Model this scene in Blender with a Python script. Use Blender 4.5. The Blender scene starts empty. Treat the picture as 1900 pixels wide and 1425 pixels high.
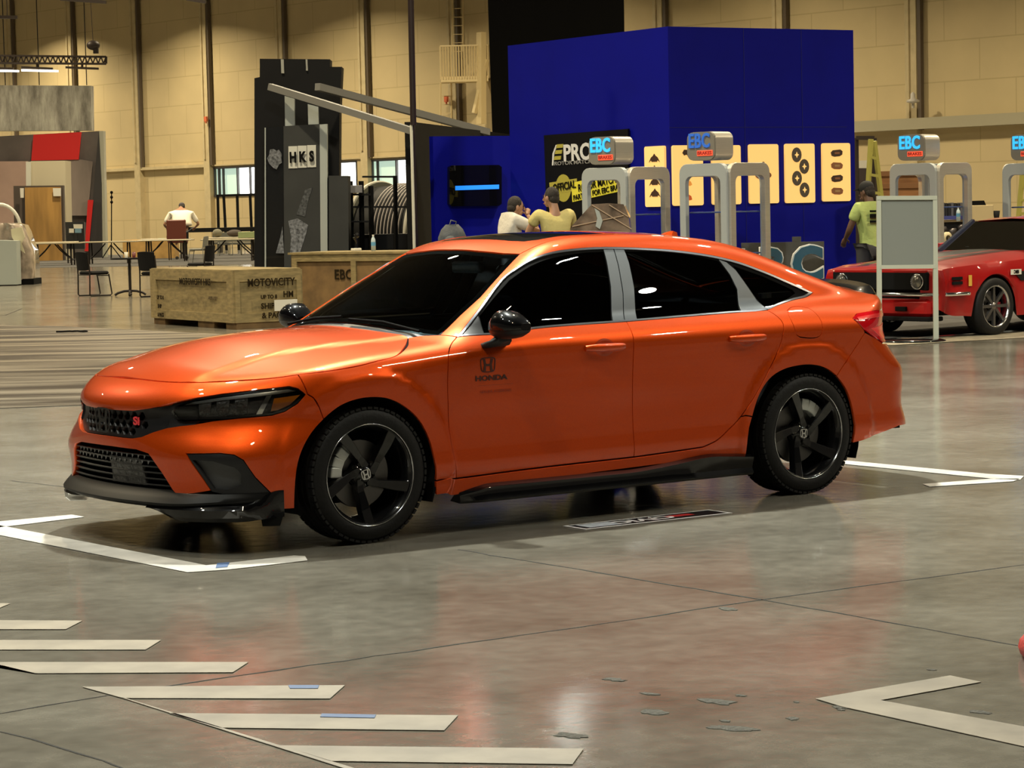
import bpy, math, random
import numpy as np
from mathutils import Vector, Matrix, geometry
random.seed(7)
scene = bpy.context.scene
COL = scene.collection
PI = math.pi

# ------------------------------------------------------------------ camera
CAM = (-6.258914562548158, -10.707571289669797, 1.5345694486023105)
YAW, PITCH, ROLL, FPX = 0.6245657604164107, -0.06936244246372954, -0.02232631659269975, 4682.987958615027
def _cam_axes():
    cy, sy = math.cos(YAW), math.sin(YAW)
    fwd = Vector((sy*math.cos(PITCH), cy*math.cos(PITCH), math.sin(PITCH)))
    right = Vector((cy, -sy, 0)); up = right.cross(fwd)
    r = right*math.cos(ROLL)+up*math.sin(ROLL); u = -right*math.sin(ROLL)+up*math.cos(ROLL)
    return r, u, fwd
_R, _U, _F = _cam_axes()
cd = bpy.data.cameras.new('camera'); cam = bpy.data.objects.new('camera', cd); COL.objects.link(cam)
cam.matrix_world = Matrix(((_R.x, _U.x, -_F.x, CAM[0]), (_R.y, _U.y, -_F.y, CAM[1]), (_R.z, _U.z, -_F.z, CAM[2]), (0, 0, 0, 1)))
cd.sensor_fit = 'HORIZONTAL'; cd.sensor_width = 36.0; cd.lens = FPX/1900*36.0
cd.clip_start = .1; cd.clip_end = 500
scene.camera = cam
def _dir(u, v):
    return _R*((u-950)/FPX) - _U*((v-712.5)/FPX) + _F
def atz(u, v, z=0.0):
    "where the sight line through (u, v) meets the horizontal plane at height z"
    d = _dir(u, v); t = (z-CAM[2])/d.z
    return Vector(CAM)+d*t
_FH = Vector((_F.x, _F.y, 0)).normalized()
def atd(u, v, D):
    "the point along (u, v) on the upright plane D metres in front of the camera"
    d = _dir(u, v); return Vector(CAM)+d*(D/d.dot(_FH))
def depth(p): return (Vector(p)-Vector(CAM)).dot(_FH)
def ground_at(u, D):
    "floor point at depth D below column u"
    p = atd(u, 390, D); return Vector((p.x, p.y, 0))

# ------------------------------------------------------------------ world, lamps, exposure
scene.view_settings.view_transform = 'Standard'; scene.view_settings.look = 'None'
scene.view_settings.gamma = 1.0; scene.view_settings.use_curve_mapping = False
scene.view_settings.exposure = 0.35
w = bpy.data.worlds.new('world'); scene.world = w; w.use_nodes = True
bg = w.node_tree.nodes['Background']; bg.inputs[0].default_value = (1.0, .86, .66, 1); bg.inputs[1].default_value = .07

WALL_DIR = Vector((0.0613, 0.9981, 0))   # rough direction of the hall's end wall (nearly along y)
def area_lamp(name, loc, power, size, color, target=None, spread=None):
    l = bpy.data.lights.new(name, 'AREA'); l.shape = 'DISK'; l.size = size; l.energy = power; l.color = color
    if spread: l.spread = spread
    o = bpy.data.objects.new(name, l); COL.objects.link(o); o.location = loc
    if target is not None:
        o.rotation_euler = (Vector(target)-Vector(loc)).to_track_quat('-Z', 'Y').to_euler()
    return o
HALL_LAMPS = []
WARM = (1.0, .84, .56); COOL = (.97, 1.0, .90)
for i in range(5):
    for j in range(11):
        x = -5+i*13.0; y = -9+j*13.0
        HALL_LAMPS.append((x, y, 12.5))
        near = math.hypot(x-1.3, y) < 17
        area_lamp('hall_lamp_light', (x, y, 12.45), 190 if near else 1060, .55, WARM, spread=math.radians(143))
for (x, y, z, pw) in ((-4.4, -3.6, 10.5, 270), (8.1, -5.1, 9.55, 170), (3.4, 3.0, 9.6, 1400), (-.8, 3.6, 10.5, 420), (-6.5, 1.5, 10.5, 200), (10.8, -8.0, 9.55, 190), (10.6, .7, 9.55, 120)):
    HALL_LAMPS.append((x, y, z))
    area_lamp('hall_lamp_light', (x, y, z-.05), pw, .42, COOL, spread=math.radians(160))

# ------------------------------------------------------------------ helpers
def tag(o, label=None, cat=None, group=None, kind=None):
    if label: o['label'] = label
    if cat: o['category'] = cat
    if group: o['group'] = group
    if kind: o['kind'] = kind
    return o
def thing(name, label, cat, loc=(0, 0, 0), rz=0.0, group=None):
    o = bpy.data.objects.new(name, None); COL.objects.link(o); o.location = loc; o.rotation_euler = (0, 0, rz)
    o.empty_display_size = .1
    return tag(o, label, cat, group)
def copy_tree(o, parent=None):
    c = o.copy(); COL.objects.link(c)
    if parent is not None:
        c.parent = parent
    for ch in list(o.children): copy_tree(ch, c)
    return c
_M = {}
def mat(name, col, rough=.5, metal=0.0, coat=0.0, coat_rough=.03, emis=None, estr=0.0, noise=None, bump=None, spec=.5, alpha=None):
    if name in _M: return _M[name]
    m = bpy.data.materials.new(name); m.use_nodes = True; nt = m.node_tree; b = nt.nodes['Principled BSDF']
    b.inputs['Base Color'].default_value = (*col, 1); b.inputs['Roughness'].default_value = rough
    b.inputs['Metallic'].default_value = metal; b.inputs['Coat Weight'].default_value = coat
    b.inputs['Coat Roughness'].default_value = coat_rough; b.inputs['Specular IOR Level'].default_value = spec
    if emis: b.inputs['Emission Color'].default_value = (*emis, 1); b.inputs['Emission Strength'].default_value = estr
    if noise or bump:
        tc = nt.nodes.new('ShaderNodeTexCoord'); mp = nt.nodes.new('ShaderNodeMapping'); nt.links.new(tc.outputs['Object'], mp.inputs[0])
        nz = nt.nodes.new('ShaderNodeTexNoise'); nz.inputs['Detail'].default_value = 5; nt.links.new(mp.outputs[0], nz.inputs['Vector'])
        sc = (noise or bump)[0]; st = (noise or bump)[2] if len(noise or bump) > 2 else (1, 1, 1)
        mp.inputs['Scale'].default_value = st; nz.inputs['Scale'].default_value = sc
        if noise:
            cr = nt.nodes.new('ShaderNodeValToRGB'); a = noise[1]
            cr.color_ramp.elements[0].position = .3; cr.color_ramp.elements[1].position = .7
            cr.color_ramp.elements[0].color = (*[c*(1-a) for c in col], 1); cr.color_ramp.elements[1].color = (*[min(1, c*(1+a)) for c in col], 1)
            nt.links.new(nz.outputs['Fac'], cr.inputs[0]); nt.links.new(cr.outputs[0], b.inputs['Base Color'])
        if bump:
            bp = nt.nodes.new('ShaderNodeBump'); bp.inputs['Strength'].default_value = bump[1]; bp.inputs['Distance'].default_value = .02
            nt.links.new(nz.outputs['Fac'], bp.inputs['Height']); nt.links.new(bp.outputs[0], b.inputs['Normal'])
    _M[name] = m; return m
def glassy(name, tint, ior=1.45, rough=0.0, body=None, bodyfac=0.0):
    if name in _M: return _M[name]
    m = bpy.data.materials.new(name); m.use_nodes = True; nt = m.node_tree; nt.nodes.clear()
    out = nt.nodes.new('ShaderNodeOutputMaterial'); mx = nt.nodes.new('ShaderNodeMixShader')
    tr = nt.nodes.new('ShaderNodeBsdfTransparent'); tr.inputs[0].default_value = (*tint, 1)
    gl = nt.nodes.new('ShaderNodeBsdfGlossy'); gl.inputs['Roughness'].default_value = rough
    fr = nt.nodes.new('ShaderNodeFresnel'); fr.inputs[0].default_value = ior
    nt.links.new(fr.outputs[0], mx.inputs[0]); nt.links.new(tr.outputs[0], mx.inputs[1]); nt.links.new(gl.outputs[0], mx.inputs[2])
    nt.links.new(mx.outputs[0], out.inputs[0]); _M[name] = m; return m

class MB:
    "collects shapes and links them as one mesh"
    def __init__(s): s.v = []; s.f = []; s.sm = []
    def add(s, vs, fs, smooth=False):
        n = len(s.v); s.v += [tuple(v) for v in vs]; s.f += [tuple(i+n for i in f) for f in fs]; s.sm += [smooth]*len(fs); return s
    def box(s, c, d, rz=0.0, rot=None):
        hx, hy, hz = d[0]/2, d[1]/2, d[2]/2
        M = rot if rot is not None else Matrix.Rotation(rz, 3, 'Z')
        vs = [Vector(c)+M@Vector((a*hx, b*hy, e*hz)) for a in (-1, 1) for b in (-1, 1) for e in (-1, 1)]
        return s.add(vs, [(0, 1, 3, 2), (4, 6, 7, 5), (0, 4, 5, 1), (2, 3, 7, 6), (0, 2, 6, 4), (1, 5, 7, 3)])
    def rbox(s, c, d, r=.01, rz=0.0):
        "box with rounded vertical edges and chamfered top"
        hx, hy, hz = d[0]/2, d[1]/2, d[2]/2; M = Matrix.Rotation(rz, 3, 'Z'); pts = []
        for cx, cy, a0 in ((hx-r, hy-r, 0), (-hx+r, hy-r, 90), (-hx+r, -hy+r, 180), (hx-r, -hy+r, 270)):
            for k in range(4):
                a = math.radians(a0+k*30); pts.append((cx, cy, math.cos(a), math.sin(a)))
        rings = []
        for z, ins in ((-hz, r*.5), (-hz+r*.5, 0), (hz-r*.5, 0), (hz, r*.5)):
            rings.append([Vector(c)+M@Vector((p[0]+p[2]*(r-ins), p[1]+p[3]*(r-ins), z)) for p in pts])
        return s.loft(rings, cap=True)
    def loft(s, rings, closed=True, cap=False, smooth=False):
        n = len(rings[0]); vs = [v for r in rings for v in r]; fs = []
        for i in range(len(rings)-1):
            for j in range(n if closed else n-1):
                k = (j+1) % n; fs.append((i*n+j, i*n+k, (i+1)*n+k, (i+1)*n+j))
        s.add(vs, fs, smooth)
        if cap:
            s.add(rings[0], [tuple(range(n))[::-1]]); s.add(rings[-1], [tuple(range(n))])
        return s
    def tube(s, pts, r, n=8, cap=True, smooth=True, closed=False):
        pts = [Vector(p) for p in pts]; rr = r if isinstance(r, (list, tuple)) else [r]*len(pts); rings = []; ref = None
        for i, p in enumerate(pts):
            if closed: t = pts[(i+1) % len(pts)]-pts[i-1]
            else: t = pts[min(i+1, len(pts)-1)]-pts[max(i-1, 0)]
            t.normalize()
            if ref is None: ref = Vector((0, 0, 1)) if abs(t.z) < .9 else Vector((1, 0, 0))
            a = (ref-t*ref.dot(t)).normalized(); ref = a; b = t.cross(a)
            rings.append([p+(a*math.cos(2*PI*k/n)+b*math.sin(2*PI*k/n))*rr[i] for k in range(n)])
        if closed: rings.append(rings[0])
        return s.loft(rings, cap=cap and not closed, smooth=smooth)
    def bar(s, a, b, w, h=None):
        "square bar from a to b"
        a = Vector(a); b = Vector(b); t = (b-a).normalized(); h = h or w
        ref = Vector((0, 0, 1)) if abs(t.z) < .9 else Vector((1, 0, 0))
        u = (ref-t*ref.dot(t)).normalized(); v = t.cross(u)
        q = [(u*h/2+v*w/2), (u*h/2-v*w/2), (-u*h/2-v*w/2), (-u*h/2+v*w/2)]
        return s.loft([[a+k for k in q], [b+k for k in q]], cap=True)
    def lathe(s, prof, c=(0, 0, 0), n=32, axis='z', smooth=True, cap=False):
        rings = []
        for (r, h) in prof:
            ring = []
            for k in range(n):
                a = 2*PI*k/n; x, y = r*math.cos(a), r*math.sin(a)
                v = {'z': (x, y, h), 'y': (x, h, y), 'x': (h, x, y)}[axis]
                ring.append(Vector(c)+Vector(v))
            rings.append(ring)
        return s.loft(rings, cap=cap, smooth=smooth)
    def cyl(s, a, b, r, n=16, r2=None):
        return s.tube([a, b], [r, r2 if r2 is not None else r], n)
    def prism(s, poly, o, ex, ey, depth):
        "polygon in the plane (o, ex, ey), extruded along ex x ey"
        o = Vector(o); ex = Vector(ex); ey = Vector(ey); nz = ex.cross(ey).normalized()
        A = [o+ex*p[0]+ey*p[1] for p in poly]; B = [a+nz*depth for a in A]; n = len(A)
        tris = geometry.tessellate_polygon([[Vector((p[0], p[1], 0)) for p in poly]])
        s.add(A+B, [tuple(t) for t in tris]+[tuple(i+n for i in t[::-1]) for t in tris]+[(i, (i+1) % n, n+(i+1) % n, n+i) for i in range(n)])
        return s
    def ball(s, c, r, n=12, m=8, M=None):
        r = r if isinstance(r, (tuple, list)) else (r, r, r); rings = []
        for i in range(m+1):
            th = PI*i/m; q = max(math.sin(th), .02)
            ring = []
            for k in range(n):
                v = Vector((r[0]*q*math.cos(2*PI*k/n), r[1]*q*math.sin(2*PI*k/n), r[2]*math.cos(th)))
                if M is not None: v = M@v
                ring.append(Vector(c)+v)
            rings.append(ring)
        return s.loft(rings, cap=True, smooth=True)
    def build(s, name, m, parent=None, world=False, fix=True, bevel=None, sub=0):
        me = bpy.data.meshes.new(name); me.from_pydata([tuple(v) for v in s.v], [], s.f); me.update()
        me.polygons.foreach_set('use_smooth', s.sm)
        if fix:
            import bmesh
            bm = bmesh.new(); bm.from_mesh(me); bmesh.ops.recalc_face_normals(bm, faces=bm.faces); bm.to_mesh(me); bm.free()
        o = bpy.data.objects.new(name, me); COL.objects.link(o)
        if m: me.materials.append(m)
        if parent is not None:
            o.parent = parent
            if world:
                bpy.context.view_layer.update(); o.matrix_parent_inverse = parent.matrix_world.inverted()
        if bevel:
            md = o.modifiers.new('bevel', 'BEVEL'); md.width = bevel; md.segments = 2; md.limit_method = 'ANGLE'
        if sub:
            md = o.modifiers.new('sub', 'SUBSURF'); md.levels = sub; md.render_levels = sub
        return o
def struct(name, mb, m, **k):
    return tag(mb.build(name, m, **k), kind='structure')
def text(name, body, size, M, m, parent=None, depth=.002, bold=0.0, shear=0.0, sx=1.0, space=1.0, align='CENTER', world=False):
    "lettering as a mesh; M places the text plane (x right, y up, z out)"
    c = bpy.data.curves.new(name, 'FONT'); c.body = body; c.size = size; c.extrude = depth/2; c.offset = bold; c.shear = shear
    c.align_x = align; c.align_y = 'CENTER'; c.space_character = space; c.resolution_u = 3
    t = bpy.data.objects.new(name+'_curve', c); COL.objects.link(t)
    bpy.context.view_layer.update()
    me = bpy.data.meshes.new_from_object(t.evaluated_get(bpy.context.evaluated_depsgraph_get()))
    bpy.data.objects.remove(t); bpy.data.curves.remove(c)
    me.transform(M @ Matrix.Diagonal((sx, 1, 1, 1)))
    o = bpy.data.objects.new(name, me); COL.objects.link(o); me.materials.clear(); me.materials.append(m)
    if parent is not None:
        o.parent = parent
        if world:
            bpy.context.view_layer.update(); o.matrix_parent_inverse = parent.matrix_world.inverted()
    return o
def frame(o, ex, ey):
    ex = Vector(ex).normalized(); ey = Vector(ey); ey = (ey-ex*ey.dot(ex)).normalized(); ez = ex.cross(ey)
    return Matrix(((ex.x, ey.x, ez.x, o[0]), (ex.y, ey.y, ez.y, o[1]), (ex.z, ey.z, ez.z, o[2]), (0, 0, 0, 1)))
def _pch(xs, ys):
    # monotone-ish C1 cubic through points, linear beyond the ends
    xs=np.array(xs,float); ys=np.array(ys,float); h=np.diff(xs); d=np.diff(ys)/h
    m=np.zeros(len(xs)); m[0]=d[0]; m[-1]=d[-1]
    for i in range(1,len(xs)-1):
        m[i]=(d[i-1]*h[i]+d[i]*h[i-1])/(h[i-1]+h[i])
    def g(x):
        x=np.asarray(x,float); i=np.clip(np.searchsorted(xs,x)-1,0,len(xs)-2)
        t=(x-xs[i])/h[i]; tc=np.clip(t,0,1)
        y=(2*tc**3-3*tc**2+1)*ys[i]+(tc**3-2*tc**2+tc)*h[i]*m[i]+(-2*tc**3+3*tc**2)*ys[i+1]+(tc**3-tc**2)*h[i]*m[i+1]
        y=y+np.where(t<0,t*h[i]*m[i],0)+np.where(t>1,(t-1)*h[i]*m[i+1],0)
        return y
    return g
def _sst(a,b,x):
    t=np.clip((x-a)/(b-a),0,1); return t*t*(3-2*t)
def _smax(a,b,k):
    h=np.clip(1-abs(a-b)/k,0,None); return np.maximum(a,b)+h*h*k*.25
def _smin(a,b,k): return -_smax(-a,-b,k)
_sec=_pch([.10,.17,.25,.32,.40,.52,.66,.80,.865,.91,.96,1.02,1.1],[.835,.852,.868,.884,.880,.880,.885,.890,.889,.873,.846,.81,.76])
_plan=_pch([-1.0,-.6,-.3,0,.4,.9,1.8,2.4,2.8,3.2,3.6,3.9],[-.075,-.018,-.004,.0,-.004,.004,.008,.008,.006,-.012,-.055,-.10])
_T0=_pch([-1.0,-.90,-.82,-.70,-.55,-.3,0,.3,.5,.8,1.5,2.3,2.9,3.2,3.5,3.7,3.9],[.66,.735,.776,.822,.860,.917,.950,.960,.968,.985,1.0,1.02,1.05,1.065,1.07,1.055,1.0])
_Tc=_pch([-1,-.6,0,.5,.9,1.5,2.3,2.9,3.3,3.8],[.10,.105,.09,.06,.03,.03,.03,.05,.085,.10])
_R0=_pch([.2,.36,.60,.85,1.05,1.2,1.4,1.7,2.1,2.5,2.8,3.1,3.35,3.6,3.9],[.87,.965,1.095,1.222,1.318,1.370,1.402,1.411,1.400,1.350,1.275,1.182,1.10,1.02,.92])
_nose=_pch([.1,.17,.24,.34,.45,.50,.56,.62,.67,.70,.76,.85,1.0],[-.86,-.885,-.895,-.895,-.912,-.914,-.908,-.900,-.905,-.896,-.862,-.77,-.5])
_tail=_pch([.15,.25,.32,.42,.55,.62,.68,.80,.90,1.0,1.06,1.12],[3.70,3.765,3.775,3.745,3.755,3.752,3.725,3.700,3.705,3.72,3.735,3.68])
_wx=_pch([.2,.5,.9,1.4,2.0,2.5,2.9,3.3,3.8],[-.06,-.022,-.004,0,0,-.018,-.050,-.11,-.22])
def side_w(x,z):
    w=_sec(z)+_plan(x)
    for cx in (0.0,2.735):
        r=np.hypot(x-cx,z-.318)
        w=w+.014*(1-_sst(.455,.50,r))*_sst(.10,.2,z)
    # door hollow between the wheels, above the lower crease
    return w
def body(x,y,z):
    s=np.sqrt(y*y+1e-6)
    T=_T0(x)-_Tc(x)*(s/.8)**2
    sr=.50+.10*_sst(-.7,.5,x)
    T=T+.012*(1-_sst(sr-.03,sr+.03,s))*(1-_sst(.45,.6,x))*_sst(-.85,-.6,x)
    a=s-side_w(x,z)
    b=(z-T)*.96
    lo=_smax(a,b,.10)
    xf=_nose(z)+(.055+.06*_sst(.42,.62,z))*(s/.5)**2.0+.06*(s/.7)**6
    lo=_smax(lo,(xf-x)*.93,.10)
    xr=_tail(z)-(.06+.045*_sst(.6,.85,z))*(s/.5)**2-.04*(s/.7)**6
    lo=_smax(lo,(x-xr)*.93,.07)
    xb=x-.15*(s/.72)**2*(1-_sst(1.0,1.6,x))+.10*(s/.6)**2*_sst(2.3,3.0,x)
    R=_R0(xb)-.030*(s/.58)**2
    wg=.805-.40*(z-.95)-.26*np.clip(z-.95,0,None)**2+_wx(x)
    ca=_smax((s-wg)*.92,(z-R)*.90,.075)
    ca=np.maximum(ca,np.maximum(np.maximum(x-xr+.06,.1-x),.84-z))
    return _smin(lo,ca,.045)
def normal(P):
    P=np.asarray(P,float); e=2e-3; n=np.zeros_like(P)
    for i in range(3):
        d=np.zeros(3); d[i]=e
        n[:,i]=body(*(P+d).T)-body(*(P-d).T)
    return n/np.linalg.norm(n,axis=1,keepdims=True)
CYL={'front':(0.05,0.0),'rear':(2.75,0.0)}
def lift(mode,Q,side=-1):
    """2D parameters -> points on the body. modes: side (x,z), top (x,y), front/rear (angle,z)"""
    Q=np.asarray(Q,float); a,b=Q[:,0],Q[:,1]
    if mode=='side': o=np.stack([a,0*a,b],1); d=np.stack([0*a,0*a+side,0*a],1); t1=1.3
    elif mode=='obl':
        r=.70710678; o=np.stack([a,b*r*-side,b*r],1); d=np.stack([0*a,0*a+side*r,0*a+r],1); t1=1.7
    elif mode=='top': o=np.stack([a,b,0*a+.5],1); d=np.stack([0*a,0*a,0*a+1],1); t1=1.3
    else:
        ax=CYL[mode][0]; sg=-1 if mode=='front' else 1
        o=np.stack([0*a+ax,0*a,b],1); d=np.stack([sg*np.cos(a),np.sin(a),0*a],1); t1=1.6
    lo=np.zeros(len(a)); hi=np.full(len(a),t1)
    for _ in range(34):
        m=(lo+hi)/2; f=body(*(o+d*m[:,None]).T); inn=f<0
        lo=np.where(inn,m,lo); hi=np.where(inn,hi,m)
    return o+d*((lo+hi)/2)[:,None]
# ------------------------------------------------------------------ the orange sedan
PAINT = mat('orange_paint', (.50, .048, .002), rough=.40, metal=.55, spec=.1, coat=1.0, coat_rough=.02)
def _flakes(m):
    nt = m.node_tree; b = nt.nodes['Principled BSDF']
    v = nt.nodes.new('ShaderNodeTexVoronoi'); v.inputs['Scale'].default_value = 900
    tc = nt.nodes.new('ShaderNodeTexCoord'); nt.links.new(tc.outputs['Object'], v.inputs['Vector'])
    hs = nt.nodes.new('ShaderNodeMix'); hs.data_type = 'RGBA'; hs.inputs['A'].default_value = (.50, .042, .0015, 1); hs.inputs['B'].default_value = (.66, .078, .003, 1)
    nt.links.new(v.outputs['Color'], hs.inputs['Factor']); nt.links.new(hs.outputs['Result'], b.inputs['Base Color'])
_flakes(PAINT)
GLOSSBLK = mat('gloss_black', (.003, .003, .0035), rough=.3, spec=.05, coat=1.0, coat_rough=.02)
SATIN = mat('satin_black_plastic', (.010, .010, .011), rough=.42, spec=.35, noise=(300, .2))
DARK = mat('matte_black', (.006, .006, .006), rough=.9, spec=.1)
PILLAR = mat('pillar_film', (.085, .095, .105), rough=.38, metal=.3, coat=.3)
TRIMC = mat('dark_chrome', (.16, .16, .175), rough=.28, metal=.9)
CHROME = mat('chrome', (.75, .76, .78), rough=.08, metal=1.0)
TINT = glassy('tinted_glass', (.02, .024, .028), 1.5)
WSGL = glassy('windshield_glass', (.50, .58, .60), 1.45)
LENS = glassy('clear_lens', (.85, .85, .85), 1.45)
RUBBER = mat('tyre_rubber', (.0065, .0065, .0065), rough=.6, bump=(60, .15), spec=.25)
RIMB = mat('rim_black', (.004, .004, .0045), rough=.3, spec=.1, coat=1.0, coat_rough=.05)
LIP = mat('machined_lip', (.55, .56, .58), rough=.18, metal=1.0)
STEEL = mat('brake_steel', (.16, .155, .15), rough=.4, metal=.9)
CAL = mat('caliper_grey', (.55, .57, .55), rough=.5, metal=.4)
REDL = mat('red_lens', (.55, .005, .01), rough=.08, coat=1.0, emis=(.8, .01, .02), estr=.03)
AMBER = mat('amber_lens', (.85, .28, .02), rough=.15, coat=1.0)
SEATC = mat('cabin_grey', (.03, .035, .04), rough=.7, noise=(80, .2))

car = thing('sedan_car', 'shiny orange four-door sedan with black five-spoke wheels parked in the foreground', 'car', (1.37, 0, 0))
car_inv = Matrix.Translation((-1.37, 0, 0))

def resample(poly, step):
    out = []
    n = len(poly)
    for i in range(n):
        a = poly[i]; b = poly[(i+1) % n]; L = math.hypot(b[0]-a[0], b[1]-a[1]); k = max(1, int(round(L/step)))
        for j in range(k): out.append((a[0]+(b[0]-a[0])*j/k, a[1]+(b[1]-a[1])*j/k))
    return out
def curve(pts, step=.02):
    "open Catmull-Rom line through the points"
    P = [np.array(p, float) for p in pts]; out = []
    for i in range(len(P)-1):
        p0 = P[i-1] if i else 2*P[0]-P[1]; p1, p2 = P[i], P[i+1]; p3 = P[i+2] if i+2 < len(P) else 2*P[-1]-P[-2]
        L = np.linalg.norm(p2-p1); k = max(2, int(L/step))
        t0, t1, t2 = [max(np.linalg.norm(b-a), 1e-5)**.5 for a, b in ((p0, p1), (p1, p2), (p2, p3))]
        m1 = (p1-p0)/t0-(p2-p0)/(t0+t1)+(p2-p1)/t1; m2 = (p2-p1)/t1-(p3-p1)/(t1+t2)+(p3-p2)/t2
        m1 = m1*t1; m2 = m2*t1
        for j in range(k):
            t = j/k
            q = (2*t**3-3*t**2+1)*p1+(t**3-2*t**2+t)*m1+(-2*t**3+3*t**2)*p2+(t**3-t**2)*m2
            out.append((q[0], q[1]))
    out.append((P[-1][0], P[-1][1])); return out
def inset(poly, d):
    A = sum(poly[i][0]*poly[(i+1) % len(poly)][1]-poly[(i+1) % len(poly)][0]*poly[i][1] for i in range(len(poly)))
    sg = 1 if A > 0 else -1; out = []
    n = len(poly)
    for i in range(n):
        a, b, c = poly[i-1], poly[i], poly[(i+1) % n]
        e1 = np.array([b[0]-a[0], b[1]-a[1]]); e2 = np.array([c[0]-b[0], c[1]-b[1]])
        l1, l2 = np.linalg.norm(e1), np.linalg.norm(e2)
        if l1 < 1e-6 or l2 < 1e-6: out.append(b); continue
        n1 = np.array([-e1[1], e1[0]])/l1*sg; n2 = np.array([-e2[1], e2[0]])/l2*sg; m = n1+n2; k = max(np.dot(m, m)/2, .35)
        out.append((b[0]+m[0]/k*d, b[1]+m[1]/k*d))
    return out
def inside(P, poly):
    x, y = P[:, 0], P[:, 1]; r = np.zeros(len(P), bool); n = len(poly)
    for i in range(n):
        x1, y1 = poly[i]; x2, y2 = poly[(i+1) % n]
        if y1 == y2: continue
        c = ((y1 > y) != (y2 > y)) & (x < (x2-x1)*(y-y1)/(y2-y1)+x1); r ^= c
    return r
def edgedist(P, poly):
    d = np.full(len(P), 1e9); n = len(poly)
    for i in range(n):
        a = np.array(poly[i]); b = np.array(poly[(i+1) % n]); e = b-a; L = e@e
        if L < 1e-12: continue
        t = np.clip(((P-a)@e)/L, 0, 1); d = np.minimum(d, np.linalg.norm(P-(a+t[:, None]*e), axis=1))
    return d
_pcache = {}
def panel(name, mode, poly, m, holes=(), off=0.0, grid=.022, gap=.0026, flange=.016, mirror=False, parent=None, soft=True, key=None):
    "a piece of the body surface cut out along poly (given in the 2D coordinates of the mode)"
    poly = [tuple(p) for p in poly]
    if gap:
        poly = inset(poly, gap); holes = [inset(h, -gap) for h in holes]
    poly = resample(poly, grid); holes = [resample(h, grid) for h in holes]
    loops = [poly]+list(holes); V = []; E = []
    for L in loops:
        b = len(V); V += [Vector(p) for p in L]; E += [(b+i, b+(i+1) % len(L)) for i in range(len(L))]
    xs = [p[0] for p in poly]; ys = [p[1] for p in poly]
    gx, gy = np.meshgrid(np.arange(min(xs), max(xs), grid), np.arange(min(ys), max(ys), grid)); gx = gx.copy(); gx[1::2] += grid/2
    G = np.stack([gx.ravel(), gy.ravel()], 1); k = inside(G, poly)
    for h in holes: k &= ~inside(G, h)
    G = G[k]
    for L in loops:
        if len(G): G = G[edgedist(G, L) > grid*.45]
    V += [Vector(g) for g in G]
    vo, eo, fo, *_ = geometry.delaunay_2d_cdt(V, E, [], 0, 1e-7)
    Q = np.array([tuple(v) for v in vo]); F = [tuple(f) for f in fo if len(f) == 3]
    C = np.array([Q[list(f)].mean(0) for f in F]); k = inside(C, poly)
    for h in holes: k &= ~inside(C, h)
    F = [f for f, t in zip(F, k) if t]
    P = lift(mode, Q); N = normal(P)
    P = P+N*(off(P) if callable(off) else off)[:, None] if callable(off) else P+N*off
    fix = []
    for f in F:
        a, b, c = P[list(f)]
        fix.append(f if np.dot(np.cross(b-a, c-a), N[f[0]]) > 0 else f[::-1])
    F = fix; n = len(P); cnt = {}
    for f in F:
        for i in range(3): cnt[(f[i], f[(i+1) % 3])] = 1
    bd = [e for e in cnt if (e[1], e[0]) not in cnt]
    faces = list(F); vs = P.tolist(); ln = []
    for f in F: ln += [N[i] for i in f]
    if flange:
        idx = {}
        def dup(i, deep):
            q = (i, deep)
            if q not in idx:
                idx[q] = len(vs); vs.append((P[i]-N[i]*(flange if deep else 0)).tolist())
            return idx[q]
        for a, b in bd:
            f = (dup(b, 0), dup(a, 0), dup(a, 1), dup(b, 1)); faces.append(f)
            e = P[b]-P[a]; nn = np.cross(e, N[a]); nn = nn/max(np.linalg.norm(nn), 1e-9)
            rim = (nn*.8+N[a]*.6); rim /= np.linalg.norm(rim)
            ln += [rim, rim, nn, nn]
    outs = []
    for sgn in ((1, -1) if mirror else (1,)):
        va = np.array(vs); va[:, 0] -= 1.37; fl = faces; nl = np.array(ln)
        if sgn < 0:
            va = va*[1, -1, 1]; fl = [f[::-1] for f in faces]; out = []; p = 0
            for f in faces:
                out += [nl[p+len(f)-1-i]*[1, -1, 1] for i in range(len(f))]; p += len(f)
            nl = np.array(out)
        me = bpy.data.meshes.new(name); me.from_pydata(va.tolist(), [], fl); me.update()
        me.polygons.foreach_set('use_smooth', [True]*len(fl)); me.normals_split_custom_set(nl.tolist())
        me.materials.append(m); o = bpy.data.objects.new(name, me); COL.objects.link(o)
        pr = parent[sgn] if isinstance(parent, dict) else (parent or car)
        o.parent = pr; outs.append(o)
    return outs if mirror else outs[0]
def conv(L, a, b):
    P = lift(a, np.array(L))
    if b == 'top': return [(float(p[0]), float(p[1])) for p in P]
    if b == 'obl': return [(float(p[0]), float((p[1]+p[2])*.70710678)) for p in P]
    sg = -1 if b == 'front' else 1
    return [(math.atan2(p[1], sg*(p[0]-CYL[b][0])), float(p[2])) for p in P]
def mir(L, c=True): return list(L)+[(-a, b) for a, b in reversed(L)]

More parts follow.
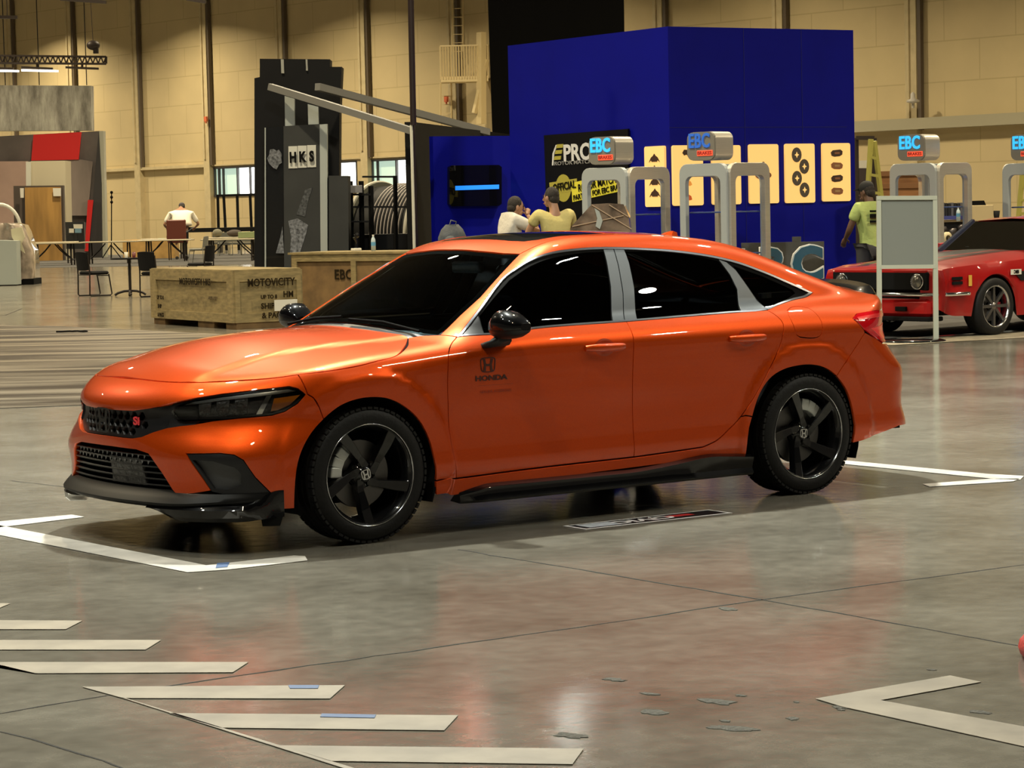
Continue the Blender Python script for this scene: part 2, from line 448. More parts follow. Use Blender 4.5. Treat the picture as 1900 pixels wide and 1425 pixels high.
# outlines, metres on the body (side outlines: distance along, slanted height)
door_front = curve([(.574, .100), (.513, .051), (.465, -.014), (.449, -.089), (.450, -.167), (.462, -.326), (.496, -.429)])
split = curve([(1.579, .095), (1.572, .036), (1.558, -.10), (1.556, -.219), (1.561, -.425)])
rear_edge = curve([(2.522, .117), (2.548, .081), (2.573, .017), (2.556, -.033), (2.526, -.085), (2.452, -.162), (2.364, -.245), (2.265, -.318), (2.180, -.362), (2.100, -.398), (2.01, -.416)])
belt_f = curve([(.574, .100), (.68, .083), (.812, .072), (1.01, .086), (1.294, .093), (1.579, .095)])
belt_r = curve([(1.579, .095), (1.914, .101), (2.259, .11), (2.522, .117)])
arch_f = curve([(-.398, -.471), (-.402, -.40), (-.375, -.32), (-.318, -.255), (-.243, -.207), (-.153, -.174), (-.072, -.160), (.017, -.157), (.107, -.166), (.184, -.189), (.261, -.228), (.306, -.268), (.343, -.325), (.364, -.400), (.370, -.439)])
arch_r = curve([(2.297, -.409), (2.334, -.329), (2.383, -.253), (2.452, -.2), (2.541, -.172), (2.642, -.161), (2.742, -.160), (2.848, -.174), (2.933, -.205), (3.011, -.26), (3.05, -.323), (3.066, -.391), (3.062, -.444)])
dlo_top = curve([(.576, .102), (.745, .232), (.979, .416), (1.055, .448), (1.131, .473), (1.237, .493), (1.393, .505), (1.608, .507), (1.861, .492), (2.08, .472), (2.299, .441), (2.463, .406), (2.624, .355), (2.784, .298), (2.944, .243)])
dlo_bot = curve([(2.944, .243), (2.873, .213), (2.771, .192), (2.646, .158), (2.522, .118)])
hood_o = curve([(-.326, -.003), (-.218, -.024), (-.044, -.023), (.078, -.006), (.197, .018), (.31, .10), (.412, .225)])
hood_t = curve([(-.788, 0), (-.786, -.142), (-.754, -.347), (-.692, -.494), (-.552, -.655), (-.431, -.754), (-.326, -.809), (-.218, -.843), (-.044, -.856), (.078, -.851), (.197, -.836), (.31, -.735), (.412, -.610)])
# hood with its rear edge
hp = hood_t+curve([(.412, -.610), (.37, -.45), (.34, -.25), (.33, 0)])[1:]
hood_poly = hp+[(x, -y) for x, y in reversed(hp[1:-1])]
panel('hood', 'top', hood_poly, PAINT, grid=.03)
# fenders
fend = hood_o+[(.46, .205), (.525, .158)]+door_front+[(.370, -.439)]+arch_f[::-1][1:]
i0 = min(range(len(arch_f)), key=lambda i: abs(arch_f[i][0]+.243))
fseam = [arch_f[i0], (-.262, -.165), (-.286, -.126), (-.309, -.105), (-.316, -.07), (-.322, -.036), (-.326, -.003)]
fend = hood_o+[(.47, .205), (.525, .158)]+door_front+arch_f[i0:][::-1]+fseam[1:-1]
panel('fender', 'obl', fend, PAINT, mirror=True)
# doors
dF = panel('front_door', 'obl', belt_f+split[1:]+door_front[1:][::-1], PAINT, mirror=True)
dR = panel('rear_door', 'obl', belt_r+rear_edge[1:]+[(1.789, -.421), (1.561, -.425)]+split[1:-1][::-1], PAINT, mirror=True)
FD = {1: dF[0], -1: dF[1]}; RD = {1: dR[0], -1: dR[1]}
# rocker below the doors
sill = [(.370, -.439), (.496, -.429), (1.561, -.425), (1.789, -.421)]+rear_edge[::-1][:9]
isr = min(range(len(rear_edge)), key=lambda i: abs(rear_edge[i][0]-2.265))
sill = [(.370, -.439), (.496, -.429), (1.561, -.425), (1.789, -.421)]+rear_edge[isr:][::-1]+[(2.334, -.329), (2.310, -.37), (2.297, -.409), (2.298, -.462), (2.125, -.449), (1.823, -.452), (1.311, -.458), (.668, -.470), (.521, -.475), (.380, -.478)]
panel('rocker_panel', 'obl', sill, PAINT, mirror=True)
# quarter panel and roof rail in one piece
roof_edge = [(1.151, .559), (1.4, .610), (1.7, .618), (2.1, .600), (2.45, .560), (2.62, .52), (2.85, .445), (3.05, .380), (3.25, .335), (3.5, .315), (3.58, .300)]
quarter = [(.525, .158), (.662, .243), (.814, .328), (.98, .445)]+curve(roof_edge)+[(3.50, .22), (3.43, .150), (3.375, .115), (3.257, .080), (3.132, .061), (3.087, .031), (3.145, -.022), (3.158, -.035), (3.103, -.078), (2.988, -.161), (2.93, -.2035)]
iq = min(range(len(arch_r)), key=lambda i: abs(arch_r[i][0]-2.933)); iq0 = min(range(len(arch_r)), key=lambda i: abs(arch_r[i][0]-2.334))
quarter += arch_r[iq0:iq][::-1]+rear_edge[:isr+1][::-1]+dlo_bot[::-1][1:]+dlo_top[::-1][1:]
fuel = curve([(2.657, .103), (2.703, .128), (2.756, .132), (2.812, .112), (2.835, .066), (2.844, .015), (2.833, -.035), (2.805, -.05), (2.775, -.053), (2.703, -.05), (2.652, -.039), (2.640, .007), (2.640, .065), (2.657, .103)])[:-1]
panel('quarter_panel', 'obl', quarter, PAINT, mirror=True, holes=[fuel])
panel('fuel_door', 'obl', fuel, PAINT, gap=.0012, grid=.02)
# roof between the ditch lines, sunroof cut in
rt = [(p[0], 0) for p in []]
def top_of(L):
    P = lift('obl', np.array(L)); return [(float(a), float(b)) for a, b, c in P]
re_t = top_of(curve(roof_edge))
i26 = min(range(len(re_t)), key=lambda i: abs(re_t[i][0]-2.50))
rl = [(1.085, 0), (1.095, -.25), (1.12, -.42)]+re_t[:i26+1]
re_b = [(2.56, -.35), (2.585, 0)]
rp = rl+re_b
roof_poly = rp+[(x, -y) for x, y in reversed(rp[1:-1])]
sun = [(1.255, -.30), (1.275, -.39), (1.33, -.43), (1.55, -.44), (1.75, -.42), (1.80, -.38), (1.81, 0)]
sunp = [(1.245, 0)]+sun; sunp = sunp+[(x, -y) for x, y in reversed(sunp[1:-1])]
panel('roof', 'top', roof_poly, PAINT, holes=[sunp], grid=.03)
panel('sunroof_glass', 'top', sunp, GLOSSBLK, grid=.04, off=-.002)
# windshield
wl = [(.405, 0), (.415, -.25), (.44, -.45), (.49, -.62), (.525, -.700)]+top_of([(.662, .243), (.814, .328), (.98, .445), (1.151, .559)])
wr = [(1.115, -.42), (1.09, -.25), (1.08, 0)]
wp = wl+wr; ws_poly = wp+[(x, -y) for x, y in reversed(wp[1:-1])]
panel('windshield', 'top', ws_poly, WSGL, grid=.035, off=-.003, gap=.003)
band = inset(ws_poly, .035)
panel('windshield_border', 'top', inset(ws_poly, .004), DARK, holes=[band], grid=.03, off=-.006, flange=0, gap=0)
cw = [(.335, 0), (.345, -.25), (.375, -.45), (.417, -.612), (.47, -.66), (.525, -.700), (.49, -.615), (.44, -.445), (.415, -.245), (.402, 0)]
cwp = cw+[(x, -y) for x, y in reversed(cw[1:-1])]
# cowl is a ring shape: build as two halves' outline
cw_out = [(.335, 0), (.345, -.25), (.375, -.45), (.417, -.612), (.47, -.66), (.522, -.698)]
cw_in = [(.488, -.616), (.438, -.447), (.412, -.247), (.402, 0)]
cowl = cw_out+cw_in+[(x, -y) for x, y in reversed(cw_in[:-1])]+[(x, -y) for x, y in reversed(cw_out[1:])]
panel('cowl_panel', 'top', cowl, SATIN, off=-.012, grid=.03)
# rear window, trunk lid, tail
rw_l = re_t[i26:]; iw = min(range(len(rw_l)), key=lambda i: abs(rw_l[i][0]-3.22)); rwp = [(2.595, 0), (2.57, -.35)]+[(x, y+.012) for x, y in rw_l[1:iw+1]]+[(3.25, -.3), (3.26, 0)]
panel('rear_window', 'top', rwp+[(x, -y) for x, y in reversed(rwp[1:-1])], TINT, grid=.04, off=-.003)
tl = [(3.27, 0), (3.26, -.3)]+rw_l[iw+1:]+[(3.63, -.40), (3.68, 0)]
panel('trunk_lid', 'top', tl+[(x, -y) for x, y in reversed(tl[1:-1])], PAINT, grid=.04)
tf = [(0, 1.015), (-.38, .985), (-.54, .97), (-.57, .90), (-.56, .76), (-.4, .70), (0, .69)]
panel('trunk_face', 'rear', tf+[(-a, b) for a, b in reversed(tf[1:-1])], PAINT, grid=.04)
rb = [(0, .68), (-.4, .69), (-.60, .745), (-.949, .762), (-1.04, .797), (-1.138, .832), (-1.191, .774)]+conv([(3.045, -.12), (2.988, -.161), (2.93, -.2035)]+[p for p in arch_r if p[0] > 2.95], 'obl', 'rear')+[(-1.23, .245), (-1.159, .252), (-.99, .285), (-.888, .31), (-.5, .30), (0, .30)]
panel('rear_bumper', 'rear', rb+[(-a, b) for a, b in reversed(rb[1:-1])], PAINT, grid=.03)
rd = [(0, .29), (-.5, .29), (-.85, .29), (-.7, .20), (0, .18)]
0 and panel('rear_diffuser', 'rear', rd+[(-a, b) for a, b in reversed(rd[1:-1])], SATIN, grid=.04, off=-.02)
tlp = [(-1.200, .905), (-1.195, .918), (-1.147, .932), (-1.021, .941), (-.891, .940), (-.60, .930), (-.58, .80), (-.62, .757), (-.949, .767), (-1.04, .801), (-1.15, .851)]
tlm = panel('taillight', 'rear', tlp, REDL, mirror=True, off=.004, gap=.002)
for o, s in zip(tlm, (1, -1)):
    for (p, mm, nm) in (([(-1.17, .912), (-1.0, .925), (-.76, .920), (-.76, .905), (-1.0, .905), (-1.17, .898)], mat('red_reflector', (.9, .05, .05), rough=.2, coat=1), 'light_bar'),
                        ([(-1.08, .85), (-.78, .87), (-.78, .79), (-.93, .785)], mat('bright_red_lens', (.75, .0, .01), rough=.3, coat=1, emis=(1, .02, .02), estr=.12), 'lamp_lens')):
        if s > 0: panel(nm, 'rear', p, mm, off=.007, flange=.003, gap=0, parent=o)
# spoiler on the boot edge
sp = MB(); rings = []
for k in range(33):
    y = -.60+1.20*k/32; xe = 3.675-.14*(abs(y)/.5)**2; t = min(1, (1-abs(y)/.61)*5+.1)
    z = 1.052-.045*(abs(y)/.66)**2
    rings.append([(xe-.20-1.37, y, z-.015), (xe-.08-1.37, y, z+.020*t), (xe+.03-1.37, y, z+.036*t+.004), (xe+.04-1.37, y, z+.034*t), (xe+.03-1.37, y, z+.012*t), (xe-.04-1.37, y, z-.03)])
sp.loft(rings, cap=True, smooth=True); sp.build('boot_spoiler', GLOSSBLK, car)
# fin antenna
fa = MB(); rings = []
for x, h, wd in ((2.43, .0, .004), (2.47, .018, .02), (2.52, .045, .026), (2.56, .062, .024), (2.59, .060, .018), (2.60, .02, .018)):
    z0 = float(_R0(x))-.006
    rings.append([(x-1.37, -wd*1.3, z0), (x-1.37, -wd*.5, z0+h), (x-1.37, wd*.5, z0+h), (x-1.37, wd*1.3, z0)])
fa.loft(rings, cap=True); fa.build('shark_fin_antenna', PAINT, car)

# front bumper
hole = [(0, .641), (-.078, .637), (-.249, .638), (-.371, .653), (-.513, .684), (-.629, .705), (-.756, .723), (-.921, .738), (-1.087, .750), (-1.128, .740), (-1.164, .712), (-1.125, .673), (-1.062, .638), (-1.0, .623), (-.929, .619), (-.84, .614), (-.718, .603), (-.626, .588), (-.554, .581), (-.479, .570), (-.401, .55), (-.329, .526), (-.265, .517), (-.153, .516), (0, .517)]
hole_p = hole+[(-a, b) for a, b in reversed(hole[1:-1])]
bl = [(0, .779)]+curve([(-.17, .779), (-.407, .773), (-.587, .773), (-.828, .779), (-1.003, .788), (-1.135, .801)])[:-1]+conv(fseam[::-1], 'obl', 'front')+conv(arch_f[:i0][::-1], 'obl', 'front')+[(-1.093, .196), (-1.043, .197), (-1.022, .229), (-.992, .269), (-.952, .315), (-.922, .349), (-.898, .388), (-.874, .43), (-.834, .455), (-.771, .463), (-.614, .459), (-.67, .375), (-.727, .292), (-.646, .278), (-.55, .267), (-.522, .292), (-.454, .376), (-.409, .429), (-.385, .450), (-.296, .464), (-.089, .467), (0, .467)]
panel('front_bumper', 'front', bl+[(-a, b) for a, b in reversed(bl[1:-1])], PAINT, holes=[hole_p], grid=.025, flange=.03)
# upper grille frame with hexagonal openings
gr = [(0, .641), (-.249, .638), (-.371, .653), (-.50, .682), (-.505, .62), (-.56, .595), (-.62, .585), (-.554, .581), (-.479, .570), (-.401, .55), (-.329, .526), (-.265, .517), (-.153, .516), (0, .517)]
grp = gr+[(-a, b) for a, b in reversed(gr[1:-1])]
hexes = []
for r in range(3):
    for q in range(-8, 9):
        cx = (q+(.5 if r % 2 else 0))*.057; cz = .546+r*.0345
        if abs(cx) > .325-(.05 if r == 0 else 0): continue
        if cz > .63: continue
        hexes.append([(cx+.0265*math.cos(math.radians(60*k)), cz+.0185*math.sin(math.radians(60*k))) for k in range(6)])
panel('upper_grille', 'front', grp, SATIN, holes=hexes, off=-.022, grid=.03, flange=.022, gap=0)
sg = [(-.50, .682), (-.629, .704), (-.64, .60), (-.62, .585), (-.554, .583), (-.47, .57)]
panel('grille_corner_trim', 'front', sg, SATIN, off=-.012, mirror=True, gap=.0)
# lower grille
lgp = [(0, .467), (-.089, .467), (-.296, .464), (-.385, .450), (-.409, .429), (-.454, .376), (-.522, .292), (-.546, .262), (0, .262)]
lgb = MB()
lg_root = panel('lower_grille', 'front', lgp+[(-a, b) for a, b in reversed(lgp[1:-1])], DARK, off=-.05, flange=0, gap=0, grid=.04)
def lg_half(z):
    pts = [(.467, .30), (.450, .385), (.429, .409), (.376, .454), (.292, .522), (.262, .546)]
    for (z1, a1), (z0, a0) in zip(pts, pts[1:]):
        if z0 <= z <= z1: return a1+(a0-a1)*(z1-z)/(z1-z0)
    return .5
for i in range(7):
    z = .275+i*.027; h = lg_half(z)
    panel('grille_slat', 'front', [(-h, z), (h, z), (h, z+.006), (-h, z+.006)], SATIN, off=-.012, flange=.03, gap=0, grid=.04, parent=lg_root)
teeth = MB()
for r in range(2):
    for k in range(-8, 9):
        a = (k+.5*r)*.048; z = .4405-r*.027
        if abs(a) > lg_half(z)-.02: continue
        P = lift('front', [(a, z)])[0]; N = normal(P[None])[0]
        c = Vector(P-N*.012)-Vector((1.37, 0, 0)); t = Vector((-N[1], N[0], 0)).normalized()
        teeth.add([c, c+t*.016+Vector((0, 0, -.002)), c+t*.004-Vector((0, 0, .018)), c-Vector(N)*.02-Vector((0, 0, .004))], [(0, 1, 2), (0, 2, 3), (0, 3, 1), (1, 3, 2)])
teeth.build('grille_teeth', mat('teeth_grey', (.12, .12, .12), rough=.3, coat=.5), lg_root)
# sensor cover in the lower grille
panel('radar_cover', 'front', [(-.02, .42), (-.30, .42), (-.33, .30), (-.02, .30)], mat('radar_black', (.012, .012, .012), rough=.35, bump=(25, .8)), off=-.014, gap=0, parent=lg_root)
# corner vents
va = [(-.614, .459), (-.771, .463), (-.834, .455), (-.874, .43), (-.898, .388), (-.922, .349), (-.952, .315), (-.992, .269), (-1.022, .229), (-.95, .24), (-.84, .262), (-.727, .288), (-.67, .375)]
vh = [(-.645, .430), (-.74, .425), (-.835, .395), (-.862, .365), (-.862, .318), (-.80, .300), (-.742, .302)]
vent = panel('bumper_vent', 'front', va, SATIN, holes=[vh], off=-.004, mirror=True, flange=.03, gap=.0015)
VE = {1: vent[0], -1: vent[1]}
panel('vent_insert', 'front', inset(vh, -.01), mat('vent_grey', (.045, .046, .047), rough=.5), off=-.026, mirror=True, gap=0, flange=0, parent=VE)
# headlights
hl = [(-.497, .640), (-.521, .671), (-.629, .705), (-.756, .723), (-.921, .738), (-1.087, .750), (-1.128, .740), (-1.164, .712), (-1.125, .673), (-1.062, .638), (-1.0, .623), (-.929, .619), (-.84, .614), (-.718, .603), (-.57, .597), (-.532, .604)]
hk = panel('headlight', 'front', hl, mat('headlight_housing', (.03, .03, .032), rough=.25, coat=.6, bump=(90, .4)), off=-.028, mirror=True, flange=0, gap=.002)
HK = {1: hk[0], -1: hk[1]}
WHITEL = mat('light_guide', (.80, .82, .80), rough=.16, metal=.9)
panel('daylight_strip', 'front', [(-.56, .678), (-.629, .692), (-.756, .710), (-.921, .726), (-1.08, .739), (-1.12, .730), (-1.02, .719), (-.93, .711), (-.756, .697), (-.60, .676)], WHITEL, off=-.006, mirror=True, gap=0, parent=HK, flange=.006)
panel('light_bar', 'front', [(-.925, .628), (-.975, .712), (-1.0, .715), (-.952, .628)], WHITEL, off=-.005, mirror=True, gap=0, parent=HK, flange=.006)
panel('turn_signal', 'front', [(-1.012, .700), (-1.14, .712), (-1.085, .667), (-1.03, .645), (-.995, .640)], AMBER, off=-.007, mirror=True, gap=0, parent=HK, flange=.01)
for a0 in (-.64, -.73, -.82):
    panel('reflector_cell', 'front', [(a0, .690-(a0+.64)*.08), (a0-.07, .696-(a0+.64)*.08), (a0-.062, .628), (a0-.002, .622)], mat('reflector', (.60, .60, .61), rough=.30, metal=.6, bump=(90, 2.5)), off=-.012, mirror=True, gap=.004, parent=HK, flange=.01)
panel('headlight_lens', 'front', inset(hl, .002), LENS, off=-.003, mirror=True, flange=0, gap=0, parent=HK)
rim_in = inset(hl, .011)
panel('headlight_rim', 'front', hl, GLOSSBLK, holes=[rim_in], off=-.004, mirror=True, flange=.01, gap=.0015, parent=HK, grid=.02)
# splitter
def swept(name, m, prof, a0, a1, n=60, scale=None):
    "a section (offset, height) carried round the nose of the bumper"
    mb = MB(); rings = []
    for k in range(n+1):
        a = a0+(a1-a0)*k/n; q = prof(a) if callable(prof) else prof; ring = []
        for off, z in q:
            P = lift('front', [(a, max(z, .2))])[0]; d = np.array([P[0]-.05, P[1], 0]); d /= np.linalg.norm(d)
            ring.append((P[0]+d[0]*off-1.37, P[1]+d[1]*off, z))
        rings.append(ring)
    mb.loft(rings, cap=True, smooth=True)
    o = mb.build(name, m, car); 
    md = o.modifiers.new('edge', 'EDGE_SPLIT'); md.split_angle = math.radians(35)
    return o
def spl_prof(a):
    b = abs(a); t = float(_sst(.50, .98, b)); k = 1-.75*t
    return [(-.02, .288-.02*t), (.004, .276), (.028*k, .252+.012*t), (.046*k, .232+.02*t), (.046*k, .222+.02*t), (.02*k, .208+.02*t), (-.10, .205+.02*t)]
SPL = mat('splitter_satin', (.004, .004, .004), rough=.45, spec=.2)
swept('front_splitter', SPL, spl_prof, -.99, .99)
for s in (1, -1):
    def cor(a):
        b = abs(a); t = float(_sst(.38, .60, b)); u = float(_sst(.85, 1.03, b))
        k = 1-.72*u
        return [(-.03, .230+.055*u), (.012*k, .228+.058*u), (.030*k, .222+.040*u), (.044*k, .205+.01*u), (.040*k, .205-.035*t+.01*u), (.020, .200-.050*t+.015*u), (-.06, .200-.050*t+.015*u)]
    swept('splitter_corner', GLOSSBLK, cor, -.38*s, -1.045*s, 30)
    P = lift('front', [(-.99*s, .22)])[0]; d_ = Vector((P[0]-.05, P[1], 0)).normalized(); tn = Vector((-d_.y, d_.x, 0))
    fn = MB(); o0 = Vector((P[0]-1.37, P[1], 0))-d_*.01
    fn.prism([(-.055, .185), (.055, .185), (.035, .125), (-.045, .125)], o0, tn, (0, 0, 1), .02); fn.build('air_deflector', DARK, car)
# side skirts
for s in (-1, 1):
    mb = MB(); rings = []
    for k in range(40):
        t = k/39; x = .52+1.80*t; y0 = side_w(x, .2)
        zt = .222+.03*float(_sst(.55, .86, t)) - .0*t
        if t > .86: zt = .252-.02*(t-.86)/.14
        if t < .08: zt = .19+.03*t/.08
        grow = min(1, t/.06+.15); up = float(_sst(.70, .86, t))
        rings.append([(x-1.37, s*(y0-.02), zt+.01), (x-1.37, s*(y0+.012*grow), zt+.012*up), (x-1.37, s*(y0+.032*grow+.012*up), zt-.014+.012*up), (x-1.37, s*(y0+.030*grow), .175), (x-1.37, s*(y0+.042*grow), .150), (x-1.37, s*(y0+.030*grow), .138), (x-1.37, s*(y0-.08), .145)])
    mb.loft(rings, cap=True, smooth=True); o = mb.build('side_skirt', GLOSSBLK, car)
    md = o.modifiers.new('edge', 'EDGE_SPLIT'); md.split_angle = math.radians(32)

# side glass, pillars and bright trim
gF = [(.72, .094), (.742, .204), (.86, .292)]+curve([(.99, .383), (1.101, .427), (1.213, .455), (1.322, .470), (1.487, .483), (1.600, .484)])+curve([(1.600, .484), (1.590, .422), (1.562, .287), (1.500, .106)])[1:]+[(1.298, .103), (1.014, .095), (.818, .086)]
gR = curve([(1.734, .480), (1.963, .470), (2.129, .452), (2.335, .414)])+curve([(2.335, .414), (2.375, .336), (2.392, .252), (2.350, .124)])[1:]+[(1.918, .110), (1.658, .104)]+curve([(1.658, .104), (1.712, .28), (1.734, .416), (1.734, .480)])[1:-1]
gQ = [(2.425, .385), (2.61, .328), (2.80, .256), (2.815, .238), (2.741, .206), (2.545, .140)]
dlo_line = curve([(.576, .102), (.68, .084), (.812, .073), (1.01, .087), (1.294, .094), (1.579, .096), (1.914, .102), (2.259, .111), (2.522, .118), (2.646, .158), (2.771, .192), (2.873, .213), (2.944, .243)])
dlo_poly = dlo_top+dlo_line[::-1][1:-1]
wf = panel('window_frame', 'obl', inset(dlo_poly, .002), DARK, holes=[gF, gR, gQ], off=-.006, mirror=True, gap=0, flange=.02)
panel('front_door_glass', 'obl', inset(gF, -.004), TINT, off=-.010, mirror=True, gap=0, flange=0, parent=FD)
panel('rear_door_glass', 'obl', inset(gR, -.004), TINT, off=-.010, mirror=True, gap=0, flange=0, parent=RD)
panel('quarter_glass', 'obl', inset(gQ, -.004), TINT, off=-.010, mirror=True, gap=0, flange=0)
bpF = [(1.602, .497), (1.666, .499), (1.655, .40), (1.625, .25), (1.575, .106), (1.503, .106), (1.565, .287), (1.593, .422)]
bpR = [(1.670, .499), (1.732, .492), (1.731, .416), (1.709, .28), (1.655, .106), (1.579, .106), (1.629, .25), (1.659, .40)]
panel('pillar_cover', 'obl', bpF, PILLAR, off=-.002, mirror=True, gap=.001, flange=.006, parent=FD)
panel('pillar_cover', 'obl', bpR, PILLAR, off=-.002, mirror=True, gap=.001, flange=.006, parent=RD)
cpl = [(2.338, .420), (2.385, .405), (2.43, .36), (2.50, .215), (2.54, .130), (2.354, .122), (2.395, .252), (2.378, .336)]
panel('pillar_cover', 'obl', cpl, PILLAR, off=-.003, mirror=True, gap=.001, flange=.006, parent=RD)
mt = [(.600, .105), (.738, .212), (.715, .093), (.68, .090)]
panel('mirror_sail', 'obl', mt, SATIN, off=-.003, mirror=True, gap=0, flange=.006, parent=FD)
ring_o = inset(dlo_poly, .0005); ring_i = inset(dlo_poly, .0115)
panel('window_trim', 'obl', ring_o, TRIMC, holes=[ring_i], off=.0015, mirror=True, gap=0, flange=.008, grid=.02)

# inner shell behind the panel gaps, wheel housings, floor pan
sh_out = [(-.60, -.44), (-.50, -.12)]+[(-.30, -.03)]+hood_o[3:]+[(.47, .20), (.58, .09)]+dlo_line[3:-1][::3]+[(2.98, .20), (3.35, .25), (3.42, -.05), (3.30, -.40), (3.066, -.42)]+arch_r[::-1][1:]+[(2.298, -.47), (.380, -.47)]+arch_f[::-1][1:]
panel('inner_shell', 'obl', sh_out, DARK, off=-.017, mirror=True, gap=0, flange=0, grid=.04)
panel('engine_bay_cover', 'top', inset(hood_poly, -.012), DARK, off=-.017, gap=0, flange=0, grid=.05)
fr_in = [(0, .77), (-1.0, .77), (-1.07, .70), (-1.05, .30), (-.95, .22), (0, .22)]
panel('bumper_core', 'front', fr_in+[(-a, b) for a, b in reversed(fr_in[1:-1])], DARK, off=-.065, gap=0, flange=0, grid=.05)
rr_in = [(0, 1.0), (-.9, .95), (-1.15, .80), (-1.12, .30), (0, .25)]
panel('rear_core', 'rear', rr_in+[(-a, b) for a, b in reversed(rr_in[1:-1])], DARK, off=-.03, gap=0, flange=0, grid=.05)
fl = MB(); fl.box((-.1, 0, .20), (3.7, 1.4, .04)); fl.build('floor_pan', DARK, car)
for cx in (0.0, 2.735):
    for s in (-1, 1):
        h = MB(); rings = []
        for k in range(25):
            a = math.radians(-22+k*224/24); r = .385
            rings.append([(cx-1.37+r*math.cos(a), s*.868, .305+r*math.sin(a)), (cx-1.37+r*math.cos(a), s*.60, .305+r*math.sin(a)), (cx-1.37, s*.60, .305)])
        h.loft(rings, closed=False, smooth=True); h.build('wheel_housing', DARK, car)
# cabin: dashboard, seats, steering wheel
cb = MB(); cb.rbox((.80-1.37, 0, .80), (.5, 1.3, .22), .06); cb.rbox((.62-1.37, 0, .86), (.25, 1.25, .10), .04); cb.build('dashboard', mat('dash_teal_grey', (.20, .28, .30), rough=.6), car)
for y in (-.36, .36):
    sb = MB(); sb.rbox((1.45-1.37, y, .50), (.5, .5, .16), .05); sb.rbox((1.72-1.37, y, .80), (.14, .48, .56), .05); sb.rbox((1.75-1.37, y, 1.15), (.10, .26, .16), .04); sb.build('seat', SEATC, car)
rsb = MB(); rsb.rbox((2.35-1.37, 0, .50), (.5, 1.2, .16), .05); rsb.rbox((2.62-1.37, 0, .78), (.16, 1.2, .5), .05); rsb.build('rear_seat', SEATC, car)
stw = MB(); stw.tube([(1.10-1.37+.06*math.sin(a), -.36+.18*math.cos(a), .92+.17*math.sin(a)) for a in [2*PI*k/20 for k in range(20)]], .014, closed=True); stw.bar((1.08-1.37, -.52, .92), (1.08-1.37, -.20, .92), .03); stw.build('steering_wheel', SEATC, car)
vis = MB(); vis.rbox((1.16-1.37, -.05, 1.24), (.05, .24, .06), .02); vis.build('rearview_mirror', SEATC, car)
# wipers
wi = MB()
for (x0, y0, x1, y1) in ((.40, -.10, .47, -.62), (.42, .52, .42, .0)):
    P = lift('top', [(x0, y0), ((x0+x1)/2, (y0+y1)/2), (x1, y1)])+np.array([-1.37, 0, .014]); wi.tube([tuple(p) for p in P], .007, 6)
wi.build('wiper', DARK, car)

# door handles
for s, dd in ((-1, 1), (1, -1)):
    for (xc, q, D) in ((1.380, -.040, FD), (2.308, -.040, RD)):
        P = lift('obl', [(xc, q)])[0]; N = normal(P[None])[0]; zc = P[2]
        root = D[dd]
        cup = MB(); rings = []
        for r_, dep in ((1.0, .0008), (.8, .0012)):
            ring = []
            for k in range(24):
                a = 2*PI*k/24; x = xc+.062*r_*math.cos(a)*1.0; z = zc+.044*r_*math.sin(a)
                yy = side_w(x, z); ring.append((x-1.37, s*(yy+dep), z))
            rings.append(ring)
        cup.loft(rings, cap=True, smooth=True); cup.build('handle_cup_shade', mat('handle_shade_paint', (.40, .045, .004), rough=.3, metal=.4, coat=1), root)  # flat disc in darker body colour; the hollow's shade is painted in
        hd = MB(); rings = []
        for k in range(13):
            t = k/12; x = xc-.122+.244*t; y = side_w(x, zc)+.006+.026*math.sin(PI*min(1, max(0, t)))**.5
            hh = .0215*(.75+.35*math.sin(PI*t)**.6); th = .012
            rings.append([(x-1.37, s*(y-th), zc+hh*.8), (x-1.37, s*y, zc+hh), (x-1.37, s*(y+th*.8), zc+hh*.35), (x-1.37, s*(y+th*.8), zc-hh*.35), (x-1.37, s*y, zc-hh), (x-1.37, s*(y-th), zc-hh*.8)])
        hd.loft(rings, cap=True, smooth=True); hd.build('door_handle', PAINT, root, sub=1)
# door mirrors
for s, dd in ((-1, 1), (1, -1)):
    base = MB(); P0 = (.70-1.37, s*.865, .885)
    base.loft([[(.66-1.37, s*.86, .868), (.80-1.37, s*.86, .875), (.80-1.37, s*.86, .905), (.66-1.37, s*.86, .895)],
               [(.655-1.37, s*.93, .885), (.78-1.37, s*.93, .885), (.78-1.37, s*.93, .915), (.665-1.37, s*.93, .912)],
               [(.70-1.37, s*.955, .905), (.775-1.37, s*.955, .905), (.775-1.37, s*.955, .945), (.70-1.37, s*.955, .945)]], cap=True, smooth=True)
    mo = base.build('door_mirror', SATIN, FD[dd])
    secs = [(.885, .690, .795, .945, .985), (.915, .668, .800, .922, 1.030), (.955, .655, .805, .915, 1.055), (1.0, .658, .806, .917, 1.052), (1.045, .672, .804, .925, 1.032), (1.08, .695, .800, .942, 1.008), (1.092, .730, .790, .958, .992)]
    def shell(lo, mm, nm):
        mb = MB(); rings = []
        for (y, xa, xb, za, zb) in secs:
            zm = .962; cx, cz = (xa+xb)/2, (za+zb)/2; ring = []
            for k in range(24):
                a = 2*PI*k/24; c, sn = math.cos(a), math.sin(a); p = .55
                x = cx+(xb-xa)/2*abs(c)**(p if c > 0 else .9)*(1 if c > 0 else -1); z = cz+(zb-za)/2*abs(sn)**.8*(1 if sn > 0 else -1)
                z = min(z, zm) if lo else max(z, zm-.002)
                ring.append((x-1.37+(0 if lo else 0), s*y, z))
            rings.append(ring)
        mb.loft(rings, cap=True, smooth=True); o = mb.build(nm, mm, mo); md = o.modifiers.new('e', 'EDGE_SPLIT'); md.split_angle = math.radians(45); return o
    shell(True, SATIN, 'mirror_lower_shell'); shell(False, GLOSSBLK, 'mirror_cap')
